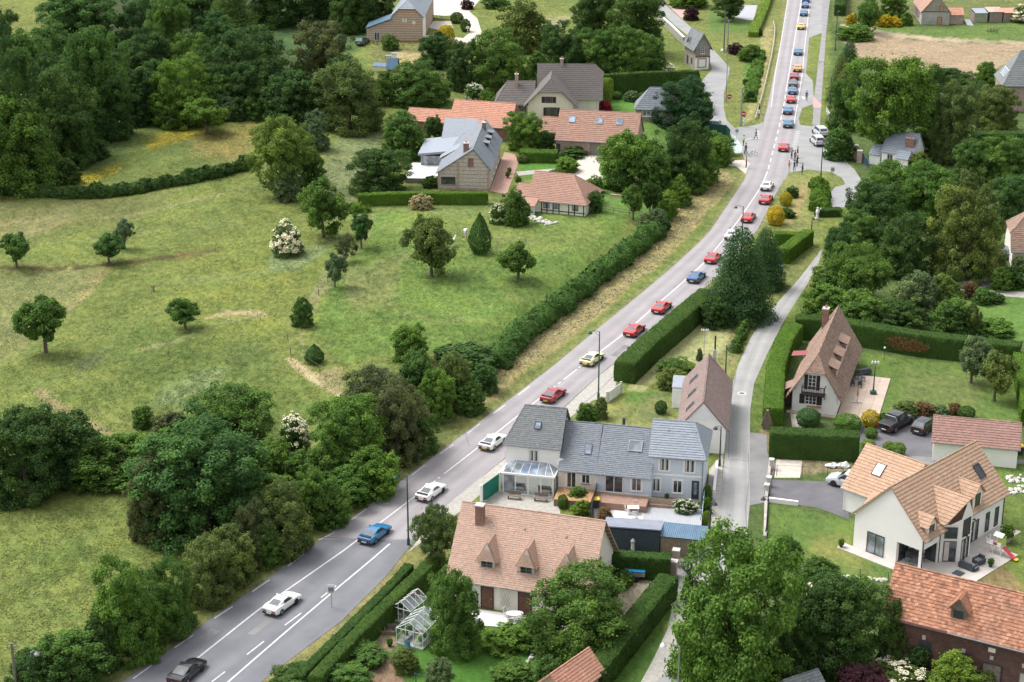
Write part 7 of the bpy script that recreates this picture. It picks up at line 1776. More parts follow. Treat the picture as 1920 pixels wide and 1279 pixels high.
CARS = {
 'coupe': dict(st=[(0,.76,.36,.62,.74),(.10,.82,.26,.66,.83),(.5,.87,.22,.66,.88),(1.0,.87,.22,.64,.86),(1.4,.84,.2,.62,.82),(2.3,.83,.2,.60,.79),(2.75,.85,.2,.62,.76),(3.4,.85,.22,.58,.70),(3.95,.80,.26,.46,.55),(4.2,.66,.34,.42,.46)],
    gh=(.22,1.62,2.22,3.02,.84,.76,1.14,.66,.72,.55), L=4.2, wy=(.80,3.07), wr=.31, plate=.50),
 'hatch': dict(st=[(0,.78,.32,.70,.92),(.15,.86,.22,.75,.98),(1.0,.87,.2,.78,.98),(2.8,.87,.2,.76,.95),(3.5,.86,.2,.70,.88),(4.0,.78,.24,.56,.70),(4.15,.70,.3,.5,.6)],
    gh=(.05,.55,2.2,3.1,.96,.92,1.45,.74,.80,.62), L=4.15, wy=(.72,3.25), wr=.32, plate=.62),
 'suv': dict(st=[(0,.80,.36,.80,1.02),(.15,.90,.26,.85,1.08),(1.0,.92,.24,.86,1.08),(2.9,.92,.24,.84,1.04),(3.8,.90,.24,.78,.96),(4.4,.80,.3,.62,.76),(4.5,.74,.36,.56,.66)],
    gh=(.05,.5,2.5,3.4,1.06,1.0,1.62,.80,.86,.68), L=4.5, wy=(.85,3.55), wr=.36, plate=.74),
 'pickup': dict(st=[(0,.88,.5,.9,1.08),(.1,.94,.42,.92,1.12),(1.9,.95,.4,.9,1.12),(3.6,.95,.4,.88,1.08),(4.5,.94,.4,.86,1.02),(5.2,.86,.44,.7,.86),(5.35,.80,.5,.62,.74)],
    gh=(1.55,1.75,3.15,3.95,1.1,1.04,1.78,.84,.88,.70), L=5.35, wy=(1.05,4.3), wr=.39, plate=.66)}
def make_car(style, name, label, paint, x, y, z, rz, group=None, plate='plate_white', cat='car', rear='louvre', spoiler=False):
    S = CARS[style]; yr0, yr1, yf1, yf0, zr, zf, zt, wr0, wf0, wt = S['gh']; L = S['L']; off = L/2
    root = thing(name, label, cat, (x, y, z), rz, group)
    T = lambda p: (p[0], p[1]-off, p[2])
    def mk(nm, mat, fn, par=None):
        k = (style, nm, len([q for q in (par or root).children if q.name.split('.')[0] == nm]), par.name.split('.')[0] if par else '')
        if k in _carm: o = bpy.data.objects.new(nm, _carm[k]); link(o, par or root)
        else:
            m = MB(T); fn(m); o = fixup(m.build(nm, mat, par or root)); _carm[k] = o.data
        o.material_slots[0].link = 'OBJECT'; o.material_slots[0].material = M(mat); return o
    body = mk('body', 'paint_'+paint, lambda m: loft(m, S['st']))
    zm = (zr+zf)/2
    def cabin(m):
        P = [(-wr0,yr0,zr),(wr0,yr0,zr),(wr0+.04,(yr0+yf0)/2,zm),(wf0,yf0,zf),(-wf0,yf0,zf),(-wr0-.04,(yr0+yf0)/2,zm),(-wt,yr1,zt-.02),(wt,yr1,zt-.02),(wt,yf1,zt),(-wt,yf1,zt)]
        P = [(p[0],p[1],p[2]-(.06 if i < 6 else 0)) for i, p in enumerate(P)]
        m.add(P + [(0,(yr1+yf1)/2,zt+.02)], [(0,1,7,6),(3,4,9,8),(1,2,8,7),(2,3,8),(4,5,9),(5,0,6,9),(6,7,10),(7,8,10),(8,9,10),(9,6,10)])
    mk('cabin', 'paint_'+paint, cabin)
    def quad_on(a, b, c, d, u0, u1, v0, v1, e):
        a, b, c, d = map(Vector, (a, b, c, d)); n = (b-a).cross(d-a).normalized(); f = lambda u, v: (a.lerp(b,u)).lerp(d.lerp(c,u), v) + n*e
        return [tuple(f(u,v)) for u, v in ((u0,v0),(u1,v0),(u1,v1),(u0,v1))]
    rw = quad_on((-wr0,yr0,zr-.06),(wr0,yr0,zr-.06),(wt,yr1,zt-.02),(-wt,yr1,zt-.02), .1,.9,.16 if style=='coupe' else .2,.86,.014)
    mk('rear_window', rear if style == 'coupe' else 'car_glass', lambda m: m.face(*rw))
    ws = quad_on((wf0,yf0,zf-.06),(-wf0,yf0,zf-.06),(-wt,yf1,zt),(wt,yf1,zt), .06,.94,.12,.92,.014); mk('windscreen', 'car_glass', lambda m: m.face(*ws))
    for sgn in (1,-1):
        y0 = yr0 + (yf1-yr0)*(.62 if style == 'coupe' else .18); zlo = zr + .015
        def sidew(m):
            pts = []
            for (yy, tt) in ((y0 if style=='coupe' else yr0+.25, .18),(yf0-.28, .15),(yf1+.02,.86),((yr1+.15) if style != 'coupe' else y0+.12,.86)):
                bx = wr0+.045; pts.append((sgn*((bx)+(wt-bx)*tt+.022), yy, zm-.06+(zt-zm+.06)*tt))
            m.face(*pts)
        mk('side_window', 'car_glass', sidew)
        if style == 'hatch' or style == 'suv': mk('door_line', 'car_trim', lambda m: m.box(sgn*.865-.01 if style=='hatch' else sgn*.918-.01, sgn*.875+.01 if style=='hatch' else sgn*.925+.01, 1.95, 1.97, .35, .9))
    hw = S['st'][2][1]
    for wy in S['wy']:
        for sgn in (1,-1):
            w = mk('wheel', 'tyre', lambda m: m.bar((sgn*(hw-.2), wy, S['wr']),(sgn*(hw+.015), wy, S['wr']), S['wr'], n=14))
            mk('rim', 'alloy', lambda m: m.bar((sgn*(hw+.012), wy, S['wr']),(sgn*(hw+.03), wy, S['wr']), S['wr']*.62, n=10), par=w)
    zb = S['st'][0][2]; hb = S['st'][0][1]; yb = -.02
    mk('rear_bumper', 'car_trim', lambda m: m.box(-hb*.96, hb*.96, -.05, .05, zb-.10, zb+.10))
    mk('number_plate', plate, lambda m: m.box(-.26, .26, -.065, -.052, S['plate']-.16, S['plate']-.05))
    for sgn in (1,-1): mk('tail_light', 'tail_red', lambda m: m.box(min(sgn*.32,sgn*hb*.9), max(sgn*.32,sgn*hb*.9), -.025, -.004, S['plate']+.02, S['plate']+.13) if style == 'coupe' else m.box(min(sgn*hb*.72,sgn*hb*.97), max(sgn*hb*.72,sgn*hb*.97), -.025, .03, S['plate']+.06, S['plate']+.26))
    for sgn in (1,-1): mk('door_mirror', 'car_trim' if paint != 'white' else 'paint_white', lambda m: m.box(min(sgn*.80,sgn*.98), max(sgn*.80,sgn*.98), yf0-.5, yf0-.38, zf+.0, zf+.12))
    mk('sill', 'car_trim', lambda m: m.box(-hw*.97, hw*.97, S['wy'][0]+.4, S['wy'][1]-.4, .16, .30))
    if spoiler: mk('spoiler', 'car_trim', lambda m: m.box(-.62, .62, .12, .42, .90, .95))
    if style == 'pickup': 
        mk('load_bed', 'car_trim', lambda m: m.box(-.80, .80, .12, 1.5, 1.0, 1.145)); mk('roll_bar', 'alloy', lambda m: (m.bar((-.8,1.45,1.1),(-.62,1.3,1.72),.04), m.bar((.8,1.45,1.1),(.62,1.3,1.72),.04), m.bar((-.62,1.3,1.72),(.62,1.3,1.72),.04)))
    return root
_carm = {}
CW = np.array([U(*p) for p in CENT_PX])
def heading(y):
    y0 = y-3; y1 = y+3; return math.atan2(y1-y0, float(np.interp(y1, CW[:,1], CW[:,0]) - np.interp(y0, CW[:,1], CW[:,0]))) - math.pi/2
GA = 'low wedge shaped sports cars driving up the main road in a convoy'
for (px, py, paint, lab, plate, rear, sp) in [
 (352,1266,'black','black sports coupe at the bottom edge, last of the convoy','plate_white','car_glass',False),
 (530,1138,'white','white sports coupe on the dark resurfaced road beside the dashed lane line','plate_white','louvre',False),
 (704,1007,'blue','blue sports coupe crossing the seam between dark and pale asphalt','plate_white','louvre',True),
 (809,928,'white','white sports coupe passing the gravel lay-by, beside short centre dashes','plate_white','louvre',True),
 (925,834,'white','white sports coupe with yellow plate just left of the slate hipped roof','plate_yellow','louvre',True),
 (1038,746,'red2','dark red sports coupe with yellow plate just above the slate hipped roof','plate_yellow','louvre',True),
 (1111,678,'cream','pale yellow sports coupe behind the tall street lamp post','plate_yellow','louvre',True),
 (1190,624,'red','red sports coupe directly above the lower end of the thick hedge','plate_white','louvre',False),
 (1241,581,'red','red sports coupe passing the upper half of the thick hedge','plate_white','louvre',False),
 (1306,524,'blue2','blue sports coupe left of the big dark spruce','plate_white','louvre',False),
 (1337,488,'red','red sports coupe partly hidden by the tip of the big dark spruce','plate_white','louvre',False),
 (1373,445,'white','white sports coupe mostly hidden behind the top of the big spruce','plate_white','louvre',False),
 (1403,412,'red','red sports coupe beside the lower yellow shrub','plate_white','louvre',False),
 (1436,378,'red','red sports coupe directly behind a white one below the junction','plate_white','louvre',False),
 (1438,353,'white','white sports coupe leaving a gap below the spectators at the junction','plate_white','louvre',False),
 (1469,280,'red','red sports coupe alone beside the right crossing and spectators','plate_white','louvre',False),
 (1478,236,'blue','lower one of the two blue sports coupes beside the small oval lawn','plate_yellow','louvre',False),
 (1477,211,'blue','upper one of the two blue sports coupes beside the small oval lawn','plate_yellow','louvre',False),
 (1483,190,'red','red sports coupe left of the spectator in blue','plate_white','louvre',False),
 (1486,174,'blue','blue sports coupe between a grey and a red one','plate_white','louvre',False),
 (1487,160,'grey','dark grey sports coupe in the tight part of the convoy','plate_white','louvre',False),
 (1489,147,'red2','red sports coupe between the orange and the dark grey one','plate_white','louvre',False),
 (1495,132,'orange','orange sports coupe at the head of the tight part of the convoy','plate_white','louvre',False),
 (1496,101,'blue','blue sports coupe driving alone beside the long grass island','plate_white','louvre',False),
 (1502,53,'yellow','yellow sports coupe near the top of the road','plate_white','louvre',False),
 (1507,28,'blue','lowest of the three blue sports coupes at the top edge','plate_white','louvre',False),
 (1510,13,'blue','middle one of the three blue sports coupes at the top edge','plate_white','louvre',False),
 (1511,3,'blue2','topmost blue sports coupe at the upper picture edge','plate_white','louvre',False)]:
    x, y = U(px, py, .03); make_car('coupe', 'sports_car', lab, paint, x, y, .04, heading(y)+random.uniform(-.02,.02), GA, plate, rear=rear, spoiler=sp)
for (st, nm, px, py, a, paint, lab, ct) in [
 ('suv','parked_car',1537,253,10,'silver','silver estate car parked at the junction, upper one of the pair','car'),
 ('suv','parked_car',1532,270,6,'silver','silver white hatchback parked at the junction, lower one of the pair','car'),
 ('pickup','pickup_truck',1680,800,-42,'black','black double cab pickup truck parked on the dark drive','pickup truck'),
 ('hatch','parked_car',1735,806,-40,'black','black hatchback parked beside the tiled garage','car'),
 ('hatch','parked_car',1868,498,-28,'white','white hatchback parked in the estate drive','car'),
 ('hatch','parked_car',1889,480,-25,'grey','grey car parked in front of the white hatchback','car'),
 ('suv','parked_car',1590,912,60,'silver','silver car half hidden behind the tiled roof of the modern white house','car'),
 ('hatch','parked_car',680,82,-20,'green','dark green car beside the farmhouse lean-to','car'),
 ('hatch','parked_car',1332,240,80,'sky','pale blue car parked behind the dark green fence panel','car'),
 ]:
    x, y, z = G(px, py); make_car(st, nm, lab, paint, x, y, z+.03, R(a), None, 'plate_white', ct)

# ================================================================ STREET FURNITURE
plain('lamp_green', (.035,.085,.065), (.028,.07,.055), 3, .5); plain('galvanised', (.36,.37,.38), (.29,.30,.31), 3, .5, 0, .4); plain('sign_white', (.75,.75,.75), (.7,.7,.7), 3, .5); plain('sign_red', (.55,.03,.03), (.5,.03,.03), 3, .5); plain('pole_wood', (.22,.19,.16), (.14,.12,.10), 5, .9, .5); plain('paint_white_wood', (.74,.74,.73), (.62,.62,.60), 3, .6, .1); plain('barrier_pale', (.52,.47,.42), (.42,.38,.34), 2, .8, .2)
def P3(px, py): x, y, z = G(px, py); return (x, y, z)
def lamp(px, py, h, label, arm=-1.1, mat='lamp_green', two=False, rz=0.0, head='lamp_green', group=None):
    t = thing('street_lamp', label, 'street lamp', P3(px, py), rz, group)
    m = MB(); m.lathe(0,0,[(.16,0),(.15,.6),(.09,.9),(.075,h*.6),(.055,h)],8); m.build('pole', mat, t)
    m = MB(); s = 1 if arm > 0 else -1
    m.bar((0,0,h-.1),(arm*.5,0,h+.12),.03,n=5); m.bar((arm*.5,0,h+.12),(arm,0,h),.03,n=5); m.bar((0,0,h-.6),(arm*.6,0,h+.05),.018,n=4); m.build('arm', mat, t)
    m = MB(); m.lathe(arm,0,[(.28,h-.28),(.24,h-.16),(.10,h-.02),(.04,h+.05)],10); m.build('lantern', head, t); return t
lamp(1122,748,8.4,'tall dark green street lamp standing before the pale yellow sports car')
lamp(766,1022,7.5,'tall dark green street lamp beside the slender tree of the tan roofed house')
lamp(1539,333,6.4,'dark green lamp post at the lower side of the junction', arm=.3)
lamp(1391,448,5.0,'street lamp with long arm over the road at the red coupe')
lamp(1520,457,3.9,'thin green lamp post beside the tall clipped hedge above the side lane', arm=.2)
lamp(1360,709,4.2,'green lamp post on the verge left of the side lane', arm=.5)
lamp(1349,874,4.6,'dark lamp post at the wall between the terrace and the side lane', arm=-.6, mat='anthracite', head='anthracite')
lamp(1330,1014,4.2,'black lamp post by the yellow flowering shrub along the side lane', arm=.4, mat='anthracite', head='anthracite')
lamp(1437,1004,4.2,'black lamp post by the low beige wall of the modern house', arm=-.5, mat='anthracite', head='anthracite')
lamp(1361,190,10,'tall grey street lamp with white head in the west lane bend', arm=-1.1, mat='galvanised', head='sign_white')
lamp(1270,1330,6,'street lamp with white head at the bottom edge by the side lane', arm=-1.4, mat='galvanised', head='sign_white', rz=R(-20))
lamp(66,1300,4.0,'pale street lamp at the bottom left beside the utility pole', arm=.5, mat='galvanised', head='galvanised')
lamp(1566,95,8.5,'thin dark lamp post between footpath and conifers, upper one', arm=.3, mat='anthracite'); lamp(1556,195,5,'thin dark lamp post between footpath and conifers, lower one', arm=.3, mat='anthracite')
def pole(px, py, h, label, mat='pole_wood', cross=False):
    t = thing('utility_pole', label, 'pole', P3(px, py)); m = MB(); m.lathe(0,0,[(.16,-.2),(.11,h)],8); m.build('pole', mat, t)
    m = MB(); m.bar((-.45,0,h-.25),(.45,0,h-.25),.04); 
    for x in (-.4,0,.4): m.lathe(x,0,[(.04,h-.22),(.05,h-.1),(.02,h-.02)],6)
    m.build('insulator_bar', 'galvanised', t); return t
pole(1357,98,8.6,'tall wooden utility pole above the dark red shrub'); pole(1364,95,6.6,'pale concrete pole right beside the tall wooden one','galvanised'); pole(1389,236,7,'pole with a no entry sign by the west lane mouth','galvanised'); pole(33,1312,5.4,'weathered wooden utility pole in the bottom left corner')
def sign(px, py, h, kind, label):
    t = thing('traffic_sign', label, 'sign', P3(px, py)); m = MB(); m.bar((0,.03,0),(0,.03,h+.3),.035); m.build('post', 'galvanised', t)
    disc = lambda m, r, y, n=20: m.add([(r*math.cos(2*math.pi*i/n), y, h+r*math.sin(2*math.pi*i/n)) for i in range(n)]+[(r*math.cos(2*math.pi*i/n), y+.02, h+r*math.sin(2*math.pi*i/n)) for i in range(n)], [tuple(range(n)), tuple(range(n,2*n))[::-1]]+[(i,n+i,n+(i+1)%n,(i+1)%n) for i in range(n)])
    if kind == 'noentry':
        m = MB(); disc(m, .48, -.02); p = fixup(m.build('plate', 'sign_red', t)); m = MB(); m.box(-.36,.36,-.035,-.022,h-.09,h+.09); m.build('white_bar', 'sign_white', p)
    elif kind == 'yield':
        m = MB(); m.add([(-.6,-.02,h+.45),(.6,-.02,h+.45),(0,-.02,h-.6),(-.6,0,h+.45),(.6,0,h+.45),(0,0,h-.6)], [(0,2,1),(3,4,5),(0,1,4,3),(1,2,5,4),(2,0,3,5)]); p = fixup(m.build('plate', 'sign_red', t)); m = MB(); m.face((-.36,-.025,h+.32),(0,-.025,h-.34),(.36,-.025,h+.32)); m.build('white_field', 'sign_white', p)
    elif kind == 'board':
        m = MB(); m.box(-.35,.35,-.04,-.005,h-.1,h+.8); p = fixup(m.build('plate', 'sign_white', t)); m = MB(); m.box(-.26,.26,-.05,-.042,h+.1,h+.55); m.box(-.2,.2,-.05,-.042,h-.03,h+.03); p2 = fixup(m.build('dark_print', 'grey_metal', p))
    return t
sign(1367,196,1.5,'noentry','round no entry sign on the bank, upper one near the lane bend'); sign(1393,236,2.2,'noentry','round no entry sign beside the pole, lower one'); sign(1577,276,1.6,'yield','red and white give way triangle on the ivy bank seen by the parked cars')
sign(622,1140,1.6,'board','small white rectangular road sign beside the solid edge line'); sign(1560,338,1.5,'board','small dark topped sign on the lawn beside the junction'); sign(1381,262,1.3,'board','small pale sign at the mouth of the west lane'); sign(1564,243,2.0,'board','pale street name sign at the end of the white railings')

def fence(name, label, pts, h, mat, step=1.6, rails=(1,), rail_w=.05, post=.08, cat='fence', pickets=0, panel=None, group=None):
    P = [Vector(P3(*p)) for p in pts]; t = thing(name, label, cat, tuple(P[0]))
    o = P[0]; Q = []
    for a, b in zip(P[:-1], P[1:]):
        n = max(1, round((b-a).length/step))
        for i in range(n): Q.append(a.lerp(b, i/n)-o)
    Q.append(P[-1]-o)
    for q in Q:
        m = MB(); m.box(q.x-post/2, q.x+post/2, q.y-post/2, q.y+post/2, q.z-.1, q.z+h); m.build('post', mat, t)
    for a, b in zip(Q[:-1], Q[1:]):
        for r in rails:
            m = MB(); u = Vector((0,0,h*r-.03)); m.bar(a+u, b+u, rail_w, n=4); m.build('rail', mat, t)
        if panel:
            m = MB(); d = (b-a).normalized(); n = Vector((-d.y,d.x,0))*.02; z0, z1 = Vector((0,0,.05)), Vector((0,0,h-.06))
            q = [a-n+z0,b-n+z0,b-n+z1,a-n+z1,a+n+z0,b+n+z0,b+n+z1,a+n+z1]; m.add(q, [(0,1,2,3),(4,7,6,5),(0,3,7,4),(1,5,6,2),(3,2,6,7),(0,4,5,1)]); m.build('panel', panel, t)
        for k in range(pickets):
            q = a.lerp(b, (k+.5)/pickets); m = MB(); m.box(q.x-.04,q.x+.04,q.y-.02,q.y+.02,q.z+.08,q.z+h); m.build('picket', mat, t)
    return t
fence('safety_barrier','long low pale barrier rail on the verge left of the upper road',[(1450,44),(1453,57),(1451,80),(1446,110),(1438,145),(1430,178),(1421,210),(1416,226)],.55,'barrier_pale',step=3.0,rails=(1,),rail_w=.10,post=.12,cat='barrier')
fence('rail_fence','white two-rail fence beside the long dark hedge at the bottom',[(1254,1128),(1240,1150),(1215,1186),(1180,1235),(1150,1275),(1125,1310)],1.15,'paint_white_wood',step=2.0,rails=(1,.55),rail_w=.05,post=.12)
fence('rail_fence','dark wooden paddock fence below the hip roofed cottage',[(1120,396),(1150,401),(1180,406),(1204,408)],1.0,'old_wood',step=2.2,rails=(1,.6))
fence('garden_fence','low wire fence above the meadow right of the bright clipped hedge',[(916,388),(946,392)],1.2,'old_wood',step=1.4,rails=(1,.2),rail_w=.02)
fence('railing','white street railings at the corner by the large bright tree',[(1549,212),(1556,224),(1564,238)],1.0,'paint_white_wood',step=1.5,rails=(1,.5),pickets=4)
fence('garden_fence','dark green solid fence panels at the corner of the west lane',[(1328,250),(1345,252),(1361,254),(1368,262)],1.9,'green_dark',step=1.9,rails=(),panel='green_dark') if plain('green_dark', (.015,.075,.065), (.012,.06,.05), 1, .5) is None else None
fence('garden_fence','black slatted fence dividing the cream and the blue house yards',[(1119,930),(1114,950),(1107,980)],1.7,'anthracite',step=1.8,rails=(),panel='anthracite')
fence('bamboo_screen','low bamboo screen along the edge of the brown deck',[(1143,940),(1170,943),(1200,946),(1232,949),(1268,953)],.95,'bamboo',step=1.5,rails=(1,),rail_w=.02,panel='bamboo',cat='screen')
fence('garden_fence','pale blue boarded fence along the side of the gravel yard',[(1309,1049),(1313,1010),(1317,970),(1320,940)],1.4,'pale_blue',step=2,rails=(),panel='pale_blue')
fence('iron_railing','blue-grey iron railing between the stone pillars and the white lodge',[(1609,292),(1617,303),(1628,318)],1.5,'blue_sheet',step=2,rails=(1,.1),pickets=8,rail_w=.03)
fence('iron_railing','dark railing on a low wall above the stone pillars',[(1585,262),(1594,274),(1601,286)],1.4,'blue_sheet',step=2,rails=(1,.1),pickets=8,rail_w=.03)
fence('wooden_fence','dark rail fence behind the trees left of the slate roofed house',[(712,292),(745,294),(790,296)],1.1,'old_wood',step=2,rails=(1,.5))
fence('wire_fence','thin post and wire fence down the middle of the meadow',[(660,470),(640,500),(615,530),(580,580),(552,612),(540,640),(545,665),(600,700),(650,725)],1.0,'old_wood',step=4.5,rails=(1,),rail_w=.012,post=.09)
fence('wire_fence','wire fence with black posts behind the modern white house',[(1456,893),(1504,895),(1551,896),(1580,897)],1.3,'anthracite',step=3,rails=(1,),rail_w=.012,post=.05)
fence('wire_fence','wire fence with black posts below the curved stone edging',[(1500,1058),(1556,1078),(1612,1085),(1665,1090)],1.0,'anthracite',step=3,rails=(1,),rail_w=.012,post=.05)
fence('chicken_fence','grey slatted fence in front of the farm yard',[(812,36),(828,37),(846,38)],.9,'old_wood',step=1.6,rails=(1,.1),pickets=6)
def gate(name, label, a, b, h, mat, boards=8, white_frame=None):
    A, B = Vector(P3(*a)), Vector(P3(*b)); d = B-A; t = thing(name, label, 'gate', tuple(A), math.atan2(d.y, d.x)); L = d.length
    for i in range(boards):
        m = MB(); m.box(L*i/boards+.01, L*(i+1)/boards-.01, -.03, .03, .06, h); m.build('board', mat, t)
    m = MB(); m.box(0,L,-.05,-.032,h*.18,h*.24); m.box(0,L,-.05,-.032,h*.78,h*.84); fixup(m.build('brace', mat, t, kind='stuff'))
    for x in (-.15, L+.15):
        m = MB(); m.box(x-.12,x+.12,-.12,.12,-.1,h+.15); m.build('gate_post', white_frame or mat, t)
    return t
gate('driveway_gate','tall green sheet metal gate beside the glazed conservatory',(904,944),(935,921),2.0,'green_metal',boards=2,white_frame='render_white')
gate('picket_gate','white slatted gate at the lower end of the thick road hedge',(1140,755),(1163,738),1.3,'paint_white_wood',boards=9,white_frame='cement')
def pillar(px, py, w, h, mat, label, cap='cement', name='gate_pillar'):
    t = thing(name, label, 'pillar', P3(px, py), R(-15)); m = MB(); m.box(-w/2,w/2,-w/2,w/2,-.1,h); m.build('shaft', mat, t); m = MB(); m.box(-w/2-.06,w/2+.06,-w/2-.06,w/2+.06,h+.002,h+.14); m.build('capstone', cap, t)
pillar(1603,298,.8,2.3,'brick_pale','brick and stone gate pillar beside the white lodge, left one'); pillar(1611,305,.8,2.0,'brick_pale','brick and stone gate pillar beside the white lodge, right one')
pillar(1267,1062,.6,1.7,'brick_pale','tall brick gate pillar at the right end of the dark hedge, upper one'); pillar(1263,1080,.6,1.5,'brick_pale','brick gate pillar at the right end of the dark hedge, lower one')
pillar(1446,880,.4,1.1,'cement','white capped pillar at the drive entrance, upper one','sign_white','letter_box_pillar'); pillar(1441,912,.4,1.0,'cement','white capped pillar with letter box at the drive entrance','sign_white','letter_box_pillar'); pillar(1437,926,.4,1.0,'cement','white capped pillar nearest the lane','sign_white','letter_box_pillar')
def wall(label, pts, w, h, mat, name='garden_wall', cap=None):
    P = [Vector(P3(*p)) for p in pts]; t = thing(name, label, 'wall', tuple(P[0])); o = P[0]
    for k, (a, b) in enumerate(zip(P[:-1], P[1:])):
        a = a-o; b = b-o; d = (b-a).normalized(); n = Vector((-d.y,d.x,0))*w/2; up = Vector((0,0,h)); dn = Vector((0,0,-.2))
        m = MB(); m.add([a-n+dn,b-n+dn,b+n+dn,a+n+dn,a-n+up,b-n+up,b+n+up,a+n+up],[(0,3,2,1),(4,5,6,7),(0,1,5,4),(1,2,6,5),(2,3,7,6),(3,0,4,7)]); m.build('wall_section', mat, t)
        if cap:
            n2 = n*1.3; c0, c1 = Vector((0,0,h+.003)), Vector((0,0,h+.07)); m = MB(); m.add([a-n2+c0,b-n2+c0,b+n2+c0,a+n2+c0,a-n2+c1,b-n2+c1,b+n2+c1,a+n2+c1],[(0,3,2,1),(4,5,6,7),(0,1,5,4),(1,2,6,5),(2,3,7,6),(3,0,4,7)]); m.build('coping', cap, t)
    return t
wall('long low beige wall along the lane in front of the modern house lawn',[(1444,870),(1440,905),(1436,940),(1434,1012)],.3,.45,'rough_stone')
wall('low white wall between the dark drive and the lawn',[(1441,941),(1496,948)],.25,.5,'render_white')
wall('white wall beside the conservatory and green gate',[(936,915),(948,900)],.25,1.7,'render_white')
wall('retaining wall with white coping along the west lane',[(1234,38),(1256,58),(1282,84)],.4,1.6,'timber_wall',cap='sign_white')
wall('pale wall along the side lane beside the blue terrace house',[(1338,935),(1341,905),(1344,880)],.25,1.0,'render_white')
wall('low red brick wall behind the thatched garden bushes at the pale drive',[(1145,368),(1185,372)],.3,.35,'brick_pale')
def stones(label, pts, n, size, mat, name='stone_edging', spread=.3, kind=None, cat='stones'):
    P = [Vector(P3(*p)) for p in pts]; t = thing(name, label, cat, tuple(P[0])); o = P[0]; seg = [(b-a).length for a, b in zip(P[:-1], P[1:])]; tot = sum(seg)
    for i in range(n):
        s = tot*(i+.5)/n; k = 0
        while s > seg[k] and k < len(seg)-1: s -= seg[k]; k += 1
        c = P[k].lerp(P[k+1], s/seg[k])-o + Vector((random.gauss(0,spread*.5),random.gauss(0,spread*.5),0)); m = MB(); r = size*random.uniform(.6,1.2)
        m.ball((c.x,c.y,c.z+r*.35), r, 6, 4, .6); 
        for q in range(len(m.v)): v = m.v[q]; m.v[q] = (v[0]+random.gauss(0,r*.12), v[1]+random.gauss(0,r*.12), v[2]+random.gauss(0,r*.08))
        m.build('stone', mat, t)
plain('chalk_stone', (.62,.60,.56), (.48,.45,.40), 3, .95, .5)
stones('curved edging of pale stones below the lawn of the modern house',[(1490,1052),(1510,1070),(1550,1080),(1600,1084),(1662,1090)],70,.26,'chalk_stone')
stones('bank of large white rocks at the right border',[(1893,898),(1925,902),(1925,925),(1900,920)],46,.30,'chalk_stone',spread=1.0)
stones('pile of whitish rubble in front of the half-timbered cottage',[(985,402),(1005,412),(1025,418),(1038,420)],50,.34,'chalk_stone',name='rubble_pile',spread=.9)
stones('light path edging stones across the lawn at the bottom',[(905,1193),(950,1200),(1005,1210),(985,1250),(970,1275)],26,.2,'chalk_stone')

# ---- greenhouses
def greenhouse(px, py, yaw, w, d, he, hr, label):
    t = thing('greenhouse', label, 'greenhouse', P3(px, py), R(yaw)); m = MB(); r = .03
    nx, ny = 4, 4
    B = lambda a, b: m.bar(a, b, r, n=4)
    for x in (0, w): 
        for j in range(ny+1): B((x,d*j/ny,0),(x,d*j/ny,he))
        for z in (0,he,he*.5): B((x,0,z),(x,d,z))
        for j in range(ny+1): B((x,d*j/ny,he),(w/2,d*j/ny,hr))
    B((w/2,0,hr),(w/2,d,hr))
    for y in (0,d):
        for z in (0,he): B((0,y,z),(w,y,z))
        for x in (w*.35,w*.65): B((x,y,0),(x,y,he + (hr-he)*.7))
    m.build('frame', 'white_pvc', t, kind=None)
    m = MB(); m.box(-.05,w+.05,-.05,d+.05,-.1,.12); m.build('base', 'cement', t)
    def pane(*p): m = MB(); m.face(*p); m.build('pane', 'clear_glass', t)
    for j in range(ny):
        a, b = d*j/ny+.03, d*(j+1)/ny-.03
        for x in (0,w): pane((x,a,.1),(x,b,.1),(x,b,he-.03),(x,a,he-.03)); pane((x,a,he),(x,b,he),(w/2,b,hr),(w/2,a,hr))
    for y in (0,d):
        pane((.03,y,.1),(w*.35,y,.1),(w*.35,y,he),(.03,y,he)); pane((w*.65,y,.1),(w-.03,y,.1),(w-.03,y,he),(w*.65,y,he)); pane((.05,y,he),(w-.05,y,he),(w/2,y,hr-.03))
    m = MB(); m.box(.2,w*.35,.3,d-.4,.5,.56); m.box(w*.68,w-.15,.3,d-.4,.5,.56); fixup(m.build('shelf', 'galvanised', t, kind='stuff'))
    for k in range(7):
        o = bpy.data.objects.new('potted_plant', crown_mesh('ball', 0)); link(o, t); setmat(o, 'leaf_br'); o.location = ((.45 if k % 2 else w-.5), .5+k*.38, .56); o.scale = (.4,.4,.45)
    return t
greenhouse(735,1163,-30,2.0,2.9,1.45,2.15,'small aluminium greenhouse, rear one behind the vegetable bed'); greenhouse(744,1207,-25,2.6,3.3,1.6,2.45,'larger aluminium greenhouse with open door, front one')

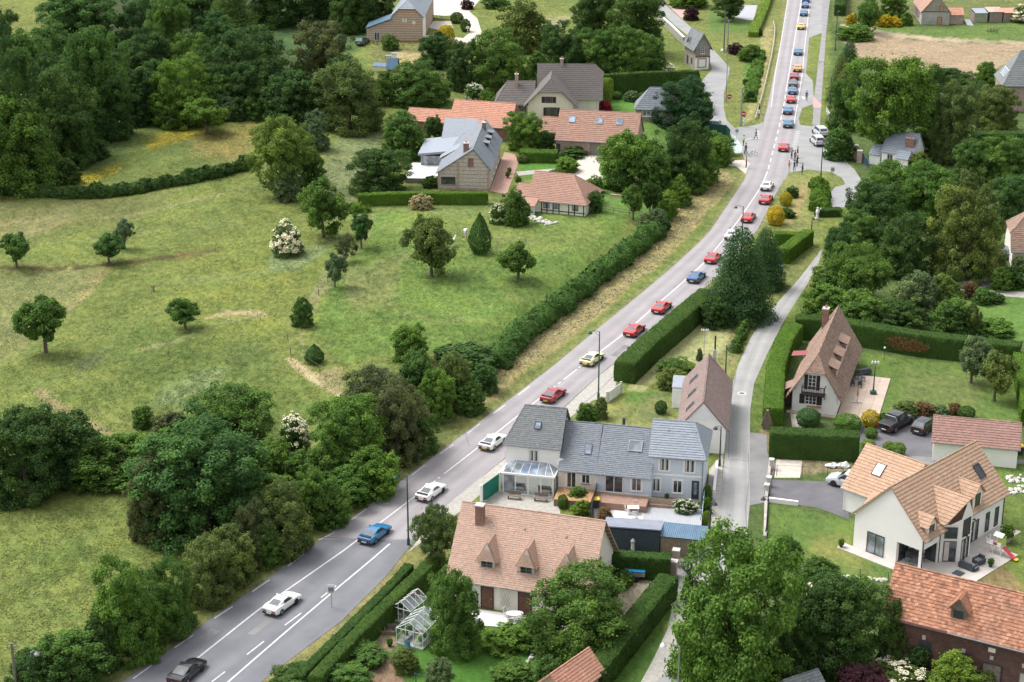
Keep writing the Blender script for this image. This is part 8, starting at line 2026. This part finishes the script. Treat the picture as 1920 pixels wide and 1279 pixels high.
# ---- loose things
def simple(name, label, cat, px, py, rz, parts, dz=0):
    x, y, z = P3(px, py); t = thing(name, label, cat, (x, y, z+dz), R(rz))
    for (nm, mat, fn) in parts:
        m = MB(); fn(m); fixup(m.build(nm, mat, t))
    return t
def chair(label, px, py, rz, mat, dz=0, group=None):
    t = simple('chair', label, 'chair', px, py, rz, [('seat',mat,lambda m: m.box(-.24,.24,-.24,.24,.42,.47)),('backrest',mat,lambda m: m.box(-.24,.24,.2,.25,.48,.92))]+[('leg',mat,(lambda m, x=x, y=y: m.bar((x,y,0),(x,y,.42),.02,n=4))) for x in (-.2,.2) for y in (-.2,.2)], dz)
    if group: t['group'] = group
    return t
def table(label, px, py, rz, w, d, mat, dz=0, h=.74, round_=False):
    return simple('table', label, 'table', px, py, rz, [('table_top',mat,(lambda m: m.prism([(w/2*math.cos(k*.4488),d/2*math.sin(k*.4488)) for k in range(14)],h-.04,h)) if round_ else (lambda m: m.box(-w/2,w/2,-d/2,d/2,h-.04,h)))]+[('leg',mat,(lambda m, x=x, y=y: m.bar((x*w*.4,y*d*.4,0),(x*w*.4,y*d*.4,h-.04),.03,n=4))) for x in (-1,1) for y in (-1,1)], dz)
plain('furniture_grey', (.075,.085,.10), (.055,.062,.075), 4, .6, .2); plain('tarp_blue', (.02,.28,.55), (.02,.22,.46), 2, .5, .2); plain('lid_yellow', (.85,.55,.03), (.75,.48,.03), 2, .5); plain('bin_dark', (.03,.035,.04), (.045,.05,.055), 2, .5); plain('bin_green', (.03,.10,.085), (.025,.085,.07), 2, .5); plain('plastic_red', (.65,.05,.07), (.55,.04,.06), 2, .4); plain('plastic_green', (.45,.60,.12), (.38,.52,.10), 2, .4)
def sofa(label, px, py, rz, w, dz=.09):
    return simple('garden_sofa', label, 'sofa', px, py, rz, [('seat','furniture_grey',lambda m: m.box(-w/2,w/2,-.38,.38,.05,.36)),('backrest','furniture_grey',lambda m: m.box(-w/2,w/2,.39,.55,.05,.78)),('armrest','furniture_grey',lambda m: m.box(-w/2-.14,-w/2-.003,-.38,.55,.05,.55)),('armrest','furniture_grey',lambda m: m.box(w/2+.003,w/2+.14,-.38,.55,.05,.55)),('cushion','grey_metal',lambda m: m.box(-w/2+.04,w/2-.04,-.34,.36,.362,.46))], dz)
sofa('dark wicker two-seat sofa on the terrace of the modern house',1815,1066,135,1.3); sofa('dark wicker armchair on the terrace of the modern house',1834,1058,-50,.65)
simple('pouffe','low dark wicker table between the wicker sofa and armchair','side table',1826,1070,-45,[('body','furniture_grey',lambda m: m.box(-.35,.35,-.35,.35,.05,.36)),('top','grey_metal',lambda m: m.box(-.34,.34,-.34,.34,.363,.39))],.09)
simple('parasol_base','square dark parasol base on the terrace of the modern house','parasol base',1797,1077,-45,[('base','furniture_grey',lambda m: m.box(-.45,.45,-.45,.45,0,.08)),('pole_stub','grey_metal',lambda m: m.bar((0,0,.08),(0,0,.6),.03))],.09)
table('long dark dining table under the covered terrace of the modern house',1713,1050,-45,1.9,1.0,'furniture_grey',.09)
for i, (px, py, rz) in enumerate([(1700,1050,45),(1703,1061,0),(1716,1064,0),(1728,1056,-90),(1722,1042,180),(1707,1040,180)]): chair(['dark chair at the outer left end of the covered dining table','dark chair on the near left side of the covered dining table','dark chair on the near right side of the covered dining table','dark chair at the right end of the covered dining table','dark chair on the far right side of the covered dining table','dark chair on the far left side of the covered dining table'][i], px, py, rz+180-45, 'furniture_grey', .09)
# play tower with slide
simple('play_tower','child play tower with red slide and small green playhouse on the terrace','play tower',1861,1040,-45,[('roof','galvanised',lambda m: m.add([(-.1,-.1,2.0),(.9,-.1,2.0),(.9,.4,2.3),(-.1,.4,2.3),(-.1,.9,2.0),(.9,.9,2.0)],[(0,1,2,3),(3,2,5,4)])),('house_wall','plastic_green',lambda m: m.box(0,.85,.75,.8,1.0,1.9)),('house_wall','plastic_green',lambda m: m.box(.8,.85,0,.74,1.0,1.9)),('platform','paint_white_wood',lambda m: m.box(-.9,.9,0,.8,.85,.95)),('slide','plastic_red',lambda m: m.add([(.9,.15,.95),(.9,.6,.95),(2.2,.6,.15),(2.2,.15,.15),(.9,.15,.87),(.9,.6,.87),(2.2,.6,.07),(2.2,.15,.07)],[(0,1,2,3),(7,6,5,4),(0,3,7,4),(1,5,6,2)])),('slide_end','lid_yellow',lambda m: m.box(2.2,2.5,.15,.6,.05,.13)),('flower_pot','plastic_red',lambda m: m.box(-.1,.2,.1,.3,.96,1.2))]+[('leg','paint_white_wood',(lambda m, x=x, y=y: m.box(x,x+.08,y,y+.08,0,1.5))) for x in (-.9,-.1,.8) for y in (0,.7)]+[('railing','paint_white_wood',(lambda m, z=z: m.box(-.85,-.1,-.03,0,z,z+.06))) for z in (1.1,1.25,1.4)],.09)
def pot(label, px, py, s=1, dz=0, col='br', pm='bin_dark', name='potted_plant'):
    t = simple(name, label, 'potted plant', px, py, 0, [('pot', pm, lambda m: m.lathe(0,0,[(.16*s,0),(.22*s,.35*s),(.2*s,.36*s)],10))], dz)
    o = bpy.data.objects.new('foliage', crown_mesh('lowbush', 1)); link(o, t); setmat(o, 'leaf_'+col); o.location = (0,0,.3*s); o.scale = (.7*s,.7*s,.6*s)
pot('small pot plant in a dark pot at the edge of the beige terrace',1857,1064,1,.09); pot('dark pot plant at the left corner of the beige terrace',1577,1027,1,.09); pot('yucca like palm in the grey circle by the terrace',1887,1016,2.2,.02,'br','gravel'); pot('yellow pot with a fern on the brown deck',1209,936,1.1,.3,'br','lid_yellow'); pot('small dark pot with a shrub on the brown deck',1250,942,.8,.3,'md'); pot('terracotta pot plant on the terrace of the balcony house',1597,713,1.6,.1,'br','terracotta')
pot('terracotta pot on the brick terrace of the flint house, upper one',955,326,1.2,0,'br','terracotta'); pot('terracotta pot on the brick terrace of the flint house, lower one',952,334,1.2,0,'md','terracotta'); pot('dark pot in front of the larger greenhouse',731,1212,.9,0,'md')
# furniture of the balcony house
sofa('dark sofa at the far end of the tan terrace',1617,702,180+20,1.6,.1); table('dark dining table on the tan terrace',1606,722,-17,1.4,.8,'furniture_grey',.1)
for i, (px, py, rz) in enumerate([(1595,717,-107),(1598,726,160),(1612,728,160),(1618,716,73),(1606,710,-17)]): chair(['dark chair on the left of the tan terrace table','dark chair at the near left of the tan terrace table','dark chair at the near right of the tan terrace table','dark chair on the right of the tan terrace table','dark chair behind the tan terrace table'][i], px, py, rz, 'furniture_grey', .1)
simple('folded_parasol','closed parasol with cross foot on the tan terrace','parasol',1607,757,0,[('pole','pale_wood',lambda m: m.bar((0,0,0),(0,0,2.1),.03)),('canopy','pale_wood',lambda m: m.lathe(0,0,[(.1,.9),(.14,1.2),(.04,2.1)],8)),('foot','grey_metal',lambda m: m.box(-.5,.5,-.04,.04,0,.06)),('foot','grey_metal',lambda m: m.box(-.04,.04,-.5,.5,.063,.1))],.1)
simple('garden_lamp_post','ornate green garden lamp post on a dark box base beside the tan terrace','lamp post',1637,740,0,[('base','bin_green',lambda m: m.box(-.35,.35,-.3,.3,0,.45)),('pole','lamp_green',lambda m: m.lathe(0,0,[(.12,.45),(.08,1.2),(.05,3.7)],8)),('arm','lamp_green',lambda m: m.bar((-.35,0,3.8),(.35,0,3.8),.03))]+[('lantern','sign_white',(lambda m, x=x: m.lathe(x,0,[(.07,3.85),(.13,4.1),(.05,4.25)],8))) for x in (-.35,0,.35)])
simple('garden_light','thin green garden light near the flower bed under the hedge','garden light',1657,678,0,[('pole','lamp_green',lambda m: m.bar((0,0,0),(0,0,1.7),.03)),('head','sign_white',lambda m: m.lathe(0,0,[(.1,1.7),(.14,1.85),(.03,1.95)],8))])
# terrace house yards
def bench(label, px, py, rz):
    return simple('bench', label, 'bench', px, py, rz, [('seat','old_wood',lambda m: m.box(-.7,.7,-.22,.22,.4,.45)),('backrest','old_wood',lambda m: m.box(-.7,.7,.2,.25,.5,.9)),('leg','old_wood',lambda m: m.box(-.66,-.58,-.2,.2,0,.4)),('leg','old_wood',lambda m: m.box(.58,.66,-.2,.2,0,.4))])
bench('wooden bench in front of the conservatory, left one',964,936,-12); bench('wooden bench in front of the conservatory, right one',1014,940,-12)
simple('blue_chair_set','blue sofa inside the conservatory','sofa',967,925,0,[('seat','tarp_blue',lambda m: m.box(-.6,.6,-.3,.3,.1,.45)),('backrest','tarp_blue',lambda m: m.box(-.6,.6,.3,.45,.1,.85))])
table('white garden table on the pale slabs of the gravel yard',1187,963,0,1.2,.8,'paint_white_wood'); chair('white chair behind the white garden table',1191,955,0,'paint_white_wood'); chair('white chair in front of the white garden table',1189,972,180,'paint_white_wood'); chair('white chair left of the white garden table',1176,964,90,'paint_white_wood')
table('white oval garden table on the patio of the tan roofed house',965,1163,0,1.6,1.0,'paint_white_wood',0,.74,True); 
for i, (px, py, rz) in enumerate([(958,1174,180),(972,1176,180),(950,1156,60)]): chair(['white chair at the near left of the oval table','white chair at the near right of the oval table','white chair at the far left of the oval table'][i], px, py, rz, 'paint_white_wood')
def wbin(label, px, py, lid, body='bin_dark'):
    simple('wheelie_bin', label, 'bin', px, py, random.uniform(-20,20), [('body',body,lambda m: m.add([(-.24,-.28,.1),(.24,-.28,.1),(.24,.28,.1),(-.24,.28,.1),(-.29,-.36,1.0),(.29,-.36,1.0),(.29,.36,1.0),(-.29,.36,1.0)],[(0,3,2,1),(4,5,6,7),(0,1,5,4),(1,2,6,5),(2,3,7,6),(3,0,4,7)])),('lid',lid,lambda m: m.box(-.31,.31,-.4,.38,1.003,1.08)),('wheel','tyre',lambda m: m.bar((-.27,.28,.1),(-.2,.28,.1),.1,n=8)),('wheel','tyre',lambda m: m.bar((.2,.28,.1),(.27,.28,.1),.1,n=8))])
wbin('dark wheelie bin with yellow lid by the black fence',1118,952,'lid_yellow'); wbin('wheelie bin with yellow lid behind the blue covered trailer',1205,1078,'lid_yellow'); wbin('dark bin with yellow lid at the corner of the tiled garage',1913,852,'lid_yellow'); wbin('dark green bin left of the blue covered trailer',1176,1090,'bin_green','bin_green')
simple('utility_box','dark green utility cabinet beside the slim spruce, lower one','cabinet',1453,528,-20,[('body','bin_green',lambda m: m.box(-.55,.55,-.3,.3,0,1.0)),('lid','galvanised',lambda m: m.box(-.6,.6,-.35,.35,1.003,1.08))]); simple('utility_box','dark blue utility cabinet beside the slim spruce, upper one','cabinet',1461,511,-20,[('body','bin_dark',lambda m: m.box(-.45,.45,-.3,.3,0,.95)),('lid','blue_sheet',lambda m: m.box(-.5,.5,-.35,.35,.953,1.02))])
simple('barbecue','covered black barbecue against the pale blue wall','barbecue',1127,930,0,[('cover','bin_dark',lambda m: m.lathe(0,0,[(.34,.1),(.4,.8),(.42,1.3),(.28,1.6),(.05,1.7)],10))],.3)
simple('box_trailer','small box trailer under a bright blue cover','trailer',1191,1086,-8,[('cover','tarp_blue',lambda m: m.box(-.95,.95,-.55,.55,1.0,1.1)),('body','galvanised',lambda m: m.box(-.92,.92,-.52,.52,.55,.997)),('drawbar','galvanised',lambda m: m.bar((-.92,0,.5),(-1.9,0,.4),.04)),('wheel','tyre',lambda m: m.bar((.1,-.7,.28),(.1,-.55,.28),.28,n=12)),('wheel','tyre',lambda m: m.bar((.1,.55,.28),(.1,.7,.28),.28,n=12)),('mudguard','bin_dark',lambda m: m.box(-.3,.5,-.72,-.55,.56,.6))])
simple('timber_pile','heap of grey boards and pallets left of the trailer','timber pile',1160,1082,10,[('board','old_wood',(lambda m, i=i: m.cbox(-.6+i*.25,.1*math.sin(i*3),.12+.06*(i%3),.14,2.0,.05,R(-30+i*13)))) for i in range(8)])
simple('water_pump','pale stone pump post with green top against the navy shed','pump',1186,1042,0,[('post','cement',lambda m: m.lathe(0,0,[(.2,0),(.16,1.4)],8)),('head','galvanised',lambda m: m.lathe(0,0,[(.2,1.4),(.24,1.6),(.1,1.8)],8))])
simple('water_butt','blue plastic barrel before the larger greenhouse','barrel',764,1218,0,[('body','tarp_blue',lambda m: m.lathe(0,0,[(.24,0),(.28,.3),(.28,.5),(.24,.8)],12)),('rim','bin_dark',lambda m: m.lathe(0,0,[(.25,.8),(.25,.84)],12))])
simple('cold_frame','wooden cold frames between the hedge and the rear greenhouse','cold frame',712,1184,-5,[('frame_board','old_wood',(lambda m, a=a: m.box(*a))) for a in [(-1.5,1.5,-.6,-.55,0,.4),(-1.5,1.5,.55,.6,0,.5),(-1.5,-1.45,-.545,.545,0,.45),(1.45,1.5,-.545,.545,0,.45),(-.5,-.45,-.545,.545,0,.45),(.45,.5,-.545,.545,0,.45)]]+[('glass_lid','clear_glass',lambda m: m.box(-1.44,-.52,-.55,.55,.5,.52))])
simple('leaning_board','yellowish board leaning at the long hedge','board',683,1182,-60,[('board','pale_wood',lambda m: m.cbox(0,0,.6,.9,.04,1.2,0,R(15))),('batten','old_wood',lambda m: m.cbox(0,-.06,.6,.06,.04,1.2,0,R(15)))])
simple('clothes_frame','dark metal pole with cross arm on the lawn at the bottom','clothes pole',783,1300,-20,[('pole','bin_green',lambda m: m.bar((0,0,0),(-.2,0,1.9),.04)),('strut','bin_green',lambda m: m.bar((-.7,0,0),(-.2,0,1.9),.025)),('cross_arm','bin_green',lambda m: m.bar((-.3,0,1.9),(.9,0,1.75),.035))])
simple('washing_line','thin wire washing line frame on the lawn beside the long hedge','washing line',768,1090,30,[('post','galvanised',lambda m: m.bar((0,0,0),(0,0,1.7),.03)),('post','galvanised',lambda m: m.bar((2.8,0,0),(2.8,0,1.7),.03)),('line','galvanised',lambda m: m.bar((0,-.1,1.68),(2.8,-.1,1.66),.012,n=4)),('line','galvanised',lambda m: m.bar((0,.2,1.68),(2.8,.2,1.66),.012,n=4))])
simple('roof_aerial','television aerial mast behind the brown roofed house','aerial',1318,712,0,[('mast','galvanised',lambda m: m.bar((0,0,0),(0,0,6.6),.03)),('crossbar','sign_white',lambda m: m.box(-.45,.45,-.02,.02,6.3,6.36))]+[('element','sign_white',(lambda m, x=x: m.box(x,x+.03,-.3,.3,6.37,6.4))) for x in (-.4,-.2,0,.2,.4)])
simple('garden_statue','white figure shaped ornament on the lawn beside the trimmed hedge','statue',1532,412,0,[('base','cement',lambda m: m.box(-.3,.3,-.3,.3,0,.3)),('figure','sign_white',lambda m: m.lathe(0,0,[(.24,.3),(.2,.9),(.3,1.2),(.22,1.55),(.08,1.62),(.15,1.75),(.15,1.9),(.04,2.0)],10)),('arm','sign_white',lambda m: m.bar((.2,0,1.4),(.5,-.1,1.9),.07))])
for nm, px, lab in (('tarpaulin',1560,'crumpled white tarpaulin at the foot of the tall hedge, left one'),('builder_bag',1580,'white builder bags heaped at the foot of the tall hedge, right one')):
    m = MB(); m.ball((0,0,.2),.6,9,6,.45); 
    for q in range(len(m.v)): v = m.v[q]; m.v[q] = (v[0]*1.25+random.gauss(0,.09), v[1]*.7+random.gauss(0,.08), max(0,v[2]+random.gauss(0,.08)))
    o = m.build(nm, 'sign_white', None, loc=P3(px, 876)); tag(o, lab, 'bag' if 'bag' in nm else 'tarpaulin')
simple('white_hut','tiny white play hut with grey roof in the grass below the farmhouse','play hut',735,112,0,[('body','render_white',lambda m: m.box(0,.9,0,.9,0,1.2)),('roof','zinc',lambda m: m.box(-.1,1.0,-.1,1.0,1.203,1.3)),('side_roof','zinc',lambda m: m.box(-1.4,-.12,-.2,.7,.75,.85)),('leg','old_wood',lambda m: m.box(-1.35,-1.25,-.1,0,0,.75)),('slide','lid_yellow',lambda m: m.box(1.0,1.5,.1,.5,.1,.3))])
for i, (px, py) in enumerate([(877,12),(877,62)]): simple('bird_table',['white bird table beside the dark shrub in the farm garden','white post ornament at the inner bend of the farm track'][i],'bird table',px,py,0,[('post','sign_white',lambda m: m.bar((0,0,0),(0,0,1.0),.07)),('tray','sign_white',lambda m: m.box(-.4,.4,-.25,.25,1.003,1.12)),('roof','sign_white',lambda m: m.box(-.3,.3,-.2,.2,1.3,1.36)),('bracket','sign_white',lambda m: m.bar((0,0,1.12),(0,0,1.3),.04))])
# dead stump and brush pile
simple('tree_stump','bleached forked stump in the open meadow','stump',288,546,0,[('stem','bark_pale',lambda m: m.bar((0,0,-.1),(0,0,.4),.2,.14)),('branch','bark_pale',lambda m: m.bar((0,0,.35),(-.45,0,1.0),.1,.04)),('branch','bark_pale',lambda m: m.bar((0,0,.35),(.1,0,1.15),.1,.03)),('branch','bark_pale',lambda m: m.bar((0,0,.3),(.4,0,.9),.08,.03))])
simple('brush_pile','heap of cut branches on the field edge at the top right','brush pile',1862,60,0,[('branch','bark',(lambda m, i=i: m.bar((-1.4+i*.11,math.sin(i*2)*.6,.05),(-1.0+i*.1+math.cos(i)*.8,math.cos(i*3)*.7,.5+.5*abs(math.sin(i*1.7))),.05,.02,n=4))) for i in range(24)])
simple('dead_tree','bare dead shrub above the left border bush','dead tree',66,800,0,[('stem','bark_pale',lambda m: m.bar((0,0,0),(.2,0,1.6),.07,.04)),]+[('branch','bark_pale',(lambda m, i=i: m.bar((.1+.02*i,0,.5+.2*i),(.1+math.cos(i*2.2)*1.0,math.sin(i*2.2)*.6,1.5+.25*i),.03,.01,n=4))) for i in range(6)])
# table and chairs at the lean-to
table('small blue-green table beside the farmhouse lean-to',704,83,0,1.0,.8,'bin_green')

# ================================================================ PEOPLE, BICYCLES, ANIMALS
for k, c in {'skin':(.50,.32,.24),'hair':(.06,.04,.03),'cloth_blue':(.03,.06,.25),'cloth_dark':(.03,.03,.04),'cloth_white':(.70,.68,.66),'cloth_red':(.42,.04,.04),'cloth_orange':(.62,.13,.08),'cloth_hivis':(.45,.70,.08),'cloth_grey':(.17,.18,.20),'cloth_jeans':(.06,.09,.16)}.items(): plain(k, c, tuple(v*.8 for v in c), 3, .8)
import bmesh
_pm = {}
def person_mesh(pose):
    if pose in _pm: return _pm[pose]
    st = {'stand':0,'walk':1,'photo':2}[pose]; f = .28 if st == 1 else .05
    J = [((0,0,.95),.14),((0,0,1.15),.135),((0,0,1.35),.165),((0,0,1.47),.09),((0,0,1.54),.06),((0,-.01,1.62),.09),((0,-.01,1.72),.095)]
    E = [(0,1),(1,2),(2,3),(3,4),(4,5),(5,6)]
    def addj(p, r, par): J.append((p, r)); E.append((par, len(J)-1)); return len(J)-1
    for s in (1,-1):
        a = addj((s*.10,0,.88),.105,0); b = addj((s*.11,-f*s*.7,.48),.07,a); c = addj((s*.11,-f*s+(.06 if st==1 and s < 0 else 0),.09),.045,b); addj((s*.12,-f*s-.14,.035),.04,c)
        a = addj((s*.20,0,1.42),.065,2)
        if st == 2: b = addj((s*.26,-.14,1.22),.045,a); c = addj((s*.10,-.30,1.48),.035,b); addj((s*.05,-.33,1.55),.035,c)
        else: b = addj((s*.25,f*s*.3+.03,1.14),.045,a); c = addj((s*.25,f*s*.5-.08,.90),.035,b); addj((s*.24,f*s*.5-.12,.80),.035,c)
    me = bpy.data.meshes.new('person_skel'); me.from_pydata([j[0] for j in J], E, []); o = bpy.data.objects.new('tmp', me); COL.objects.link(o)
    md = o.modifiers.new('s', 'SKIN'); 
    for i, v in enumerate(me.skin_vertices[0].data): v.radius = (J[i][1], J[i][1]*.8); v.use_root = (i == 0)
    o.modifiers.new('u', 'SUBSURF').levels = 1
    dg = bpy.context.evaluated_depsgraph_get(); m2 = bpy.data.meshes.new_from_object(o.evaluated_get(dg)); bpy.data.objects.remove(o)
    for k in ('skin','cloth_blue','cloth_jeans','cloth_dark'): m2.materials.append(M(k))
    for p in m2.polygons:
        z = p.center.z; x = abs(p.center.x); y = p.center.y
        p.material_index = 0 if z > 1.52 else (1 if z > .93 else (3 if z < .09 else 2))
        if st != 2 and x > .21 and .74 < z < .88: p.material_index = 0
        if st == 2 and y < -.27: p.material_index = 0
        p.use_smooth = True
    _pm[pose] = m2; return m2
def person(px, py, rz, top, bottom, pose, label, dz=.03, hair='hair'):
    x, y, z = P3(px, py); t = thing('person', label, 'person', (x, y, z+dz), R(rz)); o = bpy.data.objects.new('body', person_mesh(pose)); link(o, t)
    for i, k in ((1, top), (2, bottom)): o.material_slots[i].link = 'OBJECT'; o.material_slots[i].material = M(k)
    m = MB(); m.ball((0,.005,1.73),.112,8,5,.9); h = m.build('hair', hair, t, smooth=True); 
    m = MB(); m.ball((0,-.105,1.665),.02,5,4); m.build('nose', 'skin', t)
    t.scale = (1.08,)*3; return t
for a in [(1512,189,150,'cloth_blue','cloth_dark','stand','person in blue standing on the roadside apron'),
 (1484,299,60,'cloth_red','cloth_dark','photo','person in red top, left of the huddle at the right crossing'),
 (1490,303,40,'cloth_grey','cloth_jeans','stand','person in grey in the middle of the huddle at the right crossing'),
 (1495,296,70,'cloth_dark','cloth_red','stand','person in dark jacket, right of the huddle at the right crossing'),
 (1495,306,80,'cloth_white','cloth_dark','photo','person in white at the lower end of the huddle'),
 (1479,323,30,'cloth_orange','cloth_white','photo','person in orange top and white trousers at the road edge'),
 (1489,322,20,'cloth_blue','cloth_jeans','photo','person in blue photographing beside the one in orange'),
 (1494,313,50,'cloth_dark','cloth_dark','photo','person in dark clothes leaning towards the road behind the photographer'),
 (1504,328,60,'cloth_dark','cloth_grey','stand','person in dark coat standing alone on the corner lawn'),
 (1423,214,-80,'cloth_dark','cloth_dark','stand','person in black beside the lower end of the barrier, upper one'),
 (1423,223,-80,'cloth_white','cloth_dark','stand','person in white top beside the lower end of the barrier, lower one'),
 (1395,238,-60,'cloth_white','cloth_white','walk','person in white walking on the grass corner'),
 (1417,262,-90,'cloth_grey','cloth_jeans','walk','person in grey top walking at the left crossing'),
 (1394,274,-70,'cloth_hivis','cloth_dark','stand','marshal in yellow-green high visibility vest'),
 (1399,315,-100,'cloth_red','cloth_dark','stand','person in dark red standing by the gravel path')]: person(*a)
def bicycle(px, py, rz, label):
    t = thing('bicycle', label, 'bicycle', tuple(P3(px, py)), R(rz))
    for x in (-.5,.5):
        m = MB(); n = 16
        for i in range(n): a0 = 2*math.pi*i/n; a1 = 2*math.pi*(i+1)/n; m.bar((x+.33*math.cos(a0),0,.34+.33*math.sin(a0)),(x+.33*math.cos(a1),0,.34+.33*math.sin(a1)),.022,n=4)
        w = m.build('wheel', 'tyre', t)
    m = MB(); 
    for a, b in [((-.5,0,.34),(-.15,0,.34)),((-.15,0,.34),(-.25,0,.85)),((-.25,0,.8),(.32,0,.82)),((-.15,0,.34),(.32,0,.78)),((.34,0,.95),(.5,0,.34)),((-.5,0,.34),(-.24,0,.75))]: m.bar(a, b, .025, n=5)
    m.build('frame', 'grey_metal', t); m = MB(); m.box(-.36,-.12,-.06,.06,.86,.91); m.build('saddle', 'tyre', t); m = MB(); m.bar((.32,-.26,1.0),(.32,.26,1.0),.02,n=5); m.build('handlebar', 'tyre', t); return t
bicycle(1412,293,20,'bicycle leaning by the road edge opposite the red coupe'); bk = bicycle(1397,290,100,'bicycle ridden by the dark clothed cyclist'); person(1398,289,-80,'cloth_dark','cloth_dark','walk','dark clothed cyclist with bicycle next to the high visibility marshal')
def animal(px, py, rz, s, label):
    J = [((0,0,1.15),.26),((0,.45,1.2),.25),((0,-.45,1.18),.25),((0,-.75,1.4),.14),((0,-1.0,1.72),.11),((0,-1.12,1.8),.10),((0,-1.38,1.6),.06)]; E = [(0,1),(0,2),(2,3),(3,4),(4,5),(5,6)]
    def addj(p, r, par): J.append((p, r)); E.append((par, len(J)-1)); return len(J)-1
    for sx in (1,-1):
        a = addj((sx*.17,.52,.98),.15,1); b = addj((sx*.17,.42,.72),.08,a); c = addj((sx*.17,.6,.45),.05,b); d = addj((sx*.17,.55,.08),.045,c)
        a = addj((sx*.15,-.5,.95),.11,2); b = addj((sx*.15,-.52,.5),.055,a); c = addj((sx*.15,-.5,.08),.045,b)
    k = addj((0,.75,1.2),.05,1); addj((0,.82,.7),.06,k)
    me = bpy.data.meshes.new('sk'); me.from_pydata([j[0] for j in J], E, []); o = bpy.data.objects.new('tmp', me); COL.objects.link(o); md = o.modifiers.new('s','SKIN')
    for i, v in enumerate(me.skin_vertices[0].data): v.radius = (J[i][1], J[i][1]); v.use_root = (i == 0)
    o.modifiers.new('u','SUBSURF').levels = 1; m2 = bpy.data.meshes.new_from_object(o.evaluated_get(bpy.context.evaluated_depsgraph_get())); bpy.data.objects.remove(o)
    m2.materials.append(M('coat_white')); 
    for p in m2.polygons: p.use_smooth = True
    t = thing('horse', label, 'horse', tuple(P3(px, py)), R(rz)); t.scale = (s,s,s); link(bpy.data.objects.new('body', m2), t)
    m = MB(); m.add([(0,-.55,1.38),(0,-.9,1.72),(0,-1.05,1.92),(0,-.8,1.5),(.02,-.55,1.38),(.02,-.9,1.72),(.02,-1.05,1.92),(.02,-.8,1.5)],[(0,1,2,3),(7,6,5,4)]); m.build('mane', 'coat_white', t)
    for sx in (.05,-.05): m = MB(); m.lathe(sx,-1.08,[(.03,1.86),(.01,1.98)],5); m.build('ear', 'coat_white', t)
plain('coat_white', (.72,.70,.66), (.60,.58,.54), 3, .9)
animal(873,446,12,.95,'white horse standing in the paddock right of the brown-leaved tree'); animal(850,462,160,.8,'white horse half hidden behind the brown-leaved tree')

# bus shelter, bollards and small road things
simple('guide_board','small grey board lying on the verge by the junction','board',1541,121,0,[('plate','galvanised',lambda m: m.box(-.6,.6,-.1,.1,.5,.62)),('leg','galvanised',lambda m: m.box(-.5,-.42,-.04,.04,0,.5)),('leg','galvanised',lambda m: m.box(.42,.5,-.04,.04,0,.5))])
simple('handrail','grey handrail by the gravel forecourt above the tan roof','handrail',893,958,30,[('rail','galvanised',lambda m: m.bar((-1.2,0,.9),(1.2,0,.9),.04)),('post','galvanised',lambda m: m.bar((-1.1,0,0),(-1.1,0,.9),.04)),('post','galvanised',lambda m: m.bar((1.1,0,0),(1.1,0,.9),.04))])
